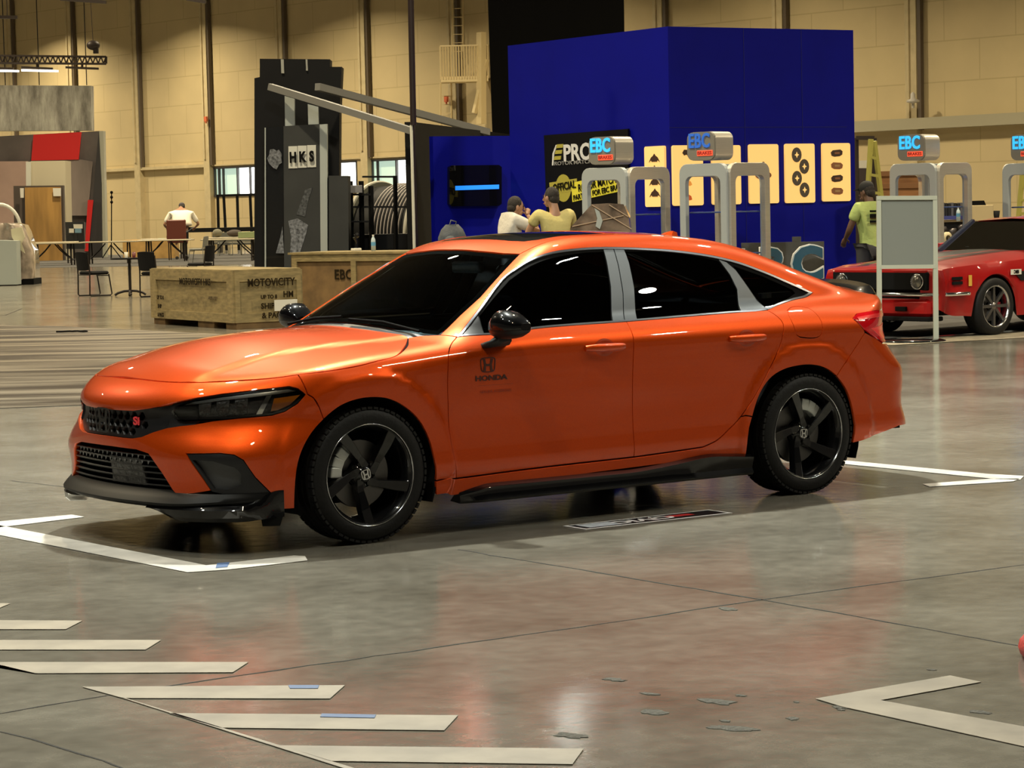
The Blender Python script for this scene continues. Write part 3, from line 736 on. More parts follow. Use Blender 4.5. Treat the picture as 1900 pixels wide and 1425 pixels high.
# lettering and marks on the doors and the nose
BLKFILM = mat('dark_print', (.05, .008, .004), rough=.35, coat=.6)
def on_door(mb_or_text, xc, zc): pass
def hmark(name, c, ex, ey, w_, h_, th, m, parent, frame_r=True):
    "a rounded frame holding a flared letter H"
    ez = Vector(ex).cross(Vector(ey)).normalized(); mb = MB()
    def P(a, b): return (a*w_/2, b*h_/2)
    ring = []
    for k in range(28):
        a = 2*PI*k/28; cx = abs(math.cos(a))**.45*(1 if math.cos(a) > 0 else -1); cy = abs(math.sin(a))**.45*(1 if math.sin(a) > 0 else -1)
        tp = 1+.08*cy; ring.append((cx*w_/2*tp, cy*h_/2))
    o = Vector(c)
    for k in range(28):
        a, b = ring[k], ring[(k+1) % 28]; ai = (a[0]*(1-th), a[1]*(1-th)); bi = (b[0]*(1-th), b[1]*(1-th))
        if frame_r: mb.prism([a, b, bi, ai], o, ex, ey, .0015)
    for sx in (-1, 1):
        mb.prism([P(sx*.70, .80), P(sx*.36, .80), P(sx*.24, .13), P(0, .13), P(0, -.17), P(sx*.28, -.17), P(sx*.30, -.80), P(sx*.64, -.80), P(sx*.52, 0)] if sx > 0 else
                 [P(-.70, .80), P(-.52, 0), P(-.64, -.80), P(-.30, -.80), P(-.28, -.17), P(0, -.17), P(0, .13), P(-.24, .13), P(-.36, .80)], o, ex, ey, .0015)
    return mb.build(name, m, parent)
P = lift('obl', [(.678, -.068)])[0]; N = normal(P[None])[0]
ey_ = Vector((0, 0, 1))-Vector(N)*N[2]; ey_.normalize(); ex_ = ey_.cross(Vector(N)).normalized()
hmark('door_emblem', Vector(P)+Vector(N)*.001-Vector((1.37, 0, 0)), ex_, ey_, .086, .072, .12, BLKFILM, FD[1])
text('door_lettering', 'HONDA', .034, frame(Vector(P)+Vector(N)*.001-Vector((1.352, 0, .064)), ex_, ey_), BLKFILM, FD[1], depth=.001, bold=.0012, sx=1.45)
text('door_small_lettering', 'GENUINE ACCESSORIES', .017, frame(Vector(P)+Vector(N)*-.001-Vector((1.325, 0, .128)), ex_, ey_), mat('faint_print', (.30, .03, .003), rough=.4, coat=.6), FD[1], depth=.001, bold=.0003, sx=1.0)
ln = MB(); c0 = Vector(P)-Vector((1.325, 0, .098)); ln.prism([(-.10, -.0008), (.10, -.0008), (.10, .0008), (-.10, .0008)], c0, ex_, ey_, .0005); ln.build('door_rule_line', _M['faint_print'], FD[1])
P = lift('front', [(0.0, .598)])[0]; N = normal(P[None])[0]
hmark('nose_emblem', Vector((P[0]-1.37-.010, 0, .588)), (0, -1, 0), (0, 0, 1), .145, .118, .14, mat('black_chrome', (.05, .05, .055), rough=.12, metal=.9), car)
P = lift('front', [(-.262, .594)])[0]; N = normal(P[None])[0]
ex_ = Vector((N[1], -N[0], 0)).normalized() if False else Vector((-N[1], N[0], 0)).normalized()
if ex_.y > 0: ex_ = -ex_
text('nose_badge', 'Si', .052, frame(Vector(P)-Vector(N)*.012-Vector((1.37, 0, 0)), ex_, (0, 0, 1)), mat('badge_red', (.75, .03, .04), rough=.2, coat=1), car, depth=.004, bold=.002, sx=1.3)

# wheels
def make_wheel():
    r = thing('wheel', '', '', (0, 0, 0))
    for k in ('label', 'category'):
        if k in r: del r[k]
    W = .118
    t = MB(); prof = [(.232, -W*.93), (.240, -W), (.262, -W*1.03), (.288, -W*1.0), (.304, -W*.90), (.312, -W*.80), (.3165, -W*.62)]
    for g in (-.60, -.22, .22, .60):
        prof += [(.3185, W*(g-.055)), (.311, W*(g-.045)), (.311, W*(g+.045)), (.3185, W*(g+.055))]
    prof += [(.3165, W*.82), (.304, W*.92), (.285, W), (.240, W), (.23, W*.9)]
    t.lathe(prof, n=96, axis='y'); ty = t.build('tyre', RUBBER, r)
    md = ty.modifiers.new('edge', 'EDGE_SPLIT'); md.split_angle = math.radians(50)
    b = MB()
    for sx in (-1, 1):       # shoulder blocks
        b = MB()
        for k in range(60):
            a = 2*PI*k/60; c, s_ = math.cos(a), math.sin(a); y = sx*W*.80
            M = Matrix(((c, 0, -s_), (0, 1, 0), (s_, 0, c)))
            b.box((c*.311, y, s_*.311), (.011, .034, .024), rot=M)
        b.build('tread_blocks', RUBBER, ty)
    d = MB(); d.lathe([(.2335, -W*.93), (.2345, -W*1.0), (.2385, -W*1.02), (.2395, -W*.98)], n=96, axis='y'); 
    d.build('rim_lip', LIP, r)
    bw = MB(); bw.lathe([(.236, -W*.93), (.229, -W*.90), (.223, -W*.80), (.212, -W*.66), (.210, -W*.3), (.205, .05), (.215, W*.9), (.236, W*.95)], n=72, axis='y'); rim = bw.build('rim_barrel', RIMB, r)
    rim_ = bw
    sp_ = MB()
    for k in range(5):
        th = 2*PI*k/5
        for part_ in (0,):
            # blade outline in (r, t) with y depth per point
            tb = [(.070, -.062, -.028), (.150, -.080, -.033), (.2275, -.091, -.038)]
            secs = []
            for (rr_, t_lo, t_hi), yo in zip(tb, (-W*.62, -W*.78, -W*.90)):
                secs.append([(rr_, t_lo, yo), (rr_, t_hi, yo), (rr_, t_hi+.004, yo+.042), (rr_, t_lo-.004, yo+.042)])
            rings = []
            for s4 in secs:
                ring = []
                for (a, tt, y) in s4:
                    x = a; z = tt
                    rad = math.hypot(x, z)
                    ring.append((x*math.cos(th)-z*math.sin(th), y, x*math.sin(th)+z*math.cos(th)))
                rings.append(ring)
            # inner knee running back towards the hub centre
            inner = [(.012, -.050, -.018, -W*.60), (.040, -.058, -.018, -W*.60)]
            pre = []
            for (a, lo_, hi_, yo) in inner:
                pre.append([(a*math.cos(th)-q*math.sin(th), y, a*math.sin(th)+q*math.cos(th)) for q, y in ((lo_, yo), (hi_, yo), (hi_, yo+.05), (lo_, yo+.05))])
            sp_.loft(pre+rings, cap=True)
    sp_.build('spokes', RIMB, r, bevel=.003)
    hb = MB(); hb.lathe([(.001, -W*.66), (.030, -W*.66), (.034, -W*.62), (.040, -W*.55), (.062, -W*.50), (.066, -W*.2), (.066, 0)], n=40, axis='y'); hub = hb.build('wheel_hub', RIMB, r)
    nt_ = MB()
    for k in range(5):
        a = 2*PI*(k+.72)/5; nt_.lathe([(.0012, -W*.58), (.009, -W*.58), (.011, -W*.50), (.011, -W*.40)], c=(.057*math.cos(a), 0, .057*math.sin(a)), n=6, axis='y', smooth=False)
    nt_.build('lug_nuts', mat('nut_black', (.03, .03, .03), rough=.25, metal=.8), hub)
    hmark('cap_emblem', Vector((0, -W*.665, 0)), Vector((1, 0, .25)).normalized(), Vector((-.25, 0, 1)).normalized(), .050, .046, .16, CHROME, hub)
    lipc = MB()
    for k in range(5):
        th = 2*PI*k/5-.02
        for aa in (): pass
    ds = MB(); ds.lathe([(.07, -.02), (.158, -.02), (.158, .006), (.07, .006)], n=56, axis='y', smooth=False); ds.build('brake_disc', STEEL, r)
    return r
def caliper(parent, a0, dd=-1):
    c = MB()
    for i, a in enumerate((a0-.30, a0, a0+.30)):
        M = Matrix(((math.cos(a), 0, -math.sin(a)), (0, 1, 0), (math.sin(a), 0, math.cos(a))))
        c.box((.152*math.cos(a), -.040, .152*math.sin(a)), (.060, .05, .050), rot=M)
    c.bar((.165*math.cos(a0-.35), -.02, .165*math.sin(a0-.35)), (.165*math.cos(a0+.35), -.02, .165*math.sin(a0+.35)), .04, .02)
    return c.build('brake_caliper', CAL, parent, bevel=.006)
W0 = make_wheel()
W0.parent = car; W0.location = (-1.37, -.772, .319); W0.rotation_euler = (0, math.radians(2), 0)
caliper(W0, math.radians(158))
W1 = copy_tree([o for o in [W0]][0]); W1.parent = car
for o in list(W1.children):
    if o.name.startswith('brake_caliper'): bpy.data.objects.remove(o)
W1.location = (2.735-1.37, -.772, .319); W1.rotation_euler = (0, math.radians(17), 0); caliper(W1, math.radians(62+17))
for x in (0, 2.735):
    w2 = copy_tree(W0); w2.parent = car; w2.location = (x-1.37, .772, .319); w2.rotation_euler = (0, 0, PI)
# ------------------------------------------------------------------ floor
fm = bpy.data.materials.new('polished_concrete'); fm.use_nodes = True
def _floor(m):
    nt = m.node_tree; b = nt.nodes['Principled BSDF']; N = nt.nodes.new; L = nt.links.new
    tc = N('ShaderNodeTexCoord')
    n1 = N('ShaderNodeTexNoise'); n1.inputs['Scale'].default_value = .9; n1.inputs['Detail'].default_value = 8; n1.inputs['Roughness'].default_value = .65
    n2 = N('ShaderNodeTexNoise'); n2.inputs['Scale'].default_value = 12; n2.inputs['Detail'].default_value = 6
    L(tc.outputs['Object'], n1.inputs['Vector']); L(tc.outputs['Object'], n2.inputs['Vector'])
    r1 = N('ShaderNodeValToRGB'); r1.color_ramp.elements[0].position = .32; r1.color_ramp.elements[0].color = (.118, .106, .084, 1); r1.color_ramp.elements[1].position = .68; r1.color_ramp.elements[1].color = (.215, .200, .165, 1)
    L(n1.outputs['Fac'], r1.inputs[0])
    r2 = N('ShaderNodeValToRGB'); r2.color_ramp.elements[0].position = .25; r2.color_ramp.elements[0].color = (.78, .78, .78, 1); r2.color_ramp.elements[1].position = .75; r2.color_ramp.elements[1].color = (1.15, 1.15, 1.15, 1)
    L(n2.outputs['Fac'], r2.inputs[0])
    mx = N('ShaderNodeMix'); mx.data_type = 'RGBA'; mx.blend_type = 'MULTIPLY'; mx.inputs['Factor'].default_value = 1
    L(r1.outputs[0], mx.inputs['A']); L(r2.outputs[0], mx.inputs['B']); L(mx.outputs['Result'], b.inputs['Base Color'])
    rr = N('ShaderNodeMapRange'); rr.inputs['To Min'].default_value = .10; rr.inputs['To Max'].default_value = .20
    L(n1.outputs['Fac'], rr.inputs['Value']); L(rr.outputs[0], b.inputs['Roughness'])
    bp = N('ShaderNodeBump'); bp.inputs['Strength'].default_value = .10; bp.inputs['Distance'].default_value = .01; L(n2.outputs['Fac'], bp.inputs['Height']); L(bp.outputs[0], b.inputs['Normal'])
    b.inputs['Specular IOR Level'].default_value = .6
_floor(fm)
f = MB(); f.box((40, 60, -.05), (220, 260, .1)); struct('floor', f, fm)
def decal(name, pts, m, z=.002, label=None, cat=None, group=None, kind=None, thick=.0015, px=True):
    "a thin sheet lying on the floor"
    P = [atz(u, v, 0) if px else Vector((u, v, 0)) for u, v in pts]
    c = sum((Vector((p.x, p.y, 0)) for p in P), Vector())/len(P)
    mb = MB(); mb.prism([(p.x-c.x, p.y-c.y) for p in P], (0, 0, 0), (1, 0, 0), (0, 1, 0), thick)
    o = mb.build(name, m); o.location = (c.x, c.y, z)
    return tag(o, label, cat, group, kind)
TAPEW = mat('worn_white_vinyl', (.46, .44, .40), rough=.55, noise=(6, .22, (1, 1, 1)))
TAPEC = mat('worn_cream_vinyl', (.225, .190, .140), rough=.6, noise=(5, .25, (1, 1, 1)))
BLUET = mat('blue_tape', (.05, .10, .22), rough=.6)
T = lambda n, p, l, m=TAPEC, g=None: decal(n, p, m, label=l, cat='floor marking', group=g)
T('floor_tape', [(-60, 974), (133, 956), (157, 960), (11, 978), (-60, 987)], 'white tape arm on the floor at the left edge, left of the car nose', TAPEW)
T('floor_tape', [(0, 976), (11, 978), (383, 1050), (348, 1063), (-60, 982), (-60, 966)], 'long white tape line running across the shadow in front of the car nose', TAPEW)
T('floor_tape', [(348, 1063), (424, 1058), (571, 1041), (566, 1033), (545, 1032), (383, 1050)], 'short white tape arm with a blue scrap, below the front wheel', TAPEW)
T('floor_stripe', [(-60, 1119), (19, 1121), (0, 1129), (-60, 1130)], 'short cream stripe tip at the left edge, farthest of the diagonal stripes')
T('floor_stripe', [(-60, 1152), (153, 1153), (122, 1169), (-60, 1169)], 'second cream floor stripe from the back, ending under the tape bracket')
T('floor_stripe', [(-60, 1189), (299, 1189), (270, 1207), (-60, 1207)], 'third cream floor stripe from the back at the left')
T('floor_stripe', [(-60, 1230), (461, 1230), (432, 1249), (66, 1251), (-60, 1221)], 'fourth cream floor stripe from the back, with a pointed tail at left')
T('floor_stripe', [(152, 1276), (640, 1273), (612, 1298), (228, 1297)], 'cream floor stripe touched by a blue tape scrap at its right')
T('floor_stripe', [(314, 1325), (850, 1329), (824, 1357), (408, 1352)], 'cream floor stripe crossed by a long blue tape scrap, second from the front')
T('floor_stripe', [(520, 1385), (1083, 1391), (1062, 1420), (612, 1414)], 'nearest cream floor stripe at the bottom of the picture')
T('floor_line', [(225, 1296), (233, 1297), (660, 1428), (640, 1428)], 'thin diagonal cream line joining the stripe tails at bottom left')
T('floor_tape', [(1513, 1298), (1763, 1255), (1821, 1267), (1634, 1301), (1960, 1361), (1960, 1400), (1563, 1313)], 'large cream tape chevron pointing left at bottom right')
T('floor_tape', [(1567, 855), (1830, 880), (1900, 884), (1893, 891), (1850, 890), (1568, 862)], 'white tape line running right from the rear wheel', TAPEW)
T('floor_tape', [(1893, 889), (1835, 889.5), (1712, 899), (1725, 904), (1880, 894)], 'short white tape arm folding back at the right edge', TAPEW)
for p, l in (([(535, 1274), (592, 1274), (590, 1280), (538, 1280)], 'blue tape scrap on the fifth cream stripe'), ([(597, 1327), (698, 1329), (695, 1335), (594, 1333)], 'long blue tape scrap on the stripe second from the front'), ([(403, 1047), (426, 1045), (422, 1054), (400, 1056)], 'small blue tape scrap on the white tape corner near the front wheel')):
    decal('tape_scrap', p, BLUET, z=.004, label=l, cat='tape scrap')
JOINT = mat('joint_dark', (.018, .016, .013), rough=.9)
random.seed(3)
def joint(pts, w_=.012):
    P = [atz(u, v) for u, v in pts]; mb = MB(); Q = []
    for a, b in zip(P, P[1:]):
        n = max(2, int((b-a).length/.12))
        Q += [a+(b-a)*k/n for k in range(n)]
    Q.append(P[-1]); d = (P[-1]-P[0]).normalized(); s_ = Vector((-d.y, d.x, 0))
    L = []; R_ = []
    for q in Q:
        j = random.gauss(0, .0035); ww = w_*(.5+random.random()*.6); L.append(q+s_*(j+ww/2)); R_.append(q+s_*(j-ww/2))
    mb.add(L+R_, [(i, i+1, len(L)+i+1, len(L)+i) for i in range(len(L)-1)])
    for i, v in enumerate(mb.v): mb.v[i] = (v[0], v[1], .0012)
    struct('floor_joint', mb, JOINT)
joint([(1960, 1040), (1413, 1113), (1170, 1150), (640, 1226), (380, 1263), (200, 1290), (-60, 1334)], .011)
joint([(850, 1020), (1413, 1113), (1600, 1146), (1960, 1210)], .012)
joint([(-60, 1345), (60, 1372), (190, 1412), (230, 1428)], .01)
joint([(-40, 590), (10, 585), (40, 573)], .03)
joint([(20, 892), (130, 905)], .01)
PIT = mat('pitted_concrete', (.075, .070, .055), rough=.8, bump=(90, 1.0), noise=(60, .5))
for (u, v, w_, h) in ((1140, 1261, 55, 7), (1330, 1302, 95, 12), (1216, 1322, 70, 12), (1360, 1352, 120, 10), (1470, 1334, 28, 8), (1060, 1365, 75, 12), (1375, 1291, 26, 4), (1345, 1338, 30, 5), (1205, 1288, 45, 5), (1560, 1313, 42, 5), (1560, 1317, 20, 4), (1478, 1303, 14, 3), (1350, 1130, 45, 7), (1728, 1243, 22, 3), (1820, 1322, 60, 7)):
    pts = []
    for k in range(18):
        a = 2*PI*k/18; r = .55+.45*random.random(); pts.append((u+w_/2*r*math.cos(a), v+h/2*r*math.sin(a)+.06*w_/2*math.cos(a)))
    decal('floor_pit', pts, PIT, z=.0008, thick=.0008, kind='structure')
FILM = bpy.data.materials.new('floor_protection_film'); FILM.use_nodes = True
def _film(m):
    nt = m.node_tree; b = nt.nodes['Principled BSDF']; N = nt.nodes.new; L = nt.links.new
    tc = N('ShaderNodeTexCoord'); mp = N('ShaderNodeMapping'); mp.inputs['Rotation'].default_value = (0, 0, YAW); m2 = N('ShaderNodeMapping'); m2.inputs['Scale'].default_value = (.18, 1.3, 1)
    L(tc.outputs['Object'], mp.inputs[0]); L(mp.outputs[0], m2.inputs[0]); mp = m2; n = N('ShaderNodeTexNoise'); n.inputs['Scale'].default_value = 1.6; n.inputs['Detail'].default_value = 7; L(mp.outputs[0], n.inputs['Vector'])
    r = N('ShaderNodeValToRGB'); r.color_ramp.elements[0].position = .42; r.color_ramp.elements[0].color = (.030, .022, .016, 1); r.color_ramp.elements[1].position = .60; r.color_ramp.elements[1].color = (.20, .17, .13, 1)
    L(n.outputs['Fac'], r.inputs[0]); L(r.outputs[0], b.inputs['Base Color']); b.inputs['Roughness'].default_value = .34
    bp = N('ShaderNodeBump'); bp.inputs['Strength'].default_value = .6; bp.inputs['Distance'].default_value = .03; L(n.outputs['Fac'], bp.inputs['Height']); L(bp.outputs[0], b.inputs['Normal'])
_film(FILM)
decal('aisle_film', [(-160, 600), (120, 606), (560, 628), (560, 660), (160, 752), (-160, 764)], FILM, z=.003, kind='structure')
CARPT = mat('grey_carpet', (.055, .052, .048), rough=.95, noise=(4, .3))
decal('aisle_carpet', [(1380, 640), (1660, 628), (1990, 604), (1990, 560), (1300, 575)], CARPT, z=.003, kind='structure')
decal('aisle_carpet', [(-160, 500), (70, 497), (560, 489), (560, 470), (-160, 476)], CARPT, z=.003, kind='structure')
decal('carpet_edge', [(1380, 648), (1660, 641), (1990, 622), (1990, 610), (1660, 630), (1380, 641)], mat('cream_film', (.28, .24, .17), rough=.5, noise=(8, .3)), z=.005, kind='structure')
# parking placard stuck to the floor beside the car
st = thing('floor_sticker', 'long black and white sticker on the floor beside the sill of the orange car', 'sticker', tuple(atz(1200, 965)))
def fl4(corners): return [Vector((p.x, p.y, 0)) for p in (atz(*c) for c in corners)]
c4 = fl4([(1041, 976), (1091, 984), (1363, 953), (1311, 946)])
o_ = (c4[0]+c4[1])/2; ex = ((c4[2]+c4[3])/2-o_); LX = ex.length; ex.normalize(); ey = Vector((-ex.y, ex.x, 0)); HW = (c4[1]-c4[0]).length*.42
def quad(x0, x1, y0, y1, z, m, name, par=st, skew=0.0):
    mb = MB(); mb.prism([(x0, y0), (x1, y0), (x1, y1), (x0, y1)], o_+Vector((0, 0, z)), ex, ey, .0006); return mb.build(name, m, par, world=True)
quad(0, LX, -HW, HW, .002, mat('sticker_white', (.8, .8, .8), rough=.4), 'sticker_border')
quad(.02, LX-.02, -HW+.02, HW-.02, .0028, mat('sticker_black', (.004, .004, .005), rough=.5, spec=.12), 'sticker_face')
quad(.05, LX*.27, -HW+.035, HW-.035, .0036, mat('sticker_grey', (.45, .50, .55), rough=.4, noise=(30, .25)), 'sticker_photo')
quad(LX*.62, LX*.80, -HW+.07, HW-.06, .0036, mat('sticker_red', (.45, .02, .02), rough=.4), 'sticker_badge')
text('sticker_lettering', 'CIVIC', HW*1.2, frame(o_+ex*LX*.46+Vector((0, 0, .0040)), -ex, -ey), _M['sticker_white'], st, depth=.0006, bold=.004, sx=1.3, world=True)
# ------------------------------------------------------------------ the hall: end wall with pilasters, band, windows, roof
WALLM = bpy.data.materials.new('painted_block_wall'); WALLM.use_nodes = True
def _wall(m):
    nt = m.node_tree; b = nt.nodes['Principled BSDF']; N = nt.nodes.new; L = nt.links.new
    tc = N('ShaderNodeTexCoord'); sp = N('ShaderNodeSeparateXYZ'); cb_ = N('ShaderNodeCombineXYZ'); L(tc.outputs['Object'], sp.inputs[0]); L(sp.outputs['X'], cb_.inputs['X']); L(sp.outputs['Z'], cb_.inputs['Y'])
    br = N('ShaderNodeTexBrick'); br.inputs['Scale'].default_value = 1; br.inputs['Brick Width'].default_value = 3.05; br.inputs['Row Height'].default_value = 1.37; br.inputs['Mortar Size'].default_value = .028; br.inputs['Mortar Smooth'].default_value = .4
    br.inputs['Color1'].default_value = (.57, .465, .26, 1); br.inputs['Color2'].default_value = (.555, .45, .255, 1); br.inputs['Mortar'].default_value = (.46, .37, .20, 1)
    L(cb_.outputs[0], br.inputs['Vector'])
    n = N('ShaderNodeTexNoise'); n.inputs['Scale'].default_value = .5; n.inputs['Detail'].default_value = 6; L(tc.outputs['Object'], n.inputs['Vector'])
    r = N('ShaderNodeValToRGB'); r.color_ramp.elements[0].color = (.82, .82, .82, 1); r.color_ramp.elements[1].color = (1.12, 1.1, 1.06, 1); L(n.outputs['Fac'], r.inputs[0])
    mx = N('ShaderNodeMix'); mx.data_type = 'RGBA'; mx.blend_type = 'MULTIPLY'; mx.inputs['Factor'].default_value = 1; L(br.outputs['Color'], mx.inputs['A']); L(r.outputs[0], mx.inputs['B'])
    L(mx.outputs['Result'], b.inputs['Base Color']); b.inputs['Roughness'].default_value = .75
_wall(WALLM)
Z0 = 135.0
U0 = ground_at(35, Z0); U10 = ground_at(1704, Z0*.642)
WD = (U10-U0)/10.0; WS = WD.length; WX = WD.normalized(); WN = Vector((WX.y, -WX.x, 0))   # towards the room
if WN.dot(Vector(CAM)-U0) < 0: WN = -WN
WROT = math.atan2(WX.y, WX.x)
def on_wall(n, z=0.0, out=0.0):
    p = U0+WD*n+WN*out; return Vector((p.x, p.y, z))
def wall_n(u):
    "column index of the pixel column u on the wall"
    d = _dir(u, 390); a = Vector((d.x, d.y)); c = Vector((U0.x-CAM[0], U0.y-CAM[1])); 
    M = Matrix(((a.x, -WD.x), (a.y, -WD.y))); return (M.inverted() @ c)[1]
def wall_z(u, v):
    n = wall_n(u); p = on_wall(n); D = depth(p)
    for _ in range(3):
        q = atd(u, v, D); D += (on_wall(n)-q).dot(Vector((_F.x, _F.y, 0)))/(_F.x**2+_F.y**2)**.5*0
    return atd(u, v, (Vector((p.x, p.y, atd(u, v, D).z))-Vector(CAM)).dot(_F)).z
WINS = [(wall_n(399), wall_n(482)), (wall_n(566), wall_n(664)), (wall_n(680), wall_n(790))]
ZS, ZT, ZL = 2.46, 3.80, 3.88
wb = MB(); n0, n1 = -4.0, 16.0
def wbox(mb, a, b, z0, z1, th=.3, out=0.0):
    c = (on_wall(a)+on_wall(b))/2+WN*(out-th/2); mb.box((c.x, c.y, (z0+z1)/2), ((on_wall(b)-on_wall(a)).length, th, z1-z0), rz=WROT)
def lbox(mb, a, b, z0, z1, th=.3, out=0.0):   # in the wall's own frame
    mb.box(((a+b)/2*WS, (out-th/2)*SGN, (z0+z1)/2), (abs(b-a)*WS, th, z1-z0))
SGN = 1 if (Matrix.Rotation(WROT, 3, 'Z') @ Vector((0, 1, 0))).dot(WN) > 0 else -1
edges = [n0]+[e for w_ in WINS for e in w_]+[n1]
lbox(wb, n0, n1, ZT, 17); lbox(wb, n0, n1, 0, ZS)
for a, b in zip(edges[::2], edges[1::2]): lbox(wb, a, b, ZS, ZT)
wl_ = struct('wall_back', wb, WALLM); wl_.location = U0; wl_.rotation_euler = (0, 0, WROT)
PIL = mat('pilaster_paint', (.52, .43, .25), rough=.7, noise=(3, .1)); PILD = mat('downpipe_brown', (.10, .075, .05), rough=.6)
LOWP = mat('lower_wall_paint', (.43, .38, .26), rough=.75, noise=(2, .08))
k = 0
for n in list(range(-2, 14)):
    if n in (6, 7): pass
    k += 1
    t_ = MB(); lbox(t_, n-.05, n+.03, 0, 16, .35, .25); lbox(t_, n-.035, n-.015, 4.2, 16, .06, .31)
    o = tag(t_.build('trim_%d' % k, PIL), kind='structure'); o.location = U0; o.rotation_euler = (0, 0, WROT)
    t_ = MB(); lbox(t_, n+.035, n+.058, 3.9, 16, .15, .22)
    o = tag(t_.build('trim_%d' % (k+30), PILD), kind='structure'); o.location = U0; o.rotation_euler = (0, 0, WROT)
t_ = MB(); lbox(t_, -4, 2.95, ZL-.05, ZL+.09, .3, .22); lbox(t_, 3, 7, ZL-.02, ZL+.05, .3, .08)
o = tag(t_.build('trim_60', PIL), kind='structure'); o.location = U0; o.rotation_euler = (0, 0, WROT)
t_ = MB(); lbox(t_, 7.5, 16, 3.92, 4.30, .5, .45)
o = tag(t_.build('trim_61', mat('band_grey', (.36, .33, .23), rough=.7)), kind='structure'); o.location = U0; o.rotation_euler = (0, 0, WROT)
# windows with daylight behind
SKYE = mat('daylight_pane', (.8, .8, .8), emis=(1.0, 1.0, .96), estr=3.2)
GREENE = mat('daylight_green_pane', (.4, .5, .4), emis=(.62, .85, .70), estr=.55)
FRM = mat('window_frame_dark', (.03, .03, .032), rough=.5)
for i, (a, b) in enumerate(WINS):
    f_ = MB(); W_ = (b-a)
    lbox(f_, a, b, ZS-.06, ZS+.05, .12, .05); lbox(f_, a, b, ZT-.08, ZT, .12, .05)
    for t in ((0, .10, .2, .52, .80, .99) if i != 1 else (0, .5, .99)):
        lbox(f_, a+W_*t, a+W_*t+.012+.004*(t == .10), ZS, ZT, .10, .03)
    fo = tag(f_.build('window_%d' % (i+1), FRM), kind='structure'); fo.location = U0; fo.rotation_euler = (0, 0, WROT)
    g_ = MB(); lbox(g_, a, a+W_*.52, ZS, ZT, .02, -.15); go = g_.build('shaded_pane', GREENE if i != 1 else SKYE, fo)
    g_ = MB(); lbox(g_, a+W_*.52, b, ZS, ZT, .02, -.15); go = g_.build('bright_pane', SKYE, fo)
# black posts and counter below the first window
# roof and hanging truss
rf = MB(); rf.box((50, 60, 16.3), (260, 260, .2)); struct('ceiling', rf, mat('ceiling_dark', (.03, .028, .024), rough=.9))
LAMPH = mat('lamp_housing', (.25, .25, .25), rough=.4, metal=.6)
lp0 = None
for (x, y, z) in HALL_LAMPS:
    if lp0 is None:
        mb = MB(); mb.lathe([(.05, .75), (.10, .70), (.12, .45), (.32, .12), (.33, .08), (.30, .10), (.10, .43)], n=16); lp0 = mb.build('hall_lamp', LAMPH)
        c_ = MB(); c_.cyl((0, 0, .7), (0, 0, 3.6), .012, 6); c_.build('cable', LAMPH, lp0)
        tag(lp0, 'bell shaped hall lamp hanging under the dark roof', 'ceiling lamp', 'bell lamps under the hall roof'); lp0.location = (x, y, z-.05); continue
    o = copy_tree(lp0); o.location = (x, y, z-.05)

# steel platform with railing and ladder on the wall
STEELP = mat('painted_steel', (.62, .50, .27), rough=.5)
D_ = depth(on_wall(wall_n(862)))-2.5
pf = thing('wall_platform', 'cream steel platform with barred railing high on the hall wall', 'platform', tuple(ground_at(862, D_)))
pl = lambda u, v: atd(u, v, D_)
a, b = pl(818, 150), pl(906, 143); z0_ = (a.z+b.z)/2; a.z = b.z = z0_; back = Vector((_F.x, _F.y, 0)).normalized()*1.2
mb = MB(); mb.box((a+b)/2+back*.5, ((b-a).length, 1.2, .22), rz=math.atan2((b-a).y, (b-a).x)); mb.build('deck', STEELP, pf, world=True)
HR = 1.35
for k in range(19):
    q = a+(b-a)*k/18; mb = MB(); mb.bar(q, q+Vector((0, 0, HR)), .045); mb.build('railing_bar', STEELP, pf, world=True)
mb = MB(); mb.bar(a+Vector((0, 0, HR)), b+Vector((0, 0, HR)), .06); mb.build('top_rail', STEELP, pf, world=True)
for (u, va, vb) in ((848, -10, 92), (826, 150, 240)):
    q0, q1 = pl(u, vb)+back, pl(u, va)+back; s_ = (b-a).normalized(); mb = MB()
    for e in (-.22, .22): mb.bar(q0+s_*e, q1+s_*e, .05)
    L_ = (q1-q0).length
    for k in range(int(L_/.35)): mb.bar(q0+(q1-q0)*k*.35/L_-s_*.22, q0+(q1-q0)*k*.35/L_+s_*.22, .03)
    mb.build('ladder', STEELP, pf, world=True)
mb = MB(); mb.bar(pl(893, 230), pl(893, 60), .35, .25); mb.bar(pl(880, 210), pl(903, 110), .18, .14); mb.build('bracing', STEELP, pf, world=True)
RBOX = mat('alarm_red', (.6, .14, .06), rough=.5)
for u, v, l in ((382, 221, 'small red alarm box on the pilaster left of the first window'), (828, 184, 'small red alarm box under the wall platform')):
    p = atd(u, v, depth(on_wall(wall_n(u)))-.9); mb = MB(); mb.rbox((0, 0, 0), (.2, .1, .24), .01, rz=WROT); mb.box((0, -.0, -.16), (.06, .06, .08))
    o = mb.build('alarm_box', RBOX); o.location = p; tag(o, l, 'alarm box')
p = atd(1694, 184, depth(on_wall(wall_n(1694)))-1.0); mb = MB(); mb.lathe([(.02, .34), (.08, .28), (.09, .12), (.22, .06), (.22, .0), (.05, -.04), (.05, -.2)], n=14); o = mb.build('alarm_horn', mat('horn_grey', (.5, .47, .42), rough=.4)); o.location = p-Vector((0, 0, .1)); tag(o, 'small pale horn fitting on the right-hand pilaster above the grey band', 'alarm')
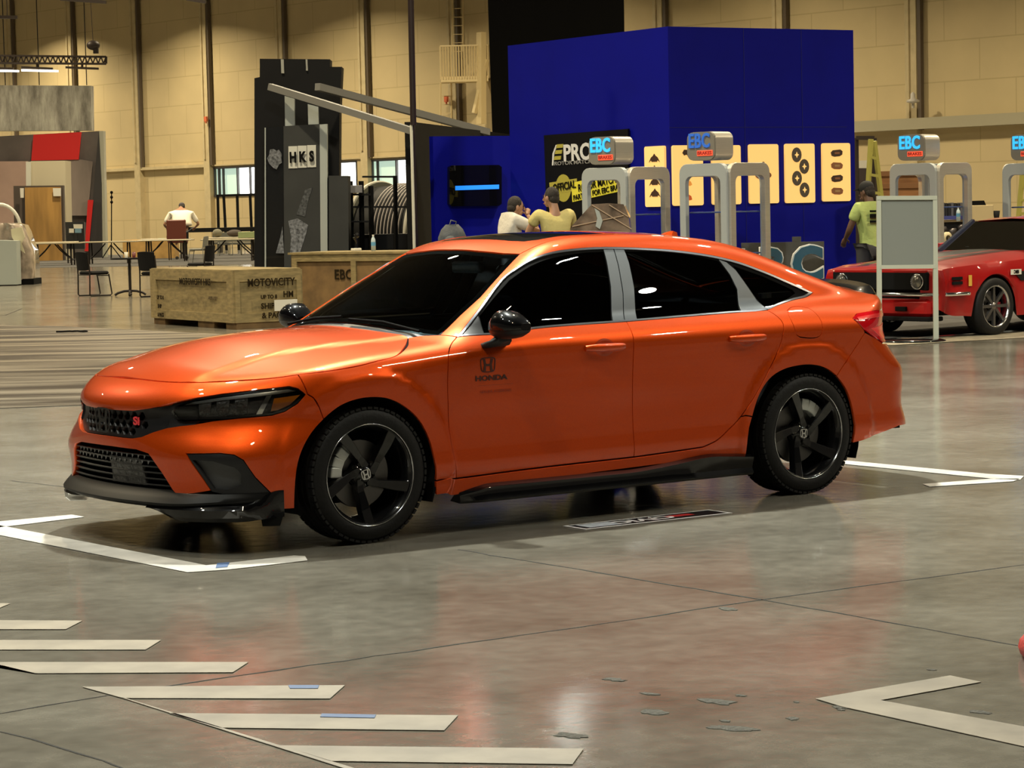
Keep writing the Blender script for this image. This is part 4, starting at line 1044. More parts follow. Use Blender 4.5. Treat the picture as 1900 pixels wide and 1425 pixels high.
# ------------------------------------------------------------------ blue booth
BLUEW = mat('blue_wall_paint', (.002, .004, .24), rough=.5, spec=.15, noise=(1.5, .08))
BLACKW = mat('black_panel', (.003, .003, .003), rough=.6, spec=.2)
def upright(p0, p1, z0, z1, th=.12):
    "a standing panel between two floor points, thickness away from the camera"
    a = Vector((p0.x, p0.y, 0)); b = Vector((p1.x, p1.y, 0)); d = (b-a); n = Vector((d.y, -d.x, 0)).normalized()
    if n.dot(Vector(CAM)-a) > 0: n = -n
    c = (a+b)/2+n*th/2
    return (c.x, c.y, (z0+z1)/2), (d.length, th, z1-z0), math.atan2(d.y, d.x), n
H = 3.97
Bc, Br, Bl = atz(1239, 49, H), atz(1583, 56, H), atz(942, 85, H)
c, d, rz, nR = upright(Bc, Br, 0, H)
base = thing('display_wall', 'tall dark blue angled booth wall behind the orange car', 'booth wall', (Bc.x, Bc.y, 0))
mb = MB(); mb.box(c, d, rz); mb.build('front_panel', BLUEW, base, world=True)
c, d, rzl, nL = upright(Bl, Bc, 0, H); mb = MB(); mb.box(c, d, rzl); mb.build('side_panel', BLUEW, base, world=True)
def on_face(u, v, P, n, out=0.0):
    "where the sight line meets the upright face through P with normal n"
    d = _dir(u, v); o = Vector(CAM); t = ((P+(-n)*out)-o).dot(n)/d.dot(n); return o+d*t
xr_ = (Br-Bc); xr_.z = 0; xr_.normalize(); xl_ = (Bc-Bl); xl_.z = 0; xl_.normalize()
seam = MB()
for u in (1380, 1487):
    q = on_face(u, 100, Bc, nR, .003); seam.box((q.x, q.y, H/2), (.006, .004, H), rz)
q = on_face(1410, 236, Bc, nR, .003); seam.box((q.x, q.y, q.z), ((Br-Bc).length*.96, .004, .006), rz)
seam.build('panel_seams', mat('seam_blue', (.004, .006, .12), rough=.6), base, world=True)
# glowing product panels
GLOW = mat('lightbox_cream', (.55, .40, .18), rough=.5, emis=(1.0, .56, .15), estr=.62)
PRD = mat('product_dark', (.06, .03, .02), rough=.5); PRDR = mat('product_red', (.5, .04, .02), rough=.5); PRDO = mat('product_orange', (.8, .30, .06), rough=.5, emis=(.9, .35, .05), estr=.25)
def lightbox(u0, u1, v0, v1, P, n, ex, label):
    c = on_face((u0+u1)/2, (v0+v1)/2, P, n, .04); a = on_face(u0, v0, P, n, .04); b = on_face(u1, v1, P, n, .04)
    w_ = abs((b-a).dot(ex)); h_ = abs(a.z-b.z)
    t = thing('product_lightbox', label, 'light box', tuple(c), group='glowing product panels on the blue wall')
    F_ = frame(c, ex, (0, 0, 1)); r = .03; pts = []
    for cx, cy, a0 in ((w_/2-r, h_/2-r, 0), (-w_/2+r, h_/2-r, 90), (-w_/2+r, -h_/2+r, 180), (w_/2-r, -h_/2+r, 270)):
        for k in range(4): q = math.radians(a0+30*k); pts.append((cx+r*math.cos(q), cy+r*math.sin(q)))
    mb = MB(); mb.prism(pts, c-(-n)*0, ex, (0, 0, 1), .001)
    mb = MB(); mb.prism(pts, c+n*.035, ex, (0, 0, 1), .035); mb.build('glowing_panel', GLOW, t, world=True)
    return t, c+(-n)*.004, w_, h_, ex
EZ = (0, 0, 1)
def blob(t, o, ex, pts, m, nm, depth=.006): mb = MB(); mb.prism(pts, o, ex, EZ, depth); return mb.build(nm, m, t, world=True)
def rot2(pts, a, cx, cy, s=1.0): return [(cx+s*(x*math.cos(a)-y*math.sin(a)), cy+s*(x*math.sin(a)+y*math.cos(a))) for x, y in pts]
pad = [(-.07, -.02), (-.06, .03), (-.02, .045), (.05, .03), (.075, -.01), (.04, -.03), (.0, -.015), (-.03, -.04)]
# calipers as arches (left panel), pads, discs, shoes
t, o, w_, h_, ex = lightbox(1195, 1234, 272, 383, Bc, nL, xl_, 'half hidden glowing panel left of the blue wall corner, with four pad drawings')
for k in range(4):
    arch = [(-.085, -.03), (-.05, .015), (-.02, .03), (0, .05), (.02, .03), (.05, .015), (.085, -.03), (.05, -.01), (.04, -.025), (-.04, -.025), (-.05, -.01)]
    blob(t, o, xl_, rot2(arch, 0, .01, .24-.16*k, 1.5), PRD, 'product_picture')
t, o, w_, h_, ex = lightbox(1248, 1306, 270, 381, Bc, nR, xr_, 'glowing panel right of the blue corner with dark, red and orange pad pictures')
for k, (m_, a) in enumerate(((PRD, -.4), (PRDR, -.2), (PRDO, -.1), (mat('product_vermilion', (.85, .15, .03), rough=.5), -.3))): blob(t, o, xr_, rot2(pad, a, -.02, .30-.19*k-.03*(k > 0), 1.05), m_, 'product_picture')
t, o, w_, h_, ex = lightbox(1321, 1376, 270, 379, Bc, nR, xr_, 'glowing panel behind the middle display tower with hanging tool pictures')
for k in range(2): blob(t, o, xr_, rot2([(-.008, -.18), (.008, -.18), (.01, .05), (.03, .09), (.0, .13), (-.03, .09), (-.01, .05)], 0, -.10+.10*k, -.02, .9), PRD if k else PRDO, 'product_picture')
t, o, w_, h_, ex = lightbox(1390, 1446, 268, 377, Bc, nR, xr_, 'glowing panel with one large brake assembly picture, third panel from the right end')
disc = [(math.cos(2*PI*k/16), math.sin(2*PI*k/16)) for k in range(16)]
blob(t, o, xr_, [(x*.14-.02, y*.06-.02) for x, y in disc], mat('product_brown', (.30, .12, .05), rough=.5), 'product_picture'); blob(t, o, xr_, [(x*.05-.02, y*.11+.06) for x, y in disc], PRD, 'product_picture', .009)
t, o, w_, h_, ex = lightbox(1457, 1513, 267, 376, Bc, nR, xr_, 'glowing panel with four drilled brake disc pictures')
for k in range(4):
    cx = (-.065, .065)[k % 2]; cz = .26-.165*k; blob(t, o, xr_, [(x*.085+cx, y*.105+cz) for x, y in disc], mat('product_grey', (.10, .08, .06), rough=.5), 'product_picture')
    star = [((.040 if j % 2 else .018)*math.cos(PI*j/4+.8)+cx, (.045 if j % 2 else .02)*math.sin(PI*j/4+.8)+cz) for j in range(8)]; blob(t, o, xr_, star, GLOW, 'product_picture', .009)
t, o, w_, h_, ex = lightbox(1526, 1579, 266, 373, Bc, nR, xr_, 'glowing panel with four brown pad pictures at the right end of the blue wall')
for k in range(4): 
    p_ = [(-.10, -.03), (-.11, .02), (-.07, .05), (.07, .05), (.11, .02), (.10, -.03), (.05, -.05), (-.05, -.05)]
    blob(t, o, xr_, rot2(p_, -.05 if k % 2 else .08, 0, .27-.18*k, .95), _M['product_brown'] if k % 2 else PRD, 'product_picture'); blob(t, o, xr_, rot2([(-.05, -.015), (-.05, .02), (.06, .02), (.06, -.015)], 0, 0, .27-.18*k, .8), _M['product_brown'] if k % 2 == 0 else mat('product_tan', (.45, .28, .12), rough=.5), 'product_picture', .009)
# black banner with lettering on the left face
bt = thing('wall_banner', 'black banner with PRO lettering and yellow strips on the blue wall', 'banner', tuple(on_face(1080, 330, Bl, nL, .05)))
def on_l(u, v, out): return on_face(u, v, Bl, nL, out)
def facepoly(name, pts, m, par, P, n, ex, out, depth=.02):
    o0 = on_face(pts[0][0], pts[0][1], P, n, out); q = []
    for u, v in pts:
        r = on_face(u, v, P, n, out)-o0; q.append((r.dot(ex), r.z))
    mb = MB(); mb.prism(q, o0-(-n)*depth*0+n*depth, ex, EZ, depth); return mb.build(name, m, par, world=True)
BNR = mat('banner_black', (.003, .003, .003), rough=.4, spec=.3)
facepoly('banner_cloth', [(1009, 251), (1165, 239), (1165, 420), (1015, 425)], BNR, bt, Bl, nL, xl_, .05, .03)
WHT = mat('letter_white', (.70, .72, .74), rough=.4); YEL = mat('banner_yellow', (.80, .74, .06), rough=.5); DYEL = mat('banner_dull_yellow', (.42, .38, .06), rough=.5)
up_l = Vector(EZ)
def face_text(nm, body, u0, u1, v0, v1, P, n, ex, m, par, out=.06, bold=.01, shear=0.0, tilt=0.0, depth=.006):
    "text fitted to run from (u0,v0) to (u1,v1) along its middle"
    a = on_face(u0, v0, P, n, out); b = on_face(u1, v1, P, n, out); dx = (b-a); W_ = dx.length
    ex2 = dx.normalized(); ez_ = -n; ey2 = ez_.cross(ex2).normalized()
    if ey2.z < 0: ey2 = -ey2
    return a, b, W_, ex2, ey2
def fit_text(nm, body, u0, v0, u1, v1, hpx, P, n, ex, m, par, out=.06, bold=.0, shear=0.0, depth=.006, ppm=125):
    a, b, W_, ex2, ey2 = face_text(nm, body, u0, u1, v0, v1, P, n, ex, m, par, out)
    mid = (a+b)/2; hh = (on_face((u0+u1)/2, (v0+v1)/2-hpx/2, P, n, out)-on_face((u0+u1)/2, (v0+v1)/2+hpx/2, P, n, out)).length
    size = hh/.70
    o = text(nm, body, size, frame(mid, ex2, ey2), m, par, depth=depth, bold=bold*size, shear=shear, world=True)
    xs = [v.co[0]*ex2.x+v.co[1]*ex2.y+v.co[2]*ex2.z for v in o.data.vertices]
    if xs:
        s_ = W_/(max(xs)-min(xs)); c0 = (max(xs)+min(xs))/2; mm = mid.dot(ex2)
        for v in o.data.vertices:
            d = v.co.dot(ex2)-c0; v.co = v.co+ex2*(d*(s_-1)+(mm-c0))
    return o
fit_text('banner_lettering', 'PRO-C', 1046, 286, 1128, 279, 30, Bl, nL, xl_, WHT, bt, bold=.03)
fit_text('banner_small_lettering', 'ROTOR MATCHING S', 1029, 304, 1124, 298, 7, Bl, nL, xl_, mat('letter_grey', (.30, .30, .30), rough=.5), bt, bold=.01)
for k in range(3): facepoly('emblem_bar', [(1033-2*k, 268+11*k), (1045-2*k, 267+11*k), (1044-2*k, 274+11*k), (1031-2*k, 275+11*k)], DYEL, bt, Bl, nL, xl_, .06, .01)
facepoly('emblem_arc', [(1031, 269), (1034, 268.5), (1028, 285), (1026.5, 307), (1024, 307), (1025, 285)], WHT, bt, Bl, nL, xl_, .06, .01)
facepoly('yellow_strip', [(1060, 340), (1163, 313), (1163, 352), (1062, 375)], YEL, bt, Bl, nL, xl_, .06, .01)
facepoly('dull_strip', [(1019, 339), (1070, 331), (1070, 352), (1062, 355), (1045, 357), (1021, 360)], DYEL, bt, Bl, nL, xl_, .057, .01)
cc = on_face(1045, 349, Bl, nL, .055); mb = MB(); mb.prism([(.20*math.cos(2*PI*k/24), .20*math.sin(2*PI*k/24)) for k in range(24)], cc+nL*.01, xl_, EZ, .01); mb.build('yellow_disc', DYEL, bt, world=True)
BLT = mat('letter_black', (.004, .004, .004), rough=.6, spec=.1)
fit_text('strip_lettering', 'ROTOR MATCHING', 1073, 350, 1160, 328, 14, Bl, nL, xl_, BLT, bt, out=.068, bold=.01)
fit_text('strip_lettering', 'PARTNER FOR EBC BRAKES', 1064, 368, 1160, 344, 10, Bl, nL, xl_, BLT, bt, out=.068, bold=.01)
fit_text('strip_lettering', 'OFFICIAL', 1026, 350, 1068, 342, 14, Bl, nL, xl_, BLT, bt, out=.068, bold=.01)
# low blue wing with a screen, black wall with slanted top
HB = 2.64
Wl, Wr = atz(803, 253, HB), atz(950, 252, HB); c, d, rzw, nW = upright(Wl, Wr, 0, HB)
wg_ = MB(); wg_.box(c, d, rzw); tag(wg_.build('low_display_wall', BLUEW), 'low blue wall wing carrying a black screen, left of the tall blue wall', 'booth wall')
xw = (Wr-Wl); xw.z = 0; xw.normalize()
tv = thing('wall_screen', 'black flat screen with a bright blue bar on the low blue wall', 'screen', tuple(on_face(883, 345, Wl, nW, .05)))
facepoly('screen_body', [(834, 310), (838, 307), (926, 306), (931, 310), (931, 378), (926, 382), (838, 383), (834, 379)], GLOSSBLK, tv, Wl, nW, xw, .08, .07)
facepoly('blue_bar', [(845, 345), (926, 342.5), (926, 350.5), (845, 353)], mat('screen_blue', (.02, .2, .8), emis=(.01, .19, .85), estr=1.0), tv, Wl, nW, xw, .085, .004)
Kl, Kr = atz(765, 226, 2.86), atz(946, 249, 2.86); c, d, rzk, nK = upright(Kl, Kr, 0, 2.86)
mb = MB(); mb.box(c, d, rzk); tag(mb.build('black_display_wall', BLACKW), 'black booth wall beside the hanging pole, left of the blue wing', 'booth wall')
# hanging black drape
q0, q1 = ground_at(908, 47), ground_at(1160, 47); zt = 8.5
mb = MB(); a = atd(899, -20, 47); b = atd(1160, -20, 47); e = atd(917, 260, 47); f_ = atd(1160, 260, 47); dd = Vector((_F.x, _F.y, 0)).normalized()*.15
rings = []
for t in range(13):
    u = t/12; wv = .04*math.sin(t*2.1); rings.append([a.lerp(b, u)+dd*wv, e.lerp(f_, u)+dd*wv, e.lerp(f_, u)+dd*(1+wv), a.lerp(b, u)+dd*(1+wv)])
for r_ in rings:
    for k in (0, 3): r_[k] = Vector((r_[k].x, r_[k].y, 10.5))
    for k in (1, 2): r_[k] = Vector((r_[k].x, r_[k].y, 0.0))
mb.loft(rings, cap=True); tag(mb.build('hanging_drape', mat('drape_black', (.003, .003, .003), rough=.95, spec=.1)), 'tall black drape rising behind the blue wall to the roof', 'drape')
# ------------------------------------------------------------------ display towers
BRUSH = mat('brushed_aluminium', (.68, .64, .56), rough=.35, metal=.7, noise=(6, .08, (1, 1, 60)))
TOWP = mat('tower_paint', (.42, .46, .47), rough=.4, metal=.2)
ECYAN = mat('sign_cyan', (.03, .35, .75), rough=.4, emis=(.03, .40, .80), estr=.9); ERED = mat('sign_red', (.8, .10, .05), rough=.4, emis=(.9, .08, .03), estr=.7)
EBLU = mat('sign_blue', (.03, .12, .50), rough=.4, emis=(.03, .14, .55), estr=.35)
def arch_poly(w_, h_, t, r=.12, ri=.09):
    "outline of an upside-down U with rounded corners"
    P = [(-w_/2, 0), (-w_/2, h_-r)]
    for k in range(5): a = PI-PI/2*k/4; P.append((-w_/2+r+r*math.cos(a), h_-r+r*math.sin(a)))
    for k in range(5): a = PI/2-PI/2*k/4; P.append((w_/2-r+r*math.cos(a), h_-r+r*math.sin(a)))
    P += [(w_/2, 0), (w_/2-t, 0), (w_/2-t, h_-t*1.6-ri)]
    for k in range(5): a = PI/2*k/4; P.append((w_/2-t-ri+ri*math.cos(a), h_-t*1.6-ri+ri*math.sin(a)))
    for k in range(5): a = PI/2+PI/2*k/4; P.append((-w_/2+t+ri+ri*math.cos(a), h_-t*1.6-ri+ri*math.sin(a)))
    P += [(-w_/2+t, h_-t*1.6-ri), (-w_/2+t, 0)]
    out = []
    for p in P:
        if not out or abs(out[-1][0]-p[0])+abs(out[-1][1]-p[1]) > 1e-4: out.append(p)
    return out
def tower(label, u, D, rz, htop, lit=True):
    g = ground_at(u, D); t = thing('display_tower', label, 'display tower', tuple(g), rz, group='brushed metal display towers round the blue booth')
    # four arched sides of a square frame: two planes crossing at the corner facing us
    w_ = .78; h_ = htop-.40
    for k, (ox, oy, ang) in enumerate(((-w_/2, -w_/2, 0), (w_/2, -w_/2, PI/2), (-w_/2, w_/2, 0), (-w_/2, -w_/2, PI/2))):
        e = Vector((math.cos(ang), math.sin(ang), 0)); o_ = Vector((ox, oy, 0))+e*w_/2
        mb = MB(); mb.prism(arch_poly(w_, h_, .10), o_-Vector((e.y, -e.x, 0))*.03, e, EZ, .07)
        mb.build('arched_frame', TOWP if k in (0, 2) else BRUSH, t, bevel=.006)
    for z in (h_-.62, h_-1.15, h_-1.7, .35):
        mb = MB(); mb.rbox((0, 0, z), (w_-.12, w_-.12, .02), .03); mb.build('shelf', mat('shelf_glass_dark', (.05, .08, .22), rough=.15, coat=.5), t)
    # sign drum on top
    mb = MB(); r = .09; hh = .36; ww = .46
    prof = []
    for cx, cz, a0 in ((ww/2-r, hh/2-r, 0), (-ww/2+r, hh/2-r, 90), (-ww/2+r, -hh/2+r, 180), (ww/2-r, -hh/2+r, 270)):
        for k in range(5): a = math.radians(a0+22.5*k); prof.append((cx+r*math.cos(a), cz+r*math.sin(a)))
    y0 = -w_/2-.06
    mb.loft([[(x, y, h_+.04+hh/2+z) for x, z in prof] for y in (y0+.02, y0+.36)], cap=True, smooth=True)
    dr = mb.build('sign_drum', BRUSH, t); md = dr.modifiers.new('e', 'EDGE_SPLIT'); md.split_angle = math.radians(40)
    mb = MB(); mb.prism([(x*.98, z*.98) for x, z in prof], (0, y0+.025, h_+.04+hh/2), (1, 0, 0), EZ, .03); mb.build('sign_plate', mat('sign_plate_grey', (.20, .19, .16), rough=.5), t)
    text('sign_lettering', 'EBC', .25, frame((-.02, y0-.01, h_+.04+hh/2+.06), (1, 0, 0), EZ), ECYAN if lit else EBLU, t, depth=.02, bold=.006, sx=.78, space=1.06)
    mb = MB(); mb.rbox((.07, y0-.005, h_+.04+.09), (.26, .02, .07), .009); mb.build('sign_strip', ERED, t)
    text('strip_letters', 'BRAKES', .06, frame((.07, y0-.017, h_+.04+.09), (1, 0, 0), EZ), mat('strip_dark', (.30, .02, .02), rough=.5), t, depth=.002, bold=.002, sx=1.15)
    return t

TRZ = -1.41
for lab, u, D, v, lit in (('brushed metal display tower nearest the black banner, glowing blue sign on top', 1162, 33.2, 254, True), ('middle brushed metal display tower in front of the glowing panels', 1345, 32.4, 245, False),
                          ('display tower behind the grey sign board, its blue sign glowing against the hall wall', 1727, 35.6, 250, True), ('display tower cut off by the right edge of the picture', 1935, 36.0, 250, True)):
    tower(lab, u, D, TRZ, atd(u, v, D).z, lit)
# leaning blue letters on a dark plinth with a dark plate behind
LETB = mat('letter_steel_blue', (.035, .13, .20), rough=.3, metal=.2, coat=.5); EDGE = mat('letter_edge_white', (.75, .75, .72), rough=.4)
D = 33.5; t = thing('sign_letters', 'large steel blue EBC letters with white edges standing against a dark plate', 'sign', tuple(ground_at(1455, D)))
rt_ = _R.copy(); rt_.z = 0; rt_.normalize()
for ch, u, v in (('E', 1360, 500), ('B', 1432, 496), ('C', 1498, 492)):
    p = atd(u, v, D); M = frame(p, rt_, (0, 0, 1))
    text('letter_back', ch, .60, M @ Matrix.Translation((0, 0, -.03)), EDGE, t, depth=.10, bold=.045, sx=.95, world=True)
    text('letter_face', ch, .60, M @ Matrix.Translation((0, 0, .03)), LETB, t, depth=.06, bold=.028, sx=.95, world=True)
p = atd(1450, 560, D+.15); mb = MB(); mb.rbox((p.x, p.y, .20), (1.6, .5, .40), .02, rz=-YAW+0); tag(mb.build('plinth', mat('plinth_black', (.02, .02, .02), rough=.7)), 'black plinth under the large blue letters, hidden behind the orange car', 'plinth')
p0, p1 = atd(1375, 451, D+.6), atd(1529, 450, D+.45); zt = p0.z; c, d, rz_, n_ = upright(p0, p1, 0, zt, .06); mb = MB(); mb.box(c, d, rz_); q = atd(1478, 446, D+.55); mb.box((q.x, q.y, zt+.03), (.12, .06, .08), rz_)
tag(mb.build('backing_plate', mat('plate_grey', (.05, .05, .045), rough=.5, noise=(3, .4))), 'dark grey plate standing behind the large blue letters', 'panel')

# ------------------------------------------------------------------ black stand with grey beams
D = 39.0
BLK2 = mat('stand_black', (.0035, .0036, .004), rough=.5, spec=.25); GREYP = mat('stand_grey', (.026, .028, .027), rough=.5, noise=(2, .15)); SILV = mat('stand_silver', (.44, .48, .46), rough=.4, metal=.3)
BEAM = mat('beam_grey', (.16, .16, .15), rough=.5)
def slab(name, pts, D, th, m, par=None, back=True):
    "upright shape at depth D outlined by sight lines, with real thickness behind it"
    P = [atd(u, v, D) for u, v in pts]; o = P[0]; ex = rt_; ez = Vector(EZ); n = ex.cross(ez)  # towards camera
    q = [((p-o).dot(ex), (p-o).z) for p in P]
    # all points at one depth lie in a plane nearly facing the camera; use its horizontal normal
    mb = MB(); mb.prism(q, o-n*th, ex, ez, th); return mb.build(name, m, par, world=par is not None)
stand = thing('exhibition_stand', 'tall black exhibition stand with grey beams and white block lettering, left of centre', 'stand', tuple(ground_at(555, D)))
slab('rear_tower', [(472, 620), (472, 145), (482, 143), (482, 109), (612, 110), (612, 124), (634, 124), (630, 210), (628, 620)], D+.8, .5, BLK2, stand)
slab('cable_slot', [(521, 110), (526, 110), (527, 136), (522, 136)], D+.75, .05, mat('slot_light', (.35, .36, .33), rough=.5), stand)
slab('cable_slot', [(567, 110), (570, 110), (571, 131), (568, 131)], D+.75, .05, _M['slot_light'], stand)
slab('glass_panel', [(491, 620), (491, 237), (528, 235), (528, 620)], D+.15, .06, mat('dark_panel', (.004, .0045, .005), rough=.25, coat=.2), stand)
slab('panel_edge', [(491, 620), (491, 237), (493, 237), (494, 620)], D+.1, .03, SILV, stand)
slab('grey_panel', [(528, 620), (526, 234), (594, 230), (597, 620)], D, .12, GREYP, stand)
slab('silver_post', [(596, 620), (593, 231), (607, 230), (608, 620)], D-.05, .15, SILV, stand)
slab('grey_cabinet', [(610, 620), (610, 326), (646, 326), (648, 620)], D-.1, .6, GREYP, stand)
for u0, u1, va, vb in ((529, 547, 178, 234), (572, 591, 193, 231)): slab('upright_post', [(u0, vb), (u0-1, va), (u1-1, va+5), (u1, vb)], D+.1, .12, SILV, stand)
def beam(pts, Da, Db):
    A = atd(pts[0][0], pts[0][1], Da); B = atd(pts[1][0], pts[1][1], Db); mb = MB(); mb.bar(A, B, .10, pts[2]); c_ = (A+B)/2; tag(mb.build('steel_beam', BEAM), pts[3], 'beam')
beam(((501, 161), (765, 243), .10, 'nearer grey steel beam sloping from the black stand down to the hanging pole'), D-.05, 37.4); beam(((589, 161), (905, 245), .11, 'farther grey steel beam sloping from the black stand towards the blue booth'), D+.05, 43)
# white block letters
WB = mat('block_white', (.62, .63, .58), rough=.5)
n_ = rt_.cross(Vector(EZ))
for k, ch in enumerate('HKS'):
    u = 543.5+17.3*k; v = 292-1.0*k
    slab('letter_block', [(u-8.0, v+20.5), (u-8.4, v-20.5), (u+8.0, v-21), (u+8.4, v+20)], D-.02, .03, WB, stand)
    p = atd(u, v+1, D-.06); text('block_letter', ch, .215, frame(p, rt_, EZ), BLT, stand, depth=.01, bold=.011, sx=.70, world=True)
PIC = mat('print_grey', (.14, .15, .17), rough=.5, noise=(25, .8)); PIC2 = mat('print_dim', (.06, .065, .07), rough=.5, noise=(30, .8))
slab('turbo_print', [(498+12+12*math.cos(2*PI*k/14)*(1+.2*(k % 2)), 294+21*math.sin(2*PI*k/14)*(1-.15*(k % 3))) for k in range(14)], D+.08, .02, PIC, stand)
slab('clamp_print', [(566, 352), (580, 348), (572, 372), (566, 402), (550, 398), (558, 376)], D-.01, .01, PIC2, stand)
slab('part_print', [(535, 410), (552, 405), (572, 418), (566, 440), (556, 470), (538, 470), (540, 440)], D-.01, .01, PIC, stand)
slab('part_print', [(512, 470), (520, 440), (524, 420), (527, 470)], D+.08, .01, PIC, stand)
# hanging pole with white lower tube
pp = thing('hanging_pole', 'slim black pole with a pale lower tube standing before the black booth wall', 'pole', tuple(ground_at(768, 37.0)))
a, b = atd(761, -60, 37), atd(767, 232, 37); mb = MB(); mb.cyl(a, b, .045, 12); mb.build('black_pole', mat('pole_black', (.02, .012, .012), rough=.35), pp, world=True)
a, b = atd(763, 232, 37), atd(769, 470, 37); b2 = Vector((b.x, b.y, 0)); mb = MB(); mb.cyl(a, b2, .022, 10); mb.build('pale_tube', mat('tube_white', (.60, .60, .52), rough=.4), pp, world=True)
a, b = atd(765.5, 232, 37.1), atd(772, 470, 37.1); b2 = Vector((b.x, b.y, 0)); mb = MB(); mb.cyl(a, b2, .03, 10); mb.build('black_tube', _M['pole_black'], pp, world=True)
# shelving with parts in front of the drum
sh = thing('shelf_rack', 'black open shelf rack between the grey cabinet and the ribbed drum', 'shelf rack', tuple(ground_at(668, 40)))
for u, v0, v1 in ((650, 336, 470), (670, 336, 470), (688, 345, 470), (733, 326, 470)):
    a, b = atd(u, v0, 40), atd(u+1, v1, 40); mb = MB(); mb.bar(a, Vector((b.x, b.y, 0)), .06 if u != 733 else .05); mb.build('upright', BLK2, sh, world=True)
for u0, u1, v in ((650, 688, 361), (650, 760, 384), (650, 686, 411), (672, 735, 328)):
    a, b = atd(u0, v, 40), atd(u1, v, 40); mb = MB(); mb.bar(a, b, .25 if u1 < 700 else .03, .03); mb.build('shelf_board', BLK2, sh, world=True)
p = atd(661, 351, 39.8); mb = MB(); mb.rbox(p, (.14, .15, .12), .01); tag(mb.build('small_box', mat('box_lilac', (.22, .22, .24), rough=.6)), 'small pale box on the top of the black shelf rack', 'box')
# ribbed drum: ring shaped ribs between two large round end plates
DR = 45.0; ax = (rt_*.80+Vector((_F.x, _F.y, 0)).normalized()*-.60).normalized(); cz = atd(715, 436, DR).z; cen = atd(706, 436, DR); RD_ = (atd(700, 338, DR)-atd(700, 436, DR)).length
dr = thing('ribbed_drum', 'large ribbed cable drum with pale rims, partly behind the black booth wall', 'drum', (cen.x, cen.y, 0))
RIBM = mat('rib_pale', (.30, .27, .25), rough=.4); PLATE = mat('drum_olive', (.10, .10, .075), rough=.7); RIMW = mat('drum_rim', (.50, .48, .40), rough=.45)
e2 = Vector(EZ); e1 = ax.cross(e2).normalized()
def ringat(off, R_, th, m, nm, plate=None):
    c = cen+ax*off; mb = MB(); mb.tube([c+(e1*math.cos(2*PI*k/48)+e2*math.sin(2*PI*k/48))*R_ for k in range(48)], th, 6, closed=True); mb.build(nm, m, dr, world=True)
    if plate: mb = MB(); mb.tube([c+ax*.0, c+ax*.06], R_, 48, smooth=False); mb.build('end_plate', PLATE, dr, world=True)
ringat(0, RD_, .03, RIMW, 'rim', True)
for k in range(9): ringat(.50+.08*k, RD_*.96, .012, RIBM, 'rib')
mb = MB(); mb.tube([cen+ax*.06, cen+ax*1.3], RD_*.92, 40); mb.build('drum_core', BLK2, dr, world=True)
ringat(1.32, RD_, .035, RIMW, 'rim', True)
mb = MB(); mb.box((cen.x+ax.x*.7, cen.y+ax.y*.7, (cen.z-RD_*.9)/2), (1.2, .9, max(.05, cen.z-RD_*.9))); mb.build('drum_cradle', BLK2, dr, world=True)
# shelf front behind the crate: dark cabinet carrying bottle and figure
mb = MB(); a, b = atd(649, 436, 40.6), atd(762, 436, 40.6); c, d, rz_, n2 = upright(a, b, 0, a.z, .5); mb.box(c, d, rz_); tag(mb.build('low_cabinet', BLK2), 'low black cabinet below the ribbed drum', 'cabinet')

# ------------------------------------------------------------------ wooden crates
PLY = mat('crate_plywood', (.23, .175, .075), rough=.75, noise=(7, .28, (1, 1, 4))); PLYD = mat('crate_dark_ply', (.16, .095, .035), rough=.75, noise=(6, .25)); STEN = mat('stencil_black', (.018, .012, .005), rough=.9, spec=.1)
A, B, C_ = atz(284, 601), atz(437, 612), atz(549, 590); HC = .80; z0 = .09
cr = thing('wooden_crate', 'low plywood crate with black stencilled lettering on skids, behind the car nose', 'crate', (B.x, B.y, 0))
AB = (B-A).normalized(); Dd = Vector((-AB.y, AB.x, 0))*.98
if Dd.dot(_FH) < 0: Dd = -Dd
C_ = B+Dd; A2 = A+Dd
def face(nm, P, Q, z0, z1, m, off=.0, th=.03):
    d_ = (Q-P).normalized(); n = Vector((d_.y, -d_.x, 0))
    if n.dot(Vector(CAM)-P) < 0: n = -n
    c = (P+Q)/2+n*(off-th/2); mb = MB(); mb.box((c.x, c.y, (z0+z1)/2), ((Q-P).length, th, z1-z0), math.atan2(d_.y, d_.x)); return mb.build(nm, m, cr, world=True)
face('long_side', A, B, z0, HC-.02, PLY); face('end_side', B, C_, z0, HC-.02, PLY); face('long_side', A2, C_, z0, HC-.02, PLY, off=0); face('end_side', A, A2, z0, HC-.02, PLY)
mb = MB(); vs = [A, B, C_, A2]; mb.add([Vector((p.x, p.y, HC-.03)) for p in vs]+[Vector((p.x, p.y, HC)) for p in vs], [(0, 1, 2, 3), (4, 5, 6, 7)]+[(i, (i+1) % 4, 4+(i+1) % 4, 4+i) for i in range(4)]); mb.build('lid', PLY, cr, world=True)
def batten(P, Q, t0, t1, z0_, z1_, m=PLY): face('batten', P.lerp(Q, t0), P.lerp(Q, t1), z0_, z1_, m, off=.025, th=.025)
for P, Q in ((A, B), (B, C_)):
    batten(P, Q, 0, 1, HC-.16, HC-.01); batten(P, Q, 0, 1, z0, z0+.12)
    batten(P, Q, 0, .07, z0+.12, HC-.16); batten(P, Q, .93, 1, z0+.12, HC-.16)
for t0, t1 in ((0.0, .14), (.55, .74), (.88, 1)): mb = MB(); q = A.lerp(B, (t0+t1)/2)+Dd*.5; mb.box((q.x, q.y, z0/2), ((B-A).length*(t1-t0), Dd.length*.96, z0), math.atan2((B-A).y, (B-A).x)); mb.build('skid', PLYD, cr, world=True)
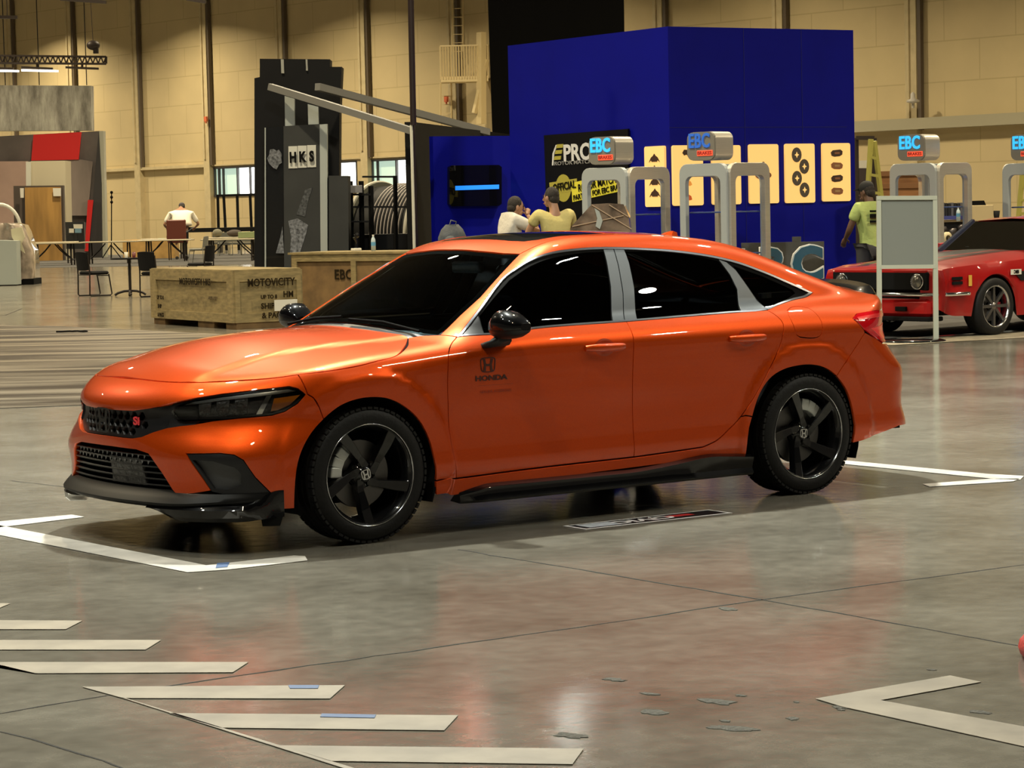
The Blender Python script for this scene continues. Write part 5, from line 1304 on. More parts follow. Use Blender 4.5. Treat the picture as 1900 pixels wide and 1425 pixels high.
def sten(body, u, v, hpx, P, Q, sx=1.0, out=.055, m=STEN):
    d_ = (Q-P).normalized(); n = Vector((d_.y, -d_.x, 0)); n = n if n.dot(Vector(CAM)-P) > 0 else -n
    if n.cross(Vector(EZ)).dot(d_) > 0: d_ = -d_
    if Vector(EZ).cross(n).dot(d_) < 0: d_ = -d_
    p = on_face(u, v, P, -n, 0); p = p+n*out; D_ = depth(p); text('stencil_lettering', body, hpx*D_/FPX/.70, frame(p, d_, EZ), m, cr, depth=.004, bold=.003, sx=sx, world=True)
sten('MOTOVICITY HKS', 368, 523, 12, A, B, 1.02); sten('UP TO 8', 304, 552, 7, A, B, .85); sten('SHIP', 303, 568, 7, A, B, .9); sten('& PACK', 305, 584, 7, A, B, .85)
sten('MOTOVICITY', 500, 524, 14, B, C_, .80); sten('UP TO 8', 497, 551, 7, B, C_, .9, .035); sten('SHIP', 495, 568, 10, B, C_, 1.0, .035); sten('& PACK', 505, 585, 10, B, C_, 1.0, .06)
sten('HM', 533, 546, 11, B, C_, .9, .035)
FST = mat('faded_stencil', (.12, .085, .035), rough=.8); sten('MOTOVICITY', 396, 553, 5, A, B, .9, .01, FST)
PAPR = mat('paper_white', (.62, .60, .52), rough=.7)
d_ = (C_-B).normalized(); n = Vector((d_.y, -d_.x, 0)); n = n if n.dot(Vector(CAM)-B) > 0 else -n
p = on_face(528, 566, B, -n, 0)+n*.04; mb = MB(); mb.box(p, (.34, .008, .15), math.atan2(d_.y, d_.x)); mb.build('shipping_label', PAPR, cr, world=True)
D2 = 36.0; a, b = atd(543, 473, D2), atd(775, 467, D2-1.2); zt = .98; a.z = b.z = 0
c2 = thing('wooden_crate', 'tall brown wooden crate with framed sides, right of the low stencilled crate', 'crate', (a.x, a.y, 0)); crs = cr; cr = c2
n = Vector(((b-a).y, -(b-a).x, 0)).normalized(); n = n if n.dot(Vector(CAM)-a) > 0 else -n
bk = -n*1.0
face('front_side', a, b, 0, zt-.04, PLYD); face('end_side', a, a+bk, 0, zt-.04, PLYD); face('end_side', b, b+bk, 0, zt-.04, PLYD)
face('top_rail', a, b, zt-.13, zt-.03, PLY, .03); face('corner_post', a, a+(b-a).normalized()*.09, 0, zt-.13, PLY, .03); 
for t in (.5,): face('corner_post', a.lerp(b, t-.02), a.lerp(b, t+.02), 0, zt-.13, PLY, .03)
mb = MB(); q = (a+b)/2+bk/2; mb.box((q.x, q.y, zt-.015), ((b-a).length+.1, 1.1, .03), math.atan2((b-a).y, (b-a).x)); mb.build('lid', PLY, c2, world=True)
sten('EBC', 638, 510, 18, a, b, .95, .012)
cr = crs
# bottle and gadget on the crate
def bottle(p, h, label, lm=None, r=.033):
    t = thing('water_bottle', label, 'bottle', tuple(p), group='drinks bottles on tops and tables')
    mb = MB(); mb.lathe([(.002, 0), (r, 0), (r, h*.62), (r*.85, h*.74), (r*.42, h*.86), (r*.40, h*.93)], n=14, cap=True); mb.build('bottle_body', mat('bottle_plastic', (.45, .55, .60), rough=.15, coat=.5, alpha=.6), t)
    mb = MB(); mb.lathe([(r*.46, h*.92), (r*.46, h)], n=10, cap=True); mb.build('cap', PAPR, t)
    mb = MB(); mb.lathe([(r*1.02, h*.32), (r*1.02, h*.55)], n=14); mb.build('bottle_label', lm or mat('label_blue', (.10, .30, .50), rough=.5), t)
p = atz(693, 465, .985); p2 = p; bottle((p.x, p.y, zt+.0), .23, 'clear water bottle with a blue label on the tall brown crate')
p = atz(661, 465, .985); gd = thing('desk_gadget', 'small black and chrome stand with a white base on the tall brown crate', 'gadget', (p.x, p.y, zt))
mb = MB(); mb.rbox((0, 0, .02), (.13, .10, .04), .015); mb.build('white_base', PAPR, gd); mb = MB(); mb.tube([(0, 0, .04), (.01, 0, .12), (-.02, 0, .20)], [.02, .012, .03]); mb.ball((.02, 0, .22), .035); mb.build('black_arm', GLOSSBLK, gd)
# ------------------------------------------------------------------ people
SKIN = mat('skin', (.36, .19, .11), rough=.55); SKIND = mat('skin_deep', (.12, .06, .035), rough=.55); HAIR = mat('hair_dark', (.018, .012, .008), rough=.7, bump=(120, .6))
def skin_body(name, J, E_, m, parent, root, sub=2):
    "one continuous surface grown round joints J {name: (point, radius)} joined by E_"
    ks = list(J); me = bpy.data.meshes.new(name); me.from_pydata([tuple(J[k][0]) for k in ks], [(ks.index(a), ks.index(b)) for a, b in E_], [])
    o = bpy.data.objects.new(name, me); COL.objects.link(o); o.parent = parent
    md = o.modifiers.new('skin', 'SKIN'); md.use_smooth_shade = True; me.materials.append(m)
    sv = me.skin_vertices[0].data if me.skin_vertices else None
    if sv is None:
        bpy.context.view_layer.objects.active = o; bpy.ops.mesh.customdata_skin_add(); sv = me.skin_vertices[0].data
    for k, q in zip(ks, sv):
        r = J[k][1]; q.radius = r if isinstance(r, tuple) else (r, r); q.use_root = (k == root)
    s_ = o.modifiers.new('sub', 'SUBSURF'); s_.levels = s_.render_levels = sub
    return o
def head_parts(par, c, fwd, skin, hair, cap=None, beard=None):
    "hair, eyes, nose, ears and mouth round the head centred at c, looking along fwd"
    c = Vector(c); f = Vector(fwd).normalized(); up = (Vector(EZ)-f*f.z).normalized(); rt = f.cross(up); S_ = 1.08
    M = Matrix((rt, f, up)).transposed()
    W_ = lambda a, b, d: c+(rt*a+f*b+up*d)*S_
    mb = MB(); mb.ball(W_(0, 0, 0), (.073, .092, .112), 16, 12, M); mb.ball(W_(0, .045, -.055), (.052, .045, .050), 12, 8, M)
    mb.tube([W_(0, .088, .015), W_(0, .108, -.018), W_(0, .095, -.030)], [.008, .015, .010], 8)
    for s_ in (-1, 1): mb.ball(W_(s_*.075, -.005, -.01), (.012, .022, .032), 8, 6, M)
    hd = mb.build('head', skin, par)
    for s_ in (-1, 1):
        mb = MB(); mb.ball(W_(s_*.028, .080, .012), (.013, .010, .009), 8, 6, M); mb.build('eye', mat('eye_dark', (.03, .02, .02), rough=.2), par)
        mb = MB(); mb.tube([W_(s_*.012, .090, .030), W_(s_*.045, .078, .032)], .005, 6); mb.build('eyebrow', hair, par)
    mb = MB(); mb.tube([W_(-.022, .092, -.058), W_(0, .098, -.060), W_(.022, .092, -.058)], .006, 6); mb.build('mouth', mat('lip', (.25, .08, .06), rough=.5), par)
    mb = MB(); mb.ball(W_(0, -.018, .030), (.084, .092, .100), 16, 12, M); mb.ball(W_(0, -.045, -.015), (.078, .062, .075), 12, 8, M); mb.build('hair', hair, par)
    if cap:
        mb = MB(); mb.ball(W_(0, -.005, .055), (.090, .104, .085), 16, 10, M); mb.prism([(-.07, 0), (.07, 0), (.05, .09), (-.05, .09)], W_(0, .07, .05), rt, f, .008); mb.build('cap', cap, par)
    return M
def hand(par, w0, d, curl, skin, side=1, n=(0, 0, -1)):
    "palm with five bent fingers starting at wrist w0 and pointing along d"
    w0 = Vector(w0); d = Vector(d).normalized(); n = Vector(n); n = (n-d*n.dot(d)).normalized(); s_ = d.cross(n)*side
    J = {'w': (w0, (.024, .018)), 'p': (w0+d*.05, (.036, .014)), 'k': (w0+d*.085, (.036, .013))}; E_ = [('w', 'p'), ('p', 'k')]
    mb = MB(); mb.tube([w0-d*.01, w0+d*.03, w0+d*.06, w0+d*.09], [.024, .032, .036, .030], 10)
    for i, L_ in enumerate((.070, .080, .074, .058)):
        b = w0+d*.085+s_*(.027-.018*i); a1 = d*math.cos(curl*.5)+n*math.sin(curl*.5); a2 = d*math.cos(curl*1.3)+n*math.sin(curl*1.3); a3 = d*math.cos(curl*1.9)+n*math.sin(curl*1.9)
        mb.tube([b, b+a1*L_*.45, b+a1*L_*.45+a2*L_*.33, b+a1*L_*.45+a2*L_*.33+a3*L_*.26], [.0095, .009, .0082, .006], 7)
    b = w0+d*.025+s_*.028; mb.tube([b, b+(d*.6+s_*.7).normalized()*.035, b+(d*.6+s_*.7).normalized()*.035+(d*.8+s_*.2+n*.5).normalized()*.035], [.012, .010, .007], 7)
    return mb.build('hand', skin, par)
def person(label, loc, face, P, skin, shirt, pants, cap=None, sleeve=.6, hair=HAIR, build=1.0):
    """P holds joints in the figure's own frame (x right, y ahead, z up):
    hip, chest, neck, head, l/r shoulder, elbow, wrist, hip joint, knee, ankle, toe"""
    t = thing('person', label, 'person', loc, face)
    V_ = {k: Vector(v) for k, v in P.items() if k != 'curl'}; b = build
    J = {'pel': (V_['hip'], (.13*b, .10*b)), 'waist': (V_['hip'].lerp(V_['chest'], .5), (.105*b, .08*b)), 'chest': (V_['chest'], (.12*b, .08*b)), 'neck0': (V_['neck'], (.06, .06)), 'neck1': (V_['neck'].lerp(V_['head'], .5), (.060, .060)), 'head': (V_['head'], (.070, .075))}
    E_ = [('pel', 'waist'), ('waist', 'chest'), ('chest', 'neck0'), ('neck0', 'neck1'), ('neck1', 'head')]
    for s_ in 'lr':
        J[s_+'sh'] = (V_[s_+'sh'], .052); J[s_+'el'] = (V_[s_+'el'], .044); J[s_+'wr'] = (V_[s_+'wr'], .027)
        J[s_+'hp'] = (V_[s_+'hp'], .088); J[s_+'kn'] = (V_[s_+'kn'], .060); J[s_+'an'] = (V_[s_+'an'], .042); J[s_+'to'] = (V_[s_+'to'], .036)
        E_ += [('chest', s_+'sh'), (s_+'sh', s_+'el'), (s_+'el', s_+'wr'), ('pel', s_+'hp'), (s_+'hp', s_+'kn'), (s_+'kn', s_+'an'), (s_+'an', s_+'to')]
    skin_body('body', J, E_, skin, t, 'pel')
    g = 1.22
    JS = {'pel': (J['pel'][0], (.16*b, .125*b)), 'waist': (J['waist'][0], (.152*b, .118*b)), 'chest': (J['chest'][0], (.175*b, .125*b))}
    JS['hem'] = (V_['hip']+Vector((0, 0, -.07)), (.175*b, .145*b)); JS['col'] = (V_['chest'].lerp(V_['neck'], .85), (.095, .085)); ES = [('hem', 'pel'), ('pel', 'waist'), ('waist', 'chest'), ('chest', 'col')]
    for s_ in 'lr':
        JS[s_+'sh'] = (V_[s_+'sh'], .092); JS[s_+'sl'] = (V_[s_+'sh'].lerp(V_[s_+'el'], sleeve), .076); ES += [('chest', s_+'sh'), (s_+'sh', s_+'sl')]
    skin_body('shirt', JS, ES, shirt, t, 'chest')
    JP = {'pel': (V_['hip'], (.145*b, .118*b))}; EP = []
    for s_ in 'lr':
        JP[s_+'hp'] = (V_[s_+'hp'], .102); JP[s_+'kn'] = (V_[s_+'kn'], .078); JP[s_+'an'] = (V_[s_+'kn'].lerp(V_[s_+'an'], .95), .062); EP += [('pel', s_+'hp'), (s_+'hp', s_+'kn'), (s_+'kn', s_+'an')]
        mb = MB(); a, q = V_[s_+'an'], V_[s_+'to']; f = (q-a); f.z = 0; f.normalize(); mb.tube([Vector((a.x, a.y, .05))-f*.06, Vector((a.x, a.y, .05))+f*.05, Vector((a.x, a.y, .035))+f*.15, Vector((a.x, a.y, .03))+f*.20], [.045, .048, .042, .028], 10); mb.build('shoe', mat('shoe_dark', (.03, .03, .03), rough=.6), t)
    skin_body('trousers', JP, EP, pants, t, 'pel')
    head_parts(t, V_['head']+Vector((0, 0, -.015)), P.get('look', (0, 1, 0)), skin, hair, cap)
    for s_ in 'lr':
        d = V_.get(s_+'hd', (V_[s_+'wr']-V_[s_+'el'])); hand(t, V_[s_+'wr'], d, P.get('curl', .5), skin, 1 if s_ == 'r' else -1)
    return t
def stand_pose(**k):
    P = dict(hip=(0, 0, .95), chest=(0, .0, 1.30), neck=(0, 0, 1.50), head=(0, .02, 1.63), lsh=(-.19, 0, 1.44), rsh=(.19, 0, 1.44), lel=(-.24, -.02, 1.15), rel=(.24, -.02, 1.15), lwr=(-.25, .08, .90), rwr=(.25, .08, .90),
             lhp=(-.10, 0, .90), rhp=(.10, 0, .90), lkn=(-.11, .02, .50), rkn=(.11, .02, .50), lan=(-.12, -.02, .09), ran=(.12, -.02, .09), lto=(-.13, .14, .05), rto=(.13, .14, .05)); P.update(k); return P
WSH = mat('shirt_white', (.62, .58, .50), rough=.8, bump=(14, .6)); YSH = mat('shirt_straw', (.55, .46, .17), rough=.8, bump=(14, .6)); GSH = mat('shirt_lime', (.42, .52, .16), rough=.8, bump=(14, .6)); JEAN = mat('trousers_dark', (.03, .03, .035), rough=.8)
YC = math.atan2(_FH.y, _FH.x)-PI/2      # a figure with this turn looks away from the camera
# man in a white shirt, hand to his chin, turned to the right
g = ground_at(946, 30.9)
sp_ = stand_pose(head=(0, .08, 1.57), neck=(0, .03, 1.45), look=(0, 1, -.12), rsh=(.19, .02, 1.40), lsh=(-.18, .0, 1.40), rel=(.20, .30, 1.24), rwr=(.07, .20, 1.46), rhd=(-.12, .05, .10), lel=(-.20, .10, 1.14), lwr=(-.10, .24, 1.02), lhd=(.3, .25, .0), curl=1.1)
person('person in white shirt and glasses resting chin on hand, by the blue wall', tuple(g), YC-1.25, sp_, SKIN, WSH, JEAN, build=1.10)
# man in a straw yellow shirt seen from behind
g = ground_at(1029, 30.45)
person('person in yellow shirt seen from behind, before the black banner', tuple(g), YC+.35, stand_pose(head=(-.02, .06, 1.67), look=(-.5, .85, -.05), lsh=(-.20, .02, 1.47), rsh=(.20, .02, 1.47), lel=(-.30, .16, 1.22), rel=(.28, .16, 1.22), lwr=(-.22, .22, .96), rwr=(.18, .22, .96)), SKIN, YSH, JEAN, build=1.08)
# man in lime shirt and cap behind the red car
g = ground_at(1614, 32.2)
pg = person('person in lime green shirt and black cap standing behind the grey sign board', tuple(g), YC+.5, stand_pose(head=(0, .06, 1.66), look=(-.3, .9, -.2), lel=(-.27, .08, 1.16), lwr=(-.20, .26, 1.05), rel=(.24, .06, 1.15), rwr=(.16, .26, 1.05)), SKIND, GSH, JEAN, cap=mat('cap_black', (.01, .01, .01), rough=.8))
mb = MB(); mb.box((.0, -.135, 1.40), (.20, .01, .025)); mb.box((.0, -.135, 1.34), (.20, .01, .05)); mb.box((.0, -.135, 1.27), (.20, .01, .03)); mb.box((.08, -.135, 1.32), (.03, .01, .18)); mb.build('shirt_print', BLT, pg)
# person in white leaning forward behind tables, far left
g = ground_at(337, 89)
person('person in white shirt and grey cap hunched forward at the far tables', tuple(g), YC+.2, stand_pose(hip=(0, 0, 1.05), chest=(0, .25, 1.42), neck=(0, .42, 1.52), head=(.05, .55, 1.58), look=(0, .8, -.6), lsh=(-.30, .25, 1.36), rsh=(.30, .25, 1.36), lel=(-.48, .25, 1.05), rel=(.48, .25, 1.05), lwr=(-.40, .5, .95), rwr=(.40, .5, .95), lkn=(-.14, .40, .95), rkn=(.14, .40, .95), lan=(-.14, .40, .50), ran=(.14, .40, .50), lto=(-.14, .55, .46), rto=(.14, .55, .46)), SKIN, mat('shirt_bright_white', (.80, .76, .64), rough=.8), JEAN, cap=mat('cap_grey', (.06, .055, .06), rough=.8), sleeve=.85, build=1.9).scale = (1.25, 1.25, 1.18)
# red shoe of somebody just outside the right edge
p = atz(1902, 1232); ft = thing('person', 'red shoe and dark trouser leg of somebody cut off by the right edge', 'person', (p.x, p.y, 0), YC)
mb = MB(); q = [Vector((0.045, -.10, .05)), Vector((.045, 0, .05)), Vector((.045, .10, .042)), Vector((.045, .18, .03))]; mb.tube(q, [.045, .052, .048, .03], 12); mb.build('shoe', mat('shoe_red', (.45, .03, .02), rough=.6, bump=(40, .5)), ft)
skin_body('trouser_leg', {'a': (Vector((.06, -.06, .10)), .06), 'k': (Vector((.10, .0, .5)), .08), 'h': (Vector((.16, -.03, .92)), .105), 'w': (Vector((.24, -.02, 1.05)), .13)}, [('a', 'k'), ('k', 'h'), ('h', 'w')], JEAN, ft, 'h')
# ------------------------------------------------------------------ the red coupe on the right
RED = mat('red_paint', (.30, .003, .003), rough=.4, spec=.2, coat=.7, coat_rough=.03); BSTR = mat('stripe_black', (.006, .005, .005), rough=.35, spec=.2, coat=.5)
DW = 28.3
gw = ground_at(1824, DW)
# heading of the car: nose towards the left and the camera
fw = (-rt_*.77-_FH*.64).normalized()       # forwards
sd = Vector((fw.y, -fw.x, 0))              # to the car's left/right
if sd.dot(rt_) < 0: sd = -sd               # side turned to the right of the picture
mrot = math.atan2(-fw.y, -fw.x)            # local +x runs from nose to tail
ex_l = -fw; ey_l = Vector((-ex_l.y, ex_l.x, 0))
sy = 1 if ey_l.dot(sd) > 0 else -1         # sign of local y on the visible side
org = Vector((gw.x, gw.y, 0))-sd*.72
mu = thing('muscle_car', 'red classic coupe with black bonnet stripes parked at the right', 'car', (org.x, org.y, 0), mrot)
# stations: x, half width, (section: z low, z mid, z shoulder, z top centre), shoulder half width
ST = [(-.93, .60, .40, .56, .735, .765, .50), (-.90, .80, .34, .54, .75, .785, .62), (-.80, .865, .28, .52, .775, .81, .68), (-.5, .895, .24, .53, .80, .855, .72), (-.1, .905, .22, .55, .82, .89, .74), (.4, .90, .21, .56, .84, .92, .75), (.75, .90, .21, .57, .86, .94, .76), (1.2, .90, .21, .58, .87, .94, .77), (2.0, .90, .21, .58, .88, .95, .77), (2.5, .905, .22, .58, .90, .95, .76), (3.0, .90, .25, .58, .90, .945, .74), (3.5, .86, .32, .58, .88, .93, .70), (3.62, .80, .40, .58, .84, .89, .66)]
fS = [_pch([s[0] for s in ST], [s[i] for s in ST]) for i in range(1, 7)]
xs = np.concatenate([np.linspace(-.93, -.8, 6), np.linspace(-.76, .9, 56), np.linspace(.95, 3.62, 50)])
def arch_cut(x, z):
    for cx in (0, 2.74):
        d = .37**2-(x-cx)**2
        if d > 0: z = max(z, .31+math.sqrt(d))
    return z
mb = MB(); rings = []
for x in xs:
    w_, zl, zm, zs, zt, ws = [float(f(x)) for f in fS]; z1 = arch_cut(x, zl); zm2 = max(zm, z1+.012); pr = []
    side = [(w_-.03, z1), (w_-.005, z1*.5+zm2*.5), (w_, zm2), (w_-.008, max(zm2+.01, zm2*.45+zs*.55)), (w_-.045, max(zs-.01, zm2+.02)), (ws+.03, max(zs+.015, zm2+.03))]
    top = [(ws*.72, zt-.022), (ws*.35, zt-.004), (0, zt)]
    half = side+top; ring = [(x, -a, b) for a, b in half]+[(x, a, b) for a, b in half[::-1][1:]]
    rings.append(ring)
mb.loft(rings, closed=False, smooth=True); bd = mb.build('body_shell', RED, mu); md = bd.modifiers.new('e', 'EDGE_SPLIT'); md.split_angle = math.radians(40)
mb = MB(); mb.box((1.35, 0, .40), (4.4, 1.4, .3)); mb.build('underbody', DARK, mu)
# bonnet stripes, scoop
mb = MB()
for y0, y1 in ((-.40, .40), (.43, .46), (-.46, -.43)):
    rr = []
    for x in np.linspace(-.80, .86, 20):
        w_, zl, zm, zs, zt, ws = [float(f(x)) for f in fS]
        rr.append([(x, y, zt-.022*(abs(y)/(ws*.72))**1.3+.004) for y in np.linspace(y0, y1, 7)])
    mb.loft(rr, closed=False, smooth=True)
mb.build('bonnet_stripes', BSTR, mu)
# grille mouth, lamps, bumper
mb = MB(); mb.rbox((-.905, 0, .635), (.06, 1.42, .20), .02); mb.build('grille', DARK, mu)
mb = MB(); mb.rbox((-.90, 0, .742), (.07, 1.36, .03), .01); mb.build('bonnet_lip', RED, mu)
for s_ in (-1, 1):
    mb = MB(); mb.lathe([(.001, -.955), (.05, -.95), (.072, -.935), (.085, -.95), (.088, -.92), (.09, -.85)], c=(0, s_*.56, .63), n=24, axis='x'); hl_ = mb.build('headlamp', CHROME, mu)
    mb = MB(); mb.lathe([(.001, -.965), (.045, -.958), (.066, -.945)], c=(0, s_*.56, .63), n=20, axis='x'); mb.build('lamp_glass', mat('lamp_glass', (.16, .155, .14), rough=.1, metal=.6, coat=1), hl_)
    for k in range(2):
        mb = MB(); mb.box((-.66, s_*.897, .66-.05*k), (.16, .02, .034)); mb.build('side_vent', DARK, mu)
    mb = MB(); mb.box((-.45, s_*.905, .63), (.05, .006, .12)); mb.build('marker_lamp', mat('gold_badge', (.6, .35, .05), rough=.4), mu)
mb = MB(); mb.tube([(-.50, -.93, .49), (-.80, -.91, .49), (-.955, -.72, .49), (-.985, 0, .49), (-.955, .72, .49), (-.80, .91, .49), (-.50, .93, .49)], .022, 8); mb.build('chrome_bumper', CHROME, mu)
mb = MB(); mb.rbox((-.86, 0, .34), (.20, 1.5, .20), .08); mb.build('front_valance', RED, mu)
mb = MB(); mb.rbox((-.87, 0, .22), (.24, 1.55, .05), .02); mb.build('chin_spoiler', DARK, mu)
for y in (-.35, .35): mb = MB(); mb.rbox((-.965, y, .33), (.04, .16, .05), .01); mb.build('parking_lamp', DARK, mu)
# cabin
cab = MB(); rr = []
for x, zr, wr in ((.80, .93, .64), (1.05, 1.08, .60), (1.38, 1.275, .55), (1.6, 1.30, .55), (2.0, 1.30, .55), (2.3, 1.27, .54), (2.9, 1.07, .56), (3.35, .94, .60)):
    wb_ = .74; rr.append([(x, -wb_, .90), (x, -wr-.02, zr-.06), (x, -wr+.06, zr-.008), (x, 0, zr+.015), (x, wr-.06, zr-.008), (x, wr+.02, zr-.06), (x, wb_, .90)])
cab.loft(rr[2:6], closed=False, smooth=True); cab.build('roof', RED, mu)
mb = MB(); mb.loft(rr[5:], closed=False, smooth=True); mb.build('fastback', RED, mu)
mb = MB(); g0, g1 = (.86, .93), (1.34, 1.255); mb.add([(g0[0], -.62, g0[1]), (g0[0], .62, g0[1]), (g1[0], .52, g1[1]), (g1[0], -.52, g1[1])], [(0, 1, 2, 3)]); mb.build('windscreen', glassy('coupe_glass', (.55, .58, .55), 1.5), mu)
for s_ in (-1, 1):
    mb = MB(); mb.bar((.84, s_*.66, .92), (1.37, s_*.56, 1.265), .05); mb.build('windscreen_pillar', mat('pillar_navy', (.02, .025, .05), rough=.3, coat=.8), mu)
    mb = MB(); mb.add([(.92, s_*.70, .93), (2.35, s_*.70, .94), (2.2, s_*.585, 1.22), (1.40, s_*.585, 1.22)], [(0, 1, 2, 3)]); mb.build('side_window', _M['coupe_glass'], mu)
mb = MB(); mb.rbox((1.15, 0, .86), (.4, 1.2, .12), .04); mb.rbox((1.75, -.35, .95), (.14, .45, .5), .04); mb.rbox((1.75, .35, .95), (.14, .45, .5), .04); mb.build('cabin_trim', SEATC, mu)
mb = MB(); mb.tube([(1.0, .2, .955), (.93, -.1, .965), (.97, -.45, .96)], .008, 6); mb.tube([(.98, .55, .955), (.92, .3, .965), (.93, .12, .96)], .008, 6); mb.build('wiper', DARK, mu)
for s_ in (-1, 1):
    mb = MB(); mb.prism([(.30, .70), (1.2, .74), (1.2, .62), (.42, .60)] if True else [], (0, s_*.905, 0), (1, 0, 0), EZ, .004*-s_); mb.build('side_stripe', BSTR, mu)
lbl = MB(); lbl.box((.33, sy*.912, .70), (.18, .008, .06)); lbl.build('number_label', PAPR, mu)
text('label_lettering', 'EBC', .05, frame((.33, sy*.918, .70), (-sy*-1, 0, 0), EZ), BLT, mu, depth=.002, bold=.003)
# wheels
def coupe_wheel(par, c, s_):
    w_ = bpy.data.objects.new('wheel', None); COL.objects.link(w_); w_.parent = par; w_.location = c; w_.rotation_euler = (0, 0, PI if s_ > 0 else 0)
    W = .12; mb = MB(); mb.lathe([(.235, -W*.95), (.25, -W), (.30, -W*.97), (.322, -W*.8), (.328, -W*.4), (.328, W*.4), (.322, W*.8), (.30, W), (.235, W*.95)], n=48, axis='y'); mb.build('tyre', RUBBER, w_)
    mb = MB(); mb.lathe([(.236, -W*.98), (.232, -W*1.0), (.222, -W*.97), (.216, -W*.7), (.21, W)], n=48, axis='y'); mb.build('rim', LIP, w_)
    mb = MB()
    for k in range(8):
        a = 2*PI*k/8; c_, s2 = math.cos(a), math.sin(a); M = Matrix(((c_, 0, -s2), (0, 1, 0), (s2, 0, c_))); mb.box((c_*.13, -W*.62, s2*.13), (.18, .03, .034), rot=M)
    mb.lathe([(.001, -W*.85), (.03, -W*.83), (.055, -W*.6), (.06, -W*.3)], n=20, axis='y'); mb.build('spokes', mat('spoke_gun', (.20, .19, .18), rough=.3, metal=.9), w_)
    mb = MB(); mb.lathe([(.05, -.01), (.17, -.01), (.17, .01)], n=32, axis='y'); mb.build('brake_disc', STEEL, w_)
    mb = MB(); mb.box((.14, -.02, -.02), (.05, .04, .12)); mb.build('brake_caliper', mat('caliper_red', (.45, .02, .03), rough=.4), w_)
    return w_
for x in (0, 2.74):
    for s_ in (-1, 1): coupe_wheel(mu, (x, s_*.78, .328), s_)
# ------------------------------------------------------------------ left side: far booth, truss, tables, chairs
def label_slab(name, pts, D, th, m, label, cat, group=None):
    return tag(slab(name, pts, D, th, m), label, cat, group)
CONC = bpy.data.materials.new('concrete_print'); CONC.use_nodes = True
def _conc(m):
    nt = m.node_tree; b = nt.nodes['Principled BSDF']; N = nt.nodes.new; L = nt.links.new
    tc = N('ShaderNodeTexCoord'); mp = N('ShaderNodeMapping'); mp.inputs['Scale'].default_value = (2.2, 2.2, .5); L(tc.outputs['Object'], mp.inputs[0])
    n = N('ShaderNodeTexNoise'); n.inputs['Scale'].default_value = 1.2; n.inputs['Detail'].default_value = 9; n.inputs['Roughness'].default_value = .7; L(mp.outputs[0], n.inputs['Vector'])
    r = N('ShaderNodeValToRGB'); r.color_ramp.elements[0].position = .36; r.color_ramp.elements[0].color = (.13, .12, .10, 1); r.color_ramp.elements[1].position = .66; r.color_ramp.elements[1].color = (.42, .41, .35, 1)
    L(n.outputs['Fac'], r.inputs[0]); L(r.outputs[0], b.inputs['Base Color']); b.inputs['Roughness'].default_value = .8
_conc(CONC)
fz = thing('hanging_fascia', 'hanging fascia printed like bare concrete at the upper left', 'fascia', tuple(ground_at(60, 78)))
slab('printed_face', [(-60, 158), (169, 159), (170, 242), (-60, 243)], 78, .5, CONC, fz)
for u in (10, 73, 161): a = atd(u, 158, 78); mb = MB(); mb.cyl(a, Vector((a.x, a.y, 16)), .015, 5); mb.build('wire', DARK, fz, world=True)
gw_ = thing('graphic_wall', 'far booth wall with grey photo print, red block and pale frame edge at left', 'booth wall', tuple(ground_at(90, 98)))
PRG = mat('photo_print_grey', (.10, .085, .08), rough=.6, noise=(.5, .5)); PRP = mat('photo_print_pink', (.42, .29, .24), rough=.6, noise=(.4, .25)); PRM = mat('photo_print_mid', (.22, .18, .16), rough=.6, noise=(.6, .45, (1, 1, .4)))
bot = 484
slab('wall_face', [(-60, 256), (186, 243), (188, bot), (-60, bot)], 98, .4, PRG, gw_)
slab('frame_edge', [(183, 243), (192, 243), (197, bot), (188, bot)], 97.9, .5, mat('frame_pale', (.42, .42, .34), rough=.6), gw_)
slab('dark_strip', [(183, 243), (188, 340), (190, bot), (163, bot), (178, 300)], 97.8, .1, mat('print_black', (.03, .028, .03), rough=.6), gw_)
slab('red_block', [(62, 250), (151, 245), (146, 296), (58, 298)], 97.7, .06, mat('print_red', (.62, .012, .012), rough=.6), gw_)
slab('red_strip', [(163, 371), (173, 371), (164, 466), (157, 466)], 97.6, .06, _M['print_red'], gw_)
slab('mid_panel', [(121, 297), (151, 296), (172, 300), (163, 400), (124, 400)], 97.75, .05, PRM, gw_)
slab('pink_panel', [(-60, 300), (52, 299), (50, bot), (-60, bot)], 97.7, .05, PRP, gw_)
cb2 = thing('counter_block', 'pale beige block with white corner post behind the wooden door', 'booth block', tuple(ground_at(85, 90)))
slab('block', [(57, 299), (121, 298), (125, bot), (58, bot)], 94, 1.2, mat('block_beige', (.50, .45, .32), rough=.7), cb2); slab('corner_post', [(48, 300), (57, 300), (58, bot), (49, bot)], 93.9, .4, mat('post_white', (.55, .55, .48), rough=.6), cb2)
WDOOR = mat('veneer_door', (.34, .19, .05), rough=.5, noise=(3, .3, (1, 1, .15)))
dd_ = thing('crate_door', 'tall wooden door panel in a frame with a paper sheet, far left', 'door panel', tuple(ground_at(80, 93)))
slab('frame', [(25, 345), (117, 344), (120, bot), (27, bot)], 93.2, .3, mat('door_frame_dark', (.06, .045, .035), rough=.6), dd_); slab('leaf', [(46, 348), (112, 347), (116, bot), (48, bot)], 93.0, .1, WDOOR, dd_); slab('paper', [(98, 349), (113, 349), (113, 364), (99, 364)], 92.9, .02, PAPR, dd_); slab('paper', [(37, 349), (44, 349), (44, 367), (38, 367)], 92.9, .02, PAPR, dd_)
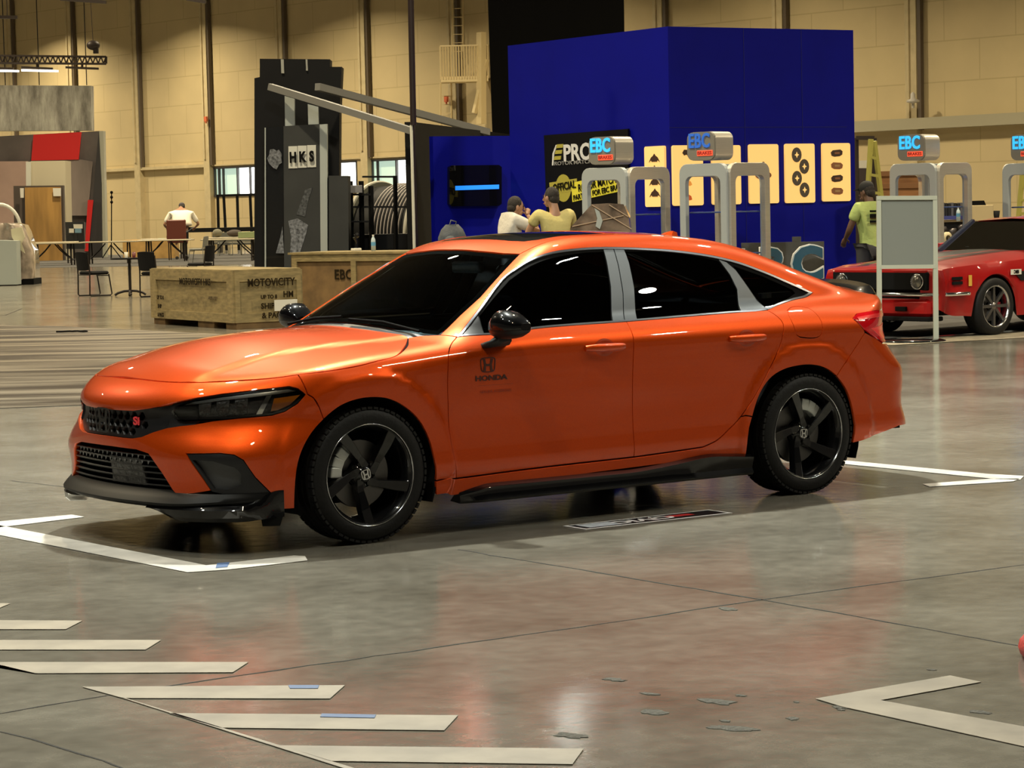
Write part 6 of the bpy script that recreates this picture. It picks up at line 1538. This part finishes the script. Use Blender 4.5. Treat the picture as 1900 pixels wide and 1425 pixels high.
# kiosk and crate behind the tables
kk = thing('notice_kiosk', 'small black notice stand with papers beside the red strip', 'notice stand', tuple(ground_at(140, 88)))
slab('board', [(121, 412), (156, 412), (157, 462), (123, 462)], 88, .2, mat('kiosk_black', (.015, .016, .016), rough=.5), kk); slab('sheet', [(136, 416), (153, 416), (153, 424), (137, 424)], 87.8, .02, PAPR, kk); slab('sheet', [(128, 424), (137, 424), (137, 432), (128, 432)], 87.8, .02, PAPR, kk); slab('blue_sheet', [(139, 424), (151, 424), (151, 432), (139, 432)], 87.8, .02, mat('paper_blue', (.15, .28, .38), rough=.6), kk)
mb = MB(); q = ground_at(278, 93); mb.rbox((q.x, q.y, .35), (1.9, 1.2, .7), .02, rz=-YAW); tag(mb.build('low_crate', mat('crate_orange', (.40, .24, .07), rough=.7, noise=(3, .2))), 'low orange-brown wooden box behind the far folding tables', 'crate')
# folding tables
TTOP = mat('table_top_cream', (.50, .44, .30), rough=.35); TLEG = mat('table_leg_dark', (.014, .010, .008), rough=.5, spec=.3)
def folding_table(label, u0, u1, D, g_='folding tables in rows across the far floor'):
    a, b = ground_at(u0, D), ground_at(u1, D); W_ = (b-a).length; t = thing('folding_table', label, 'table', tuple((a+b)/2), -YAW, g_)
    mb = MB(); mb.rbox((0, 0, .725), (W_, .76, .045), .02); mb.build('tabletop', TTOP, t)
    for sx in (-1, 1):
        mb = MB(); x = sx*(W_/2-.28)
        for sy_ in (-1, 1): mb.tube([(x, sy_*.28, 0), (x, sy_*.30, .35), (x, sy_*.22, .70)], .026, 6)
        mb.tube([(x, -.30, .18), (x, .30, .18)], .022, 6); mb.tube([(x, 0, .18), (x-sx*.30, 0, .45), (x-sx*.5, 0, .68)], .022, 6); mb.build('folding_leg', TLEG, t)
    return t
for l, u0, u1, D in (('leftmost near folding table of the far row', 47, 148, 83.6), ('folding table just behind the leftmost one', 50, 141, 87), ('second folding table from the left, right of the red strip', 150, 252, 84.5), ('third folding table from the left, before the orange-brown box', 256, 357, 86), ('fourth folding table, carrying a green box, near the black stand', 372, 482, 84), ('folding table behind the fourth one, with bags on it', 378, 482, 90), ('folding table behind the third one', 262, 350, 91)):
    folding_table(l, u0, u1, D)
def stack_chair(label, g, rz, m_seat, m_leg, group, sled=True, w_=.44):
    t = thing('side_chair', label, 'chair', tuple(g), rz, group)
    mb = MB(); mb.rbox((0, 0, .455), (w_, .46, .07), .06); mb.build('seat', m_seat, t, bevel=.01)
    mb = MB(); rr = []
    for k in range(7):
        u = -1+2*k/6; x = u*w_*.47; y = -.235-.03*(1-u*u); hh = .185-.015*abs(u)**3
        rr.append([(x, y-.015-.05, .69+hh), (x, y+.015-.05, .69+hh), (x, y+.015, .69-hh), (x, y-.015, .69-hh)])
    mb.loft(rr, cap=True); mb.build('backrest', m_seat, t, bevel=.008)
    for s_ in (-1, 1):
        x = s_*(w_/2-.005); mb = MB()
        mb.tube([(x, -.27, .80), (x, -.24, .56), (x, -.235, .44), (x, -.245, .04), (x, -.22, .012), (x, .23, .012), (x, .26, .04), (x, .20, .43)], .0145, 7); mb.build('leg', m_leg, t)
    mb = MB(); mb.tube([(-w_/2, .19, .40), (w_/2, .19, .40)], .010, 6); mb.tube([(-w_/2, -.235, .42), (w_/2, -.235, .42)], .010, 6); mb.build('seat_frame', m_leg, t)
    return t
CHB = mat('chair_black', (.005, .005, .0055), rough=.7, spec=.15); CHG = mat('chair_grey', (.17, .17, .14), rough=.7)
YR = math.atan2(_FH.y, _FH.x)-PI/2      # local +y looks away from the camera
GC = 'black stacking chairs round the bistro table'
stack_chair('black stacking chair left of the bistro table', atz(176, 549), YR-.85, CHB, TLEG, GC)
stack_chair('black stacking chair right of the bistro table, partly behind the plywood crate', atz(292, 551), YR-.62, CHB, TLEG, GC)
stack_chair('black stacking chair turned sideways behind the plywood crate', atz(372, 528), YR+1.15, CHB, TLEG, GC, w_=.40)
g = atz(242, 549); bt_ = thing('bistro_table', 'small round black bistro table on an arched foot', 'table', tuple(g), YR)
mb = MB(); mb.lathe([(.001, .745), (.36, .745), (.365, .73), (.36, .715), (.001, .715)], n=32); mb.build('tabletop', CHB, bt_); mb = MB(); mb.cyl((0, 0, .06), (0, 0, .72), .028, 12); mb.build('column', TLEG, bt_)
for k in range(4): a = k*PI/2+.1; mb = MB(); mb.tube([(0, 0, .10), (.12*math.cos(a), .12*math.sin(a), .095), (.24*math.cos(a), .24*math.sin(a), .06), (.30*math.cos(a), .30*math.sin(a), .02)], .024, 8); mb.build('foot', TLEG, bt_)
for dx, m_, l in ((-.05, PAPR, 'white cup on the round bistro table'), (.10, mat('cup_dark_red', (.12, .02, .02), rough=.4), 'dark red cup on the round bistro table')):
    q = g+_FH*-.05+rt_*dx; mb = MB(); mb.lathe([(.03, 0), (.04, .11), (.036, .11), (.028, .01)], n=14, cap=True); o = mb.build('cup', m_); o.location = (q.x, q.y, .746); tag(o, l, 'cup', 'cups on the bistro table')
# grey chairs and clutter round the far tables
GG = 'grey stacking chairs round the far tables'
stack_chair('grey stacking chair at the corner of the fourth far table, turned sideways', ground_at(365, 81), YR+1.4, CHG, CHG, GG, w_=.5)
for u, D, l, r in ((415, 96, 'grey chair under the fourth far table, nearest its left leg', .3), (437, 97, 'grey chair in the middle behind the fourth far table', -.2), (458, 96, 'grey chair behind the right half of the fourth far table', .1), (398, 99, 'grey chair behind the fourth far table, left of the green box', .6), (306, 98, 'grey chair left of the person in white far away', 2.4)):
    stack_chair(l, ground_at(u, D), YR+r, CHG if u != 306 else TLEG, CHG if u != 306 else TLEG, GG, w_=.5)
mb = MB(); c_ = atd(320, 402, 88); q = ground_at(326, 88); 
wc = thing('high_back_chair', 'red-brown high-backed seat behind the person in white', 'chair', tuple(q), -YAW)
mb = MB(); mb.rbox((0, 0, 1.05), (.68, .12, .72), .06); mb.build('backrest', mat('leather_brown', (.14, .03, .015), rough=.5), wc); mb = MB(); mb.rbox((0, .3, .66), (.66, .6, .12), .06); mb.build('seat', _M['leather_brown'], wc)
for sx in (-1, 1):
    for yy in (0, .5): mb = MB(); mb.cyl((sx*.28, yy, 0), (sx*.28, yy, .62), .02, 6); mb.build('leg', TLEG, wc)
for u, D, w_, h_, m_, l, z in ((461, 84, .7, .20, mat('green_box', (.22, .27, .12), rough=.6), 'flat green box on the fourth far table', .752), (434, 90, .55, .26, mat('bag_brown', (.06, .045, .035), rough=.8), 'dark brown bag on the farther table near the black stand', .752), (402, 90, .35, .30, mat('bag_olive', (.16, .15, .10), rough=.8), 'small olive bag left of the brown one', .752)):
    q = ground_at(u, D); mb = MB()
    if 'bag' in l: mb.ball((0, 0, h_*.45), (w_/2, .18, h_*.5), 14, 8)
    else: mb.rbox((0, 0, h_/2), (w_, .4, h_), .02)
    o = mb.build('box' if 'box' in l else 'bag', m_); o.location = (q.x, q.y, z+.012); o.rotation_euler = (0, 0, -YAW); tag(o, l, 'box' if 'box' in l else 'bag')
q0, q1 = ground_at(333, 104), ground_at(482, 104); c, d, rz_, n_ = upright(q0, q1, .85, 1.02, .9); mb = MB(); mb.box(c, d, rz_)
for t in (.05, .5, .95): p = q0.lerp(q1, t); mb.box((p.x, p.y, .43), (.1, .8, .86), rz_)
tag(mb.build('bar_counter', BLK2), 'long black counter beneath the first hall window', 'counter')
ps = thing('post_frame', 'row of slim black posts standing under the first hall window', 'post frame', tuple(ground_at(440, 110)))
for u0, u1 in ((404, 405), (415, 419), (440, 442), (464, 467)):
    a, b = atd(u0, 361, 110), atd(u1, 418, 110); mb = MB(); mb.bar(Vector((b.x, b.y, 0)), a, .09); mb.build('post', DARK, ps, world=True)
a, b = atd(402, 363, 110), atd(480, 361, 110); mb = MB(); mb.bar(a, b, .08); mb.build('top_bar', DARK, ps, world=True)
# lamp stand
ls = thing('light_stand', 'thin dark light stand against the beige wall, right of the graphic wall', 'stand', tuple(ground_at(206, 96)))
a, b = atd(207, 356, 96), atd(205, 430, 96); mb = MB(); mb.cyl(Vector((b.x, b.y, 0)), a, .022, 8); 
for v in (357, 366, 375): q = atd(207, v, 96); mb.ball(q, .06, 8, 6)
for k in range(3): g = Vector((b.x, b.y, 0)); mb.bar(g+Vector((0, 0, .5)), g+Vector((.4*math.cos(k*2.1), .4*math.sin(k*2.1), 0)), .03)
mb.build('stand', DARK, ls, world=True)
# truss with a moving head and a lit tube
TR = mat('truss_dark', (.035, .025, .02), rough=.5, metal=.4)
D = 72.0; ts = thing('lighting_truss', 'dark lighting truss with lit tube lamps at the upper left', 'truss', tuple(ground_at(90, D)))
chord = []
for (v0, v1, off) in ((102, 105, 0), (116, 118, 0), (103, 106, .35), (117, 119, .35)):
    a, b = atd(-80, v0, D+off), atd(197, v1, D+off); chord.append((a, b)); mb = MB(); mb.bar(a, b, .045); mb.build('chord', TR, ts, world=True)
(a, b), (c_, d_) = chord[0], chord[1]; mb = MB(); n = 28
for k in range(n):
    p = a.lerp(b, k/n); q = c_.lerp(d_, (k+.5)/n); p2 = a.lerp(b, (k+1)/n); mb.bar(p, q, .03); mb.bar(q, p2, .03)
mb.bar(b, d_, .05); mb.build('lattice', TR, ts, world=True)
for u0, u1 in ((-70, 25), (40, 98), (122, 183)):
    a, b = atd(u0, 125, D), atd(u1, 127.5, D); mb = MB(); mb.bar(a, b, .10, .06); mb.build('tube_housing', TR, ts, world=True)
    if u1 < 120: a, b = atd(u0, 130.5, D), atd(u1+10, 132, D); mb = MB(); mb.bar(a, b, .09, .05); mb.build('lit_tube', mat('tube_glow', (1, 1, 1), emis=(1, 1, .94), estr=4.0), ts, world=True)
    q0, q1 = atd((u0+u1)/2, 118, D), atd((u0+u1)/2, 126, D); mb = MB(); mb.bar(q0, q1, .05); mb.build('hanger', TR, ts, world=True)
mb = MB(); q = atd(173, 84, D); mb.ball(q, (.20, .16, .14)); q2 = atd(178, 94, D); mb.box(q2, (.14, .14, .16), -YAW); mb.cyl(atd(168, 0, D), q, .01, 5); a_ = atd(168, 0, D); mb.cyl(a_, Vector((a_.x, a_.y, 16)), .01, 5)
hm = mb.build('chain_hoist', TR); tag(hm, 'black chain hoist with hook on top of the truss end', 'hoist')
for pts, l in ((((-60, 31), (32, 32)), 'upper left black pipe with a small fitting, cut off by the edge'), (((112, -2), (197, 4)), 'short dark beam at the top edge above the truss'), (((346, -2), (382, 4)), 'small black hanging frame at the top edge above the wall pilaster')):
    a, b = atd(pts[0][0], pts[0][1], 66), atd(pts[1][0], pts[1][1], 66); mb = MB(); mb.bar(a, b, .10, .08)
    for t in (.2, .8): q = a.lerp(b, t); mb.cyl(q, Vector((q.x, q.y, 16)), .012, 5)
    tag(mb.build('hanging_pipe', TR), l, 'pipe')
# shrink wrapped pallet with a white panel
PLAST = mat('shrink_wrap', (.30, .25, .20), rough=.18, coat=.8, noise=(4, .5), bump=(7, 1.0))
D = 59.5; wp_ = thing('wrapped_pallet', 'shrink-wrapped pallet load in crinkled clear film at the left edge', 'pallet', tuple(ground_at(28, D)))
lo = [(-30, 520), (57, 520)]; random.seed(5); mb = MB(); rr = []
for v, uu0, uu1 in ((519, -40, 58), (490, -42, 57), (465, -40, 55), (448, -38, 48), (430, -36, 42), (418, -30, 36), (414, -20, 20)):
    ring = []
    a, b = atd(uu0, v, D), atd(uu1, v, D); 
    for k in range(10): ring.append(a.lerp(b, k/9)+_FH*(.03*random.random()-.05*math.sin(k*2.0)))
    for k in range(10): ring.append(b.lerp(a, k/9)+_FH*(1.1+.05*random.random()))
    rr.append(ring)
mb.loft(rr, cap=True, smooth=True); mb.build('wrapped_load', PLAST, wp_, world=True)
mb = MB(); a, b = ground_at(-40, D), ground_at(58, D); c, d, rz_, n_ = upright(a, b, 0, .14, 1.0); mb.box(c, d, rz_); mb.build('pallet_base', DARK, wp_, world=True)
slab('loose_film', [(20, 425), (40, 421), (46, 440), (40, 452), (46, 470), (36, 462), (22, 440)], D-.1, .04, mat('film_cream', (.55, .52, .36), rough=.3, coat=.5), wp_)
label_slab('low_cabinet', [(-60, 444), (30, 447), (32, 528), (-60, 530)], D-.6, .5, mat('panel_pale_blue', (.34, .38, .36), rough=.5), 'pale blue-white cabinet panel in front of the wrapped pallet at the left edge', 'cabinet')
mb = MB(); cc = atd(0, 425, 70); R_ = (atd(38, 425, 70)-cc).length; pts = [cc+rt_*R_*math.cos(a)+Vector(EZ)*R_*1.2*math.sin(a) for a in [PI*k/16 for k in range(17)]]; pts = [Vector((pts[0].x, pts[0].y, 0))]+pts+[Vector((pts[-1].x, pts[-1].y, 0))]
mb.tube(pts, .05, 8); tag(mb.build('white_hoop', mat('hoop_white', (.65, .65, .58), rough=.4)), 'white arched hoop standing behind the wrapped pallet', 'hoop')
# cable scrap on the floor
mb = MB(); g = atz(134, 617); pts = [rt_*x+_FH*y+Vector((0, 0, .012)) for x, y in ((-.22, .03), (-.15, .0), (-.05, .06), (0, .0), (.06, .08), (.12, -.04), (.17, .06), (.21, -.05), (.16, -.10), (.12, -.02))]
mb.tube(pts, .011, 6); o = mb.build('cable_scrap', DARK); o.location = (g.x, g.y, .004); tag(o, 'short curled black cable lying on the floor film left of the car', 'cable')

# ------------------------------------------------------------------ counter behind the car with bag and wrapped box
a, b = ground_at(800, 29.6), ground_at(1215, 29.6); zt = 1.08; c, d, rz_, n_ = upright(a, b, 0, zt-.05, .5); mb = MB(); mb.box(c, d, rz_); tag(mb.build('bar_counter', mat('counter_black', (.02, .02, .022), rough=.5)), 'high black counter hidden behind the orange car, the two seated people at it', 'counter')
def on_counter(u): p = ground_at(u, 29.85); return Vector((p.x, p.y, zt-.046))
BAGG = mat('bag_grey_fabric', (.075, .08, .085), rough=.8, bump=(20, .8), noise=(9, .3)); q = on_counter(838)
bg_ = thing('backpack', 'grey fabric backpack on the counter in front of the low blue wall', 'bag', tuple(q), -YAW); mb = MB(); rr = []
for z, w_, d_ in ((0, .15, .10), (.06, .165, .12), (.18, .16, .11), (.27, .12, .09), (.33, .06, .05)): rr.append([(w_*math.cos(a)+.02*math.sin(3*a), d_*math.sin(a), z) for a in [2*PI*k/16 for k in range(16)]])
mb.loft(rr, cap=True, smooth=True); mb.build('bag_body', BAGG, bg_); mb = MB(); mb.tube([(-.03, -.04, .31), (-.01, -.05, .38), (.05, -.04, .36), (.04, -.03, .31)], .008, 6); mb.build('loop_handle', BAGG, bg_); mb = MB(); mb.ball((-.02, -.10, .12), (.08, .05, .08)); mb.build('front_pocket', BAGG, bg_)
D = 29.65; WRAP = mat('wrap_brown', (.16, .115, .08), rough=.15, coat=.9, noise=(5, .6), bump=(8, 1.2)); WRAPL = mat('tape_pale', (.48, .34, .22), rough=.25, coat=.6)
wb_ = thing('wrapped_box', 'brown box under crinkled clear film on the counter, front of the left tower', 'box', tuple(on_counter(1115))); 
zc_ = zt-.040
def W3(u, v, dd): p = atd(u, v, D+dd); return p
fr_ = [(1040, 437), (1062, 418), (1098, 379), (1130, 377), (1157, 379), (1166, 400), (1172, 437)]
A_ = [W3(u, v, 0) for u, v in fr_]; B_ = [W3(u+(4 if u > 1100 else 10), v+2, .36) for u, v in fr_]
for L_ in (A_, B_): L_[0] = Vector((L_[0].x, L_[0].y, zc_)); L_[-1] = Vector((L_[-1].x, L_[-1].y, zc_))
mid = [a_.lerp(b_, .5)+Vector((0, 0, -.02 if 0 < i_ < 6 else 0)) for i_, (a_, b_) in enumerate(zip(A_, B_))]; 
mb = MB(); mb.loft([A_, mid, B_], closed=False); n = len(A_); mb.add(A_, [tuple(range(n))]); mb.add(B_, [tuple(range(n))]); mb.build('wrapped_load', WRAP, wb_, world=True)
for p, q in (((1098, 380), (1172, 425)), ((1062, 420), (1157, 400)), ((1130, 380), (1166, 402))): mb = MB(); mb.bar(W3(*p, -.02), W3(*q, -.02), .012, .01); mb.build('tape_line', WRAPL, wb_, world=True)
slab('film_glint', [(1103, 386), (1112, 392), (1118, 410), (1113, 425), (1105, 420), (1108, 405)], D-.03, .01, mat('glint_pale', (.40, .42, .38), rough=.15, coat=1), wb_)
q = on_counter(908); mb = MB(); mb.rbox((0, 0, .08), (.12, .06, .16), .01); o = mb.build('napkin_box', PAPR); o.location = q; o.rotation_euler = (0, 0, -YAW); tag(o, 'small white box on the counter left of the person in white', 'box')
# ------------------------------------------------------------------ right side
D = 27.3; SG = mat('easel_frame', (.44, .45, .36), rough=.4); SP = mat('easel_panel', (.19, .20, .175), rough=.55)
es = thing('sign_easel', 'blank grey sign board in a pale frame on a round base, before the red coupe', 'sign board', tuple(ground_at(1686, D)))
slab('grey_board', [(1632, 497), (1632, 368), (1734, 368), (1736, 497)], D-.01, .03, SP, es)
slab('left_post', [(1628, 632), (1627, 365), (1635, 365), (1637, 632)], D-.03, .05, SG, es); slab('right_post', [(1733, 632), (1731, 363), (1739, 363), (1742, 632)], D-.03, .05, SG, es)
slab('top_rail', [(1627, 371), (1627, 363.5), (1739, 363), (1739, 370.5)], D-.035, .05, SG, es); slab('lower_rail', [(1633, 499), (1633, 492), (1736, 491), (1736, 498)], D-.035, .05, SG, es)
g = ground_at(1690, D); mb = MB(); mb.lathe([(.001, 0), (.36, 0), (.36, .015), (.30, .03), (.001, .035)], c=(g.x, g.y, 0), n=36); mb.build('round_base', GLOSSBLK, es, world=True)
YELL = mat('ladder_yellow', (.30, .28, .06), rough=.5)
def ladder(label, pa, pb, pc, pd, D):
    t = thing('step_ladder', label, 'ladder', tuple(ground_at(pb[0], D)))
    for k, (p, q, dd) in enumerate(((pa, pb, 0), (pc, pd, .0))):
        a, b = atd(p[0], p[1], D+.1*k), atd(q[0], q[1], D+.6*k); b = Vector((b.x, b.y, 0)) if b.z < 1.2 else b; mb = MB(); mb.bar(a, b, .07); mb.build('rail', YELL, t, world=True)
    a, b = atd(pa[0], pa[1], D), atd(pb[0], pb[1], D); c, d = atd(pc[0], pc[1], D), atd(pd[0], pd[1], D)
    for k in range(1, 8): mb = MB(); mb.bar(a.lerp(b, k/8), c.lerp(d, k/8), .05); mb.build('step', YELL, t, world=True)
    return t
ladder('yellow step ladder standing right of the tall blue wall', (1616, 258), (1600, 520), (1622, 262), (1655, 520), 46)
ladder('yellow step ladder cut off by the right edge', (1897, 322), (1880, 520), (1901, 322), (1935, 520), 48)
mb = MB(); a, b = atd(1588, 256, 47), atd(1622, 256, 47); mb.bar(a, b, .10, .07); 
for q in (a, b): mb.bar(q, Vector((q.x, q.y, 0)), .07)
tag(mb.build('door_gate', TR), 'dark bar frame beside the yellow ladder right of the blue wall', 'frame')
WOOD2 = mat('plank_orange', (.30, .14, .05), rough=.6, noise=(2, .3, (1, 1, 5)))
wc_ = thing('wooden_crate', 'orange-brown wooden crate behind the right display tower', 'crate', tuple(ground_at(1690, 50)))
slab('side', [(1634, 560), (1634, 318), (1738, 314), (1738, 560)], 50, 1.2, WOOD2, wc_)
for v in (322, 345, 372): slab('batten', [(1634, v+5), (1634, v-4), (1738, v-6), (1738, v+3)], 49.95, .06, mat('batten_brown', (.20, .09, .03), rough=.6), wc_)
label_slab('notice_board', [(1590, 560), (1590, 298), (1632, 297), (1632, 560)], 55, .4, PAPR, 'white board rising behind the dark cabinet and yellow ladder', 'board')
label_slab('dark_cabinet', [(1588, 560), (1588, 312), (1632, 312), (1632, 560)], 52.5, 1.0, mat('cabinet_brownblack', (.03, .02, .02), rough=.7), 'dark cabinet behind the yellow ladder and the person in lime green', 'cabinet')
# tool shelf
D = 40.0; tsf = thing('tool_shelf', 'cluttered tool bench with black trays behind the red coupe', 'shelf', tuple(ground_at(1800, D)))
slab('bench_top', [(1736, 413), (1736, 409), (1900, 404), (1960, 402), (1960, 406)], D, .7, mat('bench_wood', (.40, .30, .16), rough=.6), tsf)
slab('bench_body', [(1736, 560), (1736, 413), (1960, 406), (1960, 560)], D+.1, .6, mat('bench_dark', (.012, .010, .010), rough=.6), tsf)
slab('blue_tray', [(1742, 408), (1742, 401), (1795, 400), (1795, 407)], D-.05, .1, mat('tray_blue', (.04, .05, .22), rough=.5), tsf)
for k in range(8): slab('black_folder', [(1748+5.6*k, 401), (1748+5.6*k, 376+.8*(k % 3)), (1752.6+5.6*k, 376+.8*(k % 3)), (1752.6+5.6*k, 401)], D+.05, .3, mat('folder_black', (.012, .012, .014), rough=.4) if k % 3 else mat('folder_grey', (.09, .09, .10), rough=.4), tsf)
slab('black_board', [(1800, 384), (1800, 373), (1826, 372), (1830, 381)], D+.1, .3, DARK, tsf)
for u, v, r in ((1752, 426, .05), (1770, 430, .06), (1785, 422, .05), (1760, 452, .05), (1779, 455, .06)): q = atd(u, v, D-.02); mb = MB(); mb.lathe([(.001, -.03), (r, -.03), (r, .05)], c=q, n=12, axis='y'); mb.build('tool_part', mat('tool_grey', (.10, .09, .09), rough=.4, metal=.6), tsf, world=True)
q = atd(1757, 442, D-.2); mb = MB(); mb.lathe([(.05, -.03), (.10, -.02), (.10, .02), (.05, .03)], c=q, n=18, axis='y'); mb.build('tape_roll', mat('roll_cream', (.55, .48, .30), rough=.6), tsf, world=True)
ZBT = max((tsf.children[0].matrix_world @ v.co).z for v in tsf.children[0].data.vertices)
def bench_at(u, dd=-.35): p = ground_at(u, D+dd); return Vector((p.x, p.y, ZBT+(.002)))
q = bench_at(1820); mb = MB(); mb.rbox((0, 0, .12), (.34, .3, .24), .01); o = mb.build('cardboard_box', mat('cardboard', (.50, .40, .22), rough=.8)); o.location = q; o.rotation_euler = (0, 0, -YAW); tag(o, 'pale cardboard box on the tool bench', 'box')
q = bench_at(1849); mb = MB(); mb.lathe([(.035, 0), (.055, .15), (.05, .15), (.03, .01)], n=16, cap=True); o = mb.build('cup', CHB); o.location = q; tag(o, 'black tumbler on the tool bench right of the cardboard box', 'cup')
for u, l in ((1778, 'water bottle on the tool bench before the black folders'), (1866, 'small water bottle on the tool bench right of the black tumbler')): bottle(bench_at(u), .22 if u < 1800 else .16, l)
tag(slab('red_cloth', [(1742, 600), (1745, 452), (1766, 450), (1772, 600)], 33.6, .3, mat('cloth_red', (.35, .02, .03), rough=.7), None), 'red cloth bundle behind the red coupe windscreen', 'cloth')
bpy.context.view_layer.update()
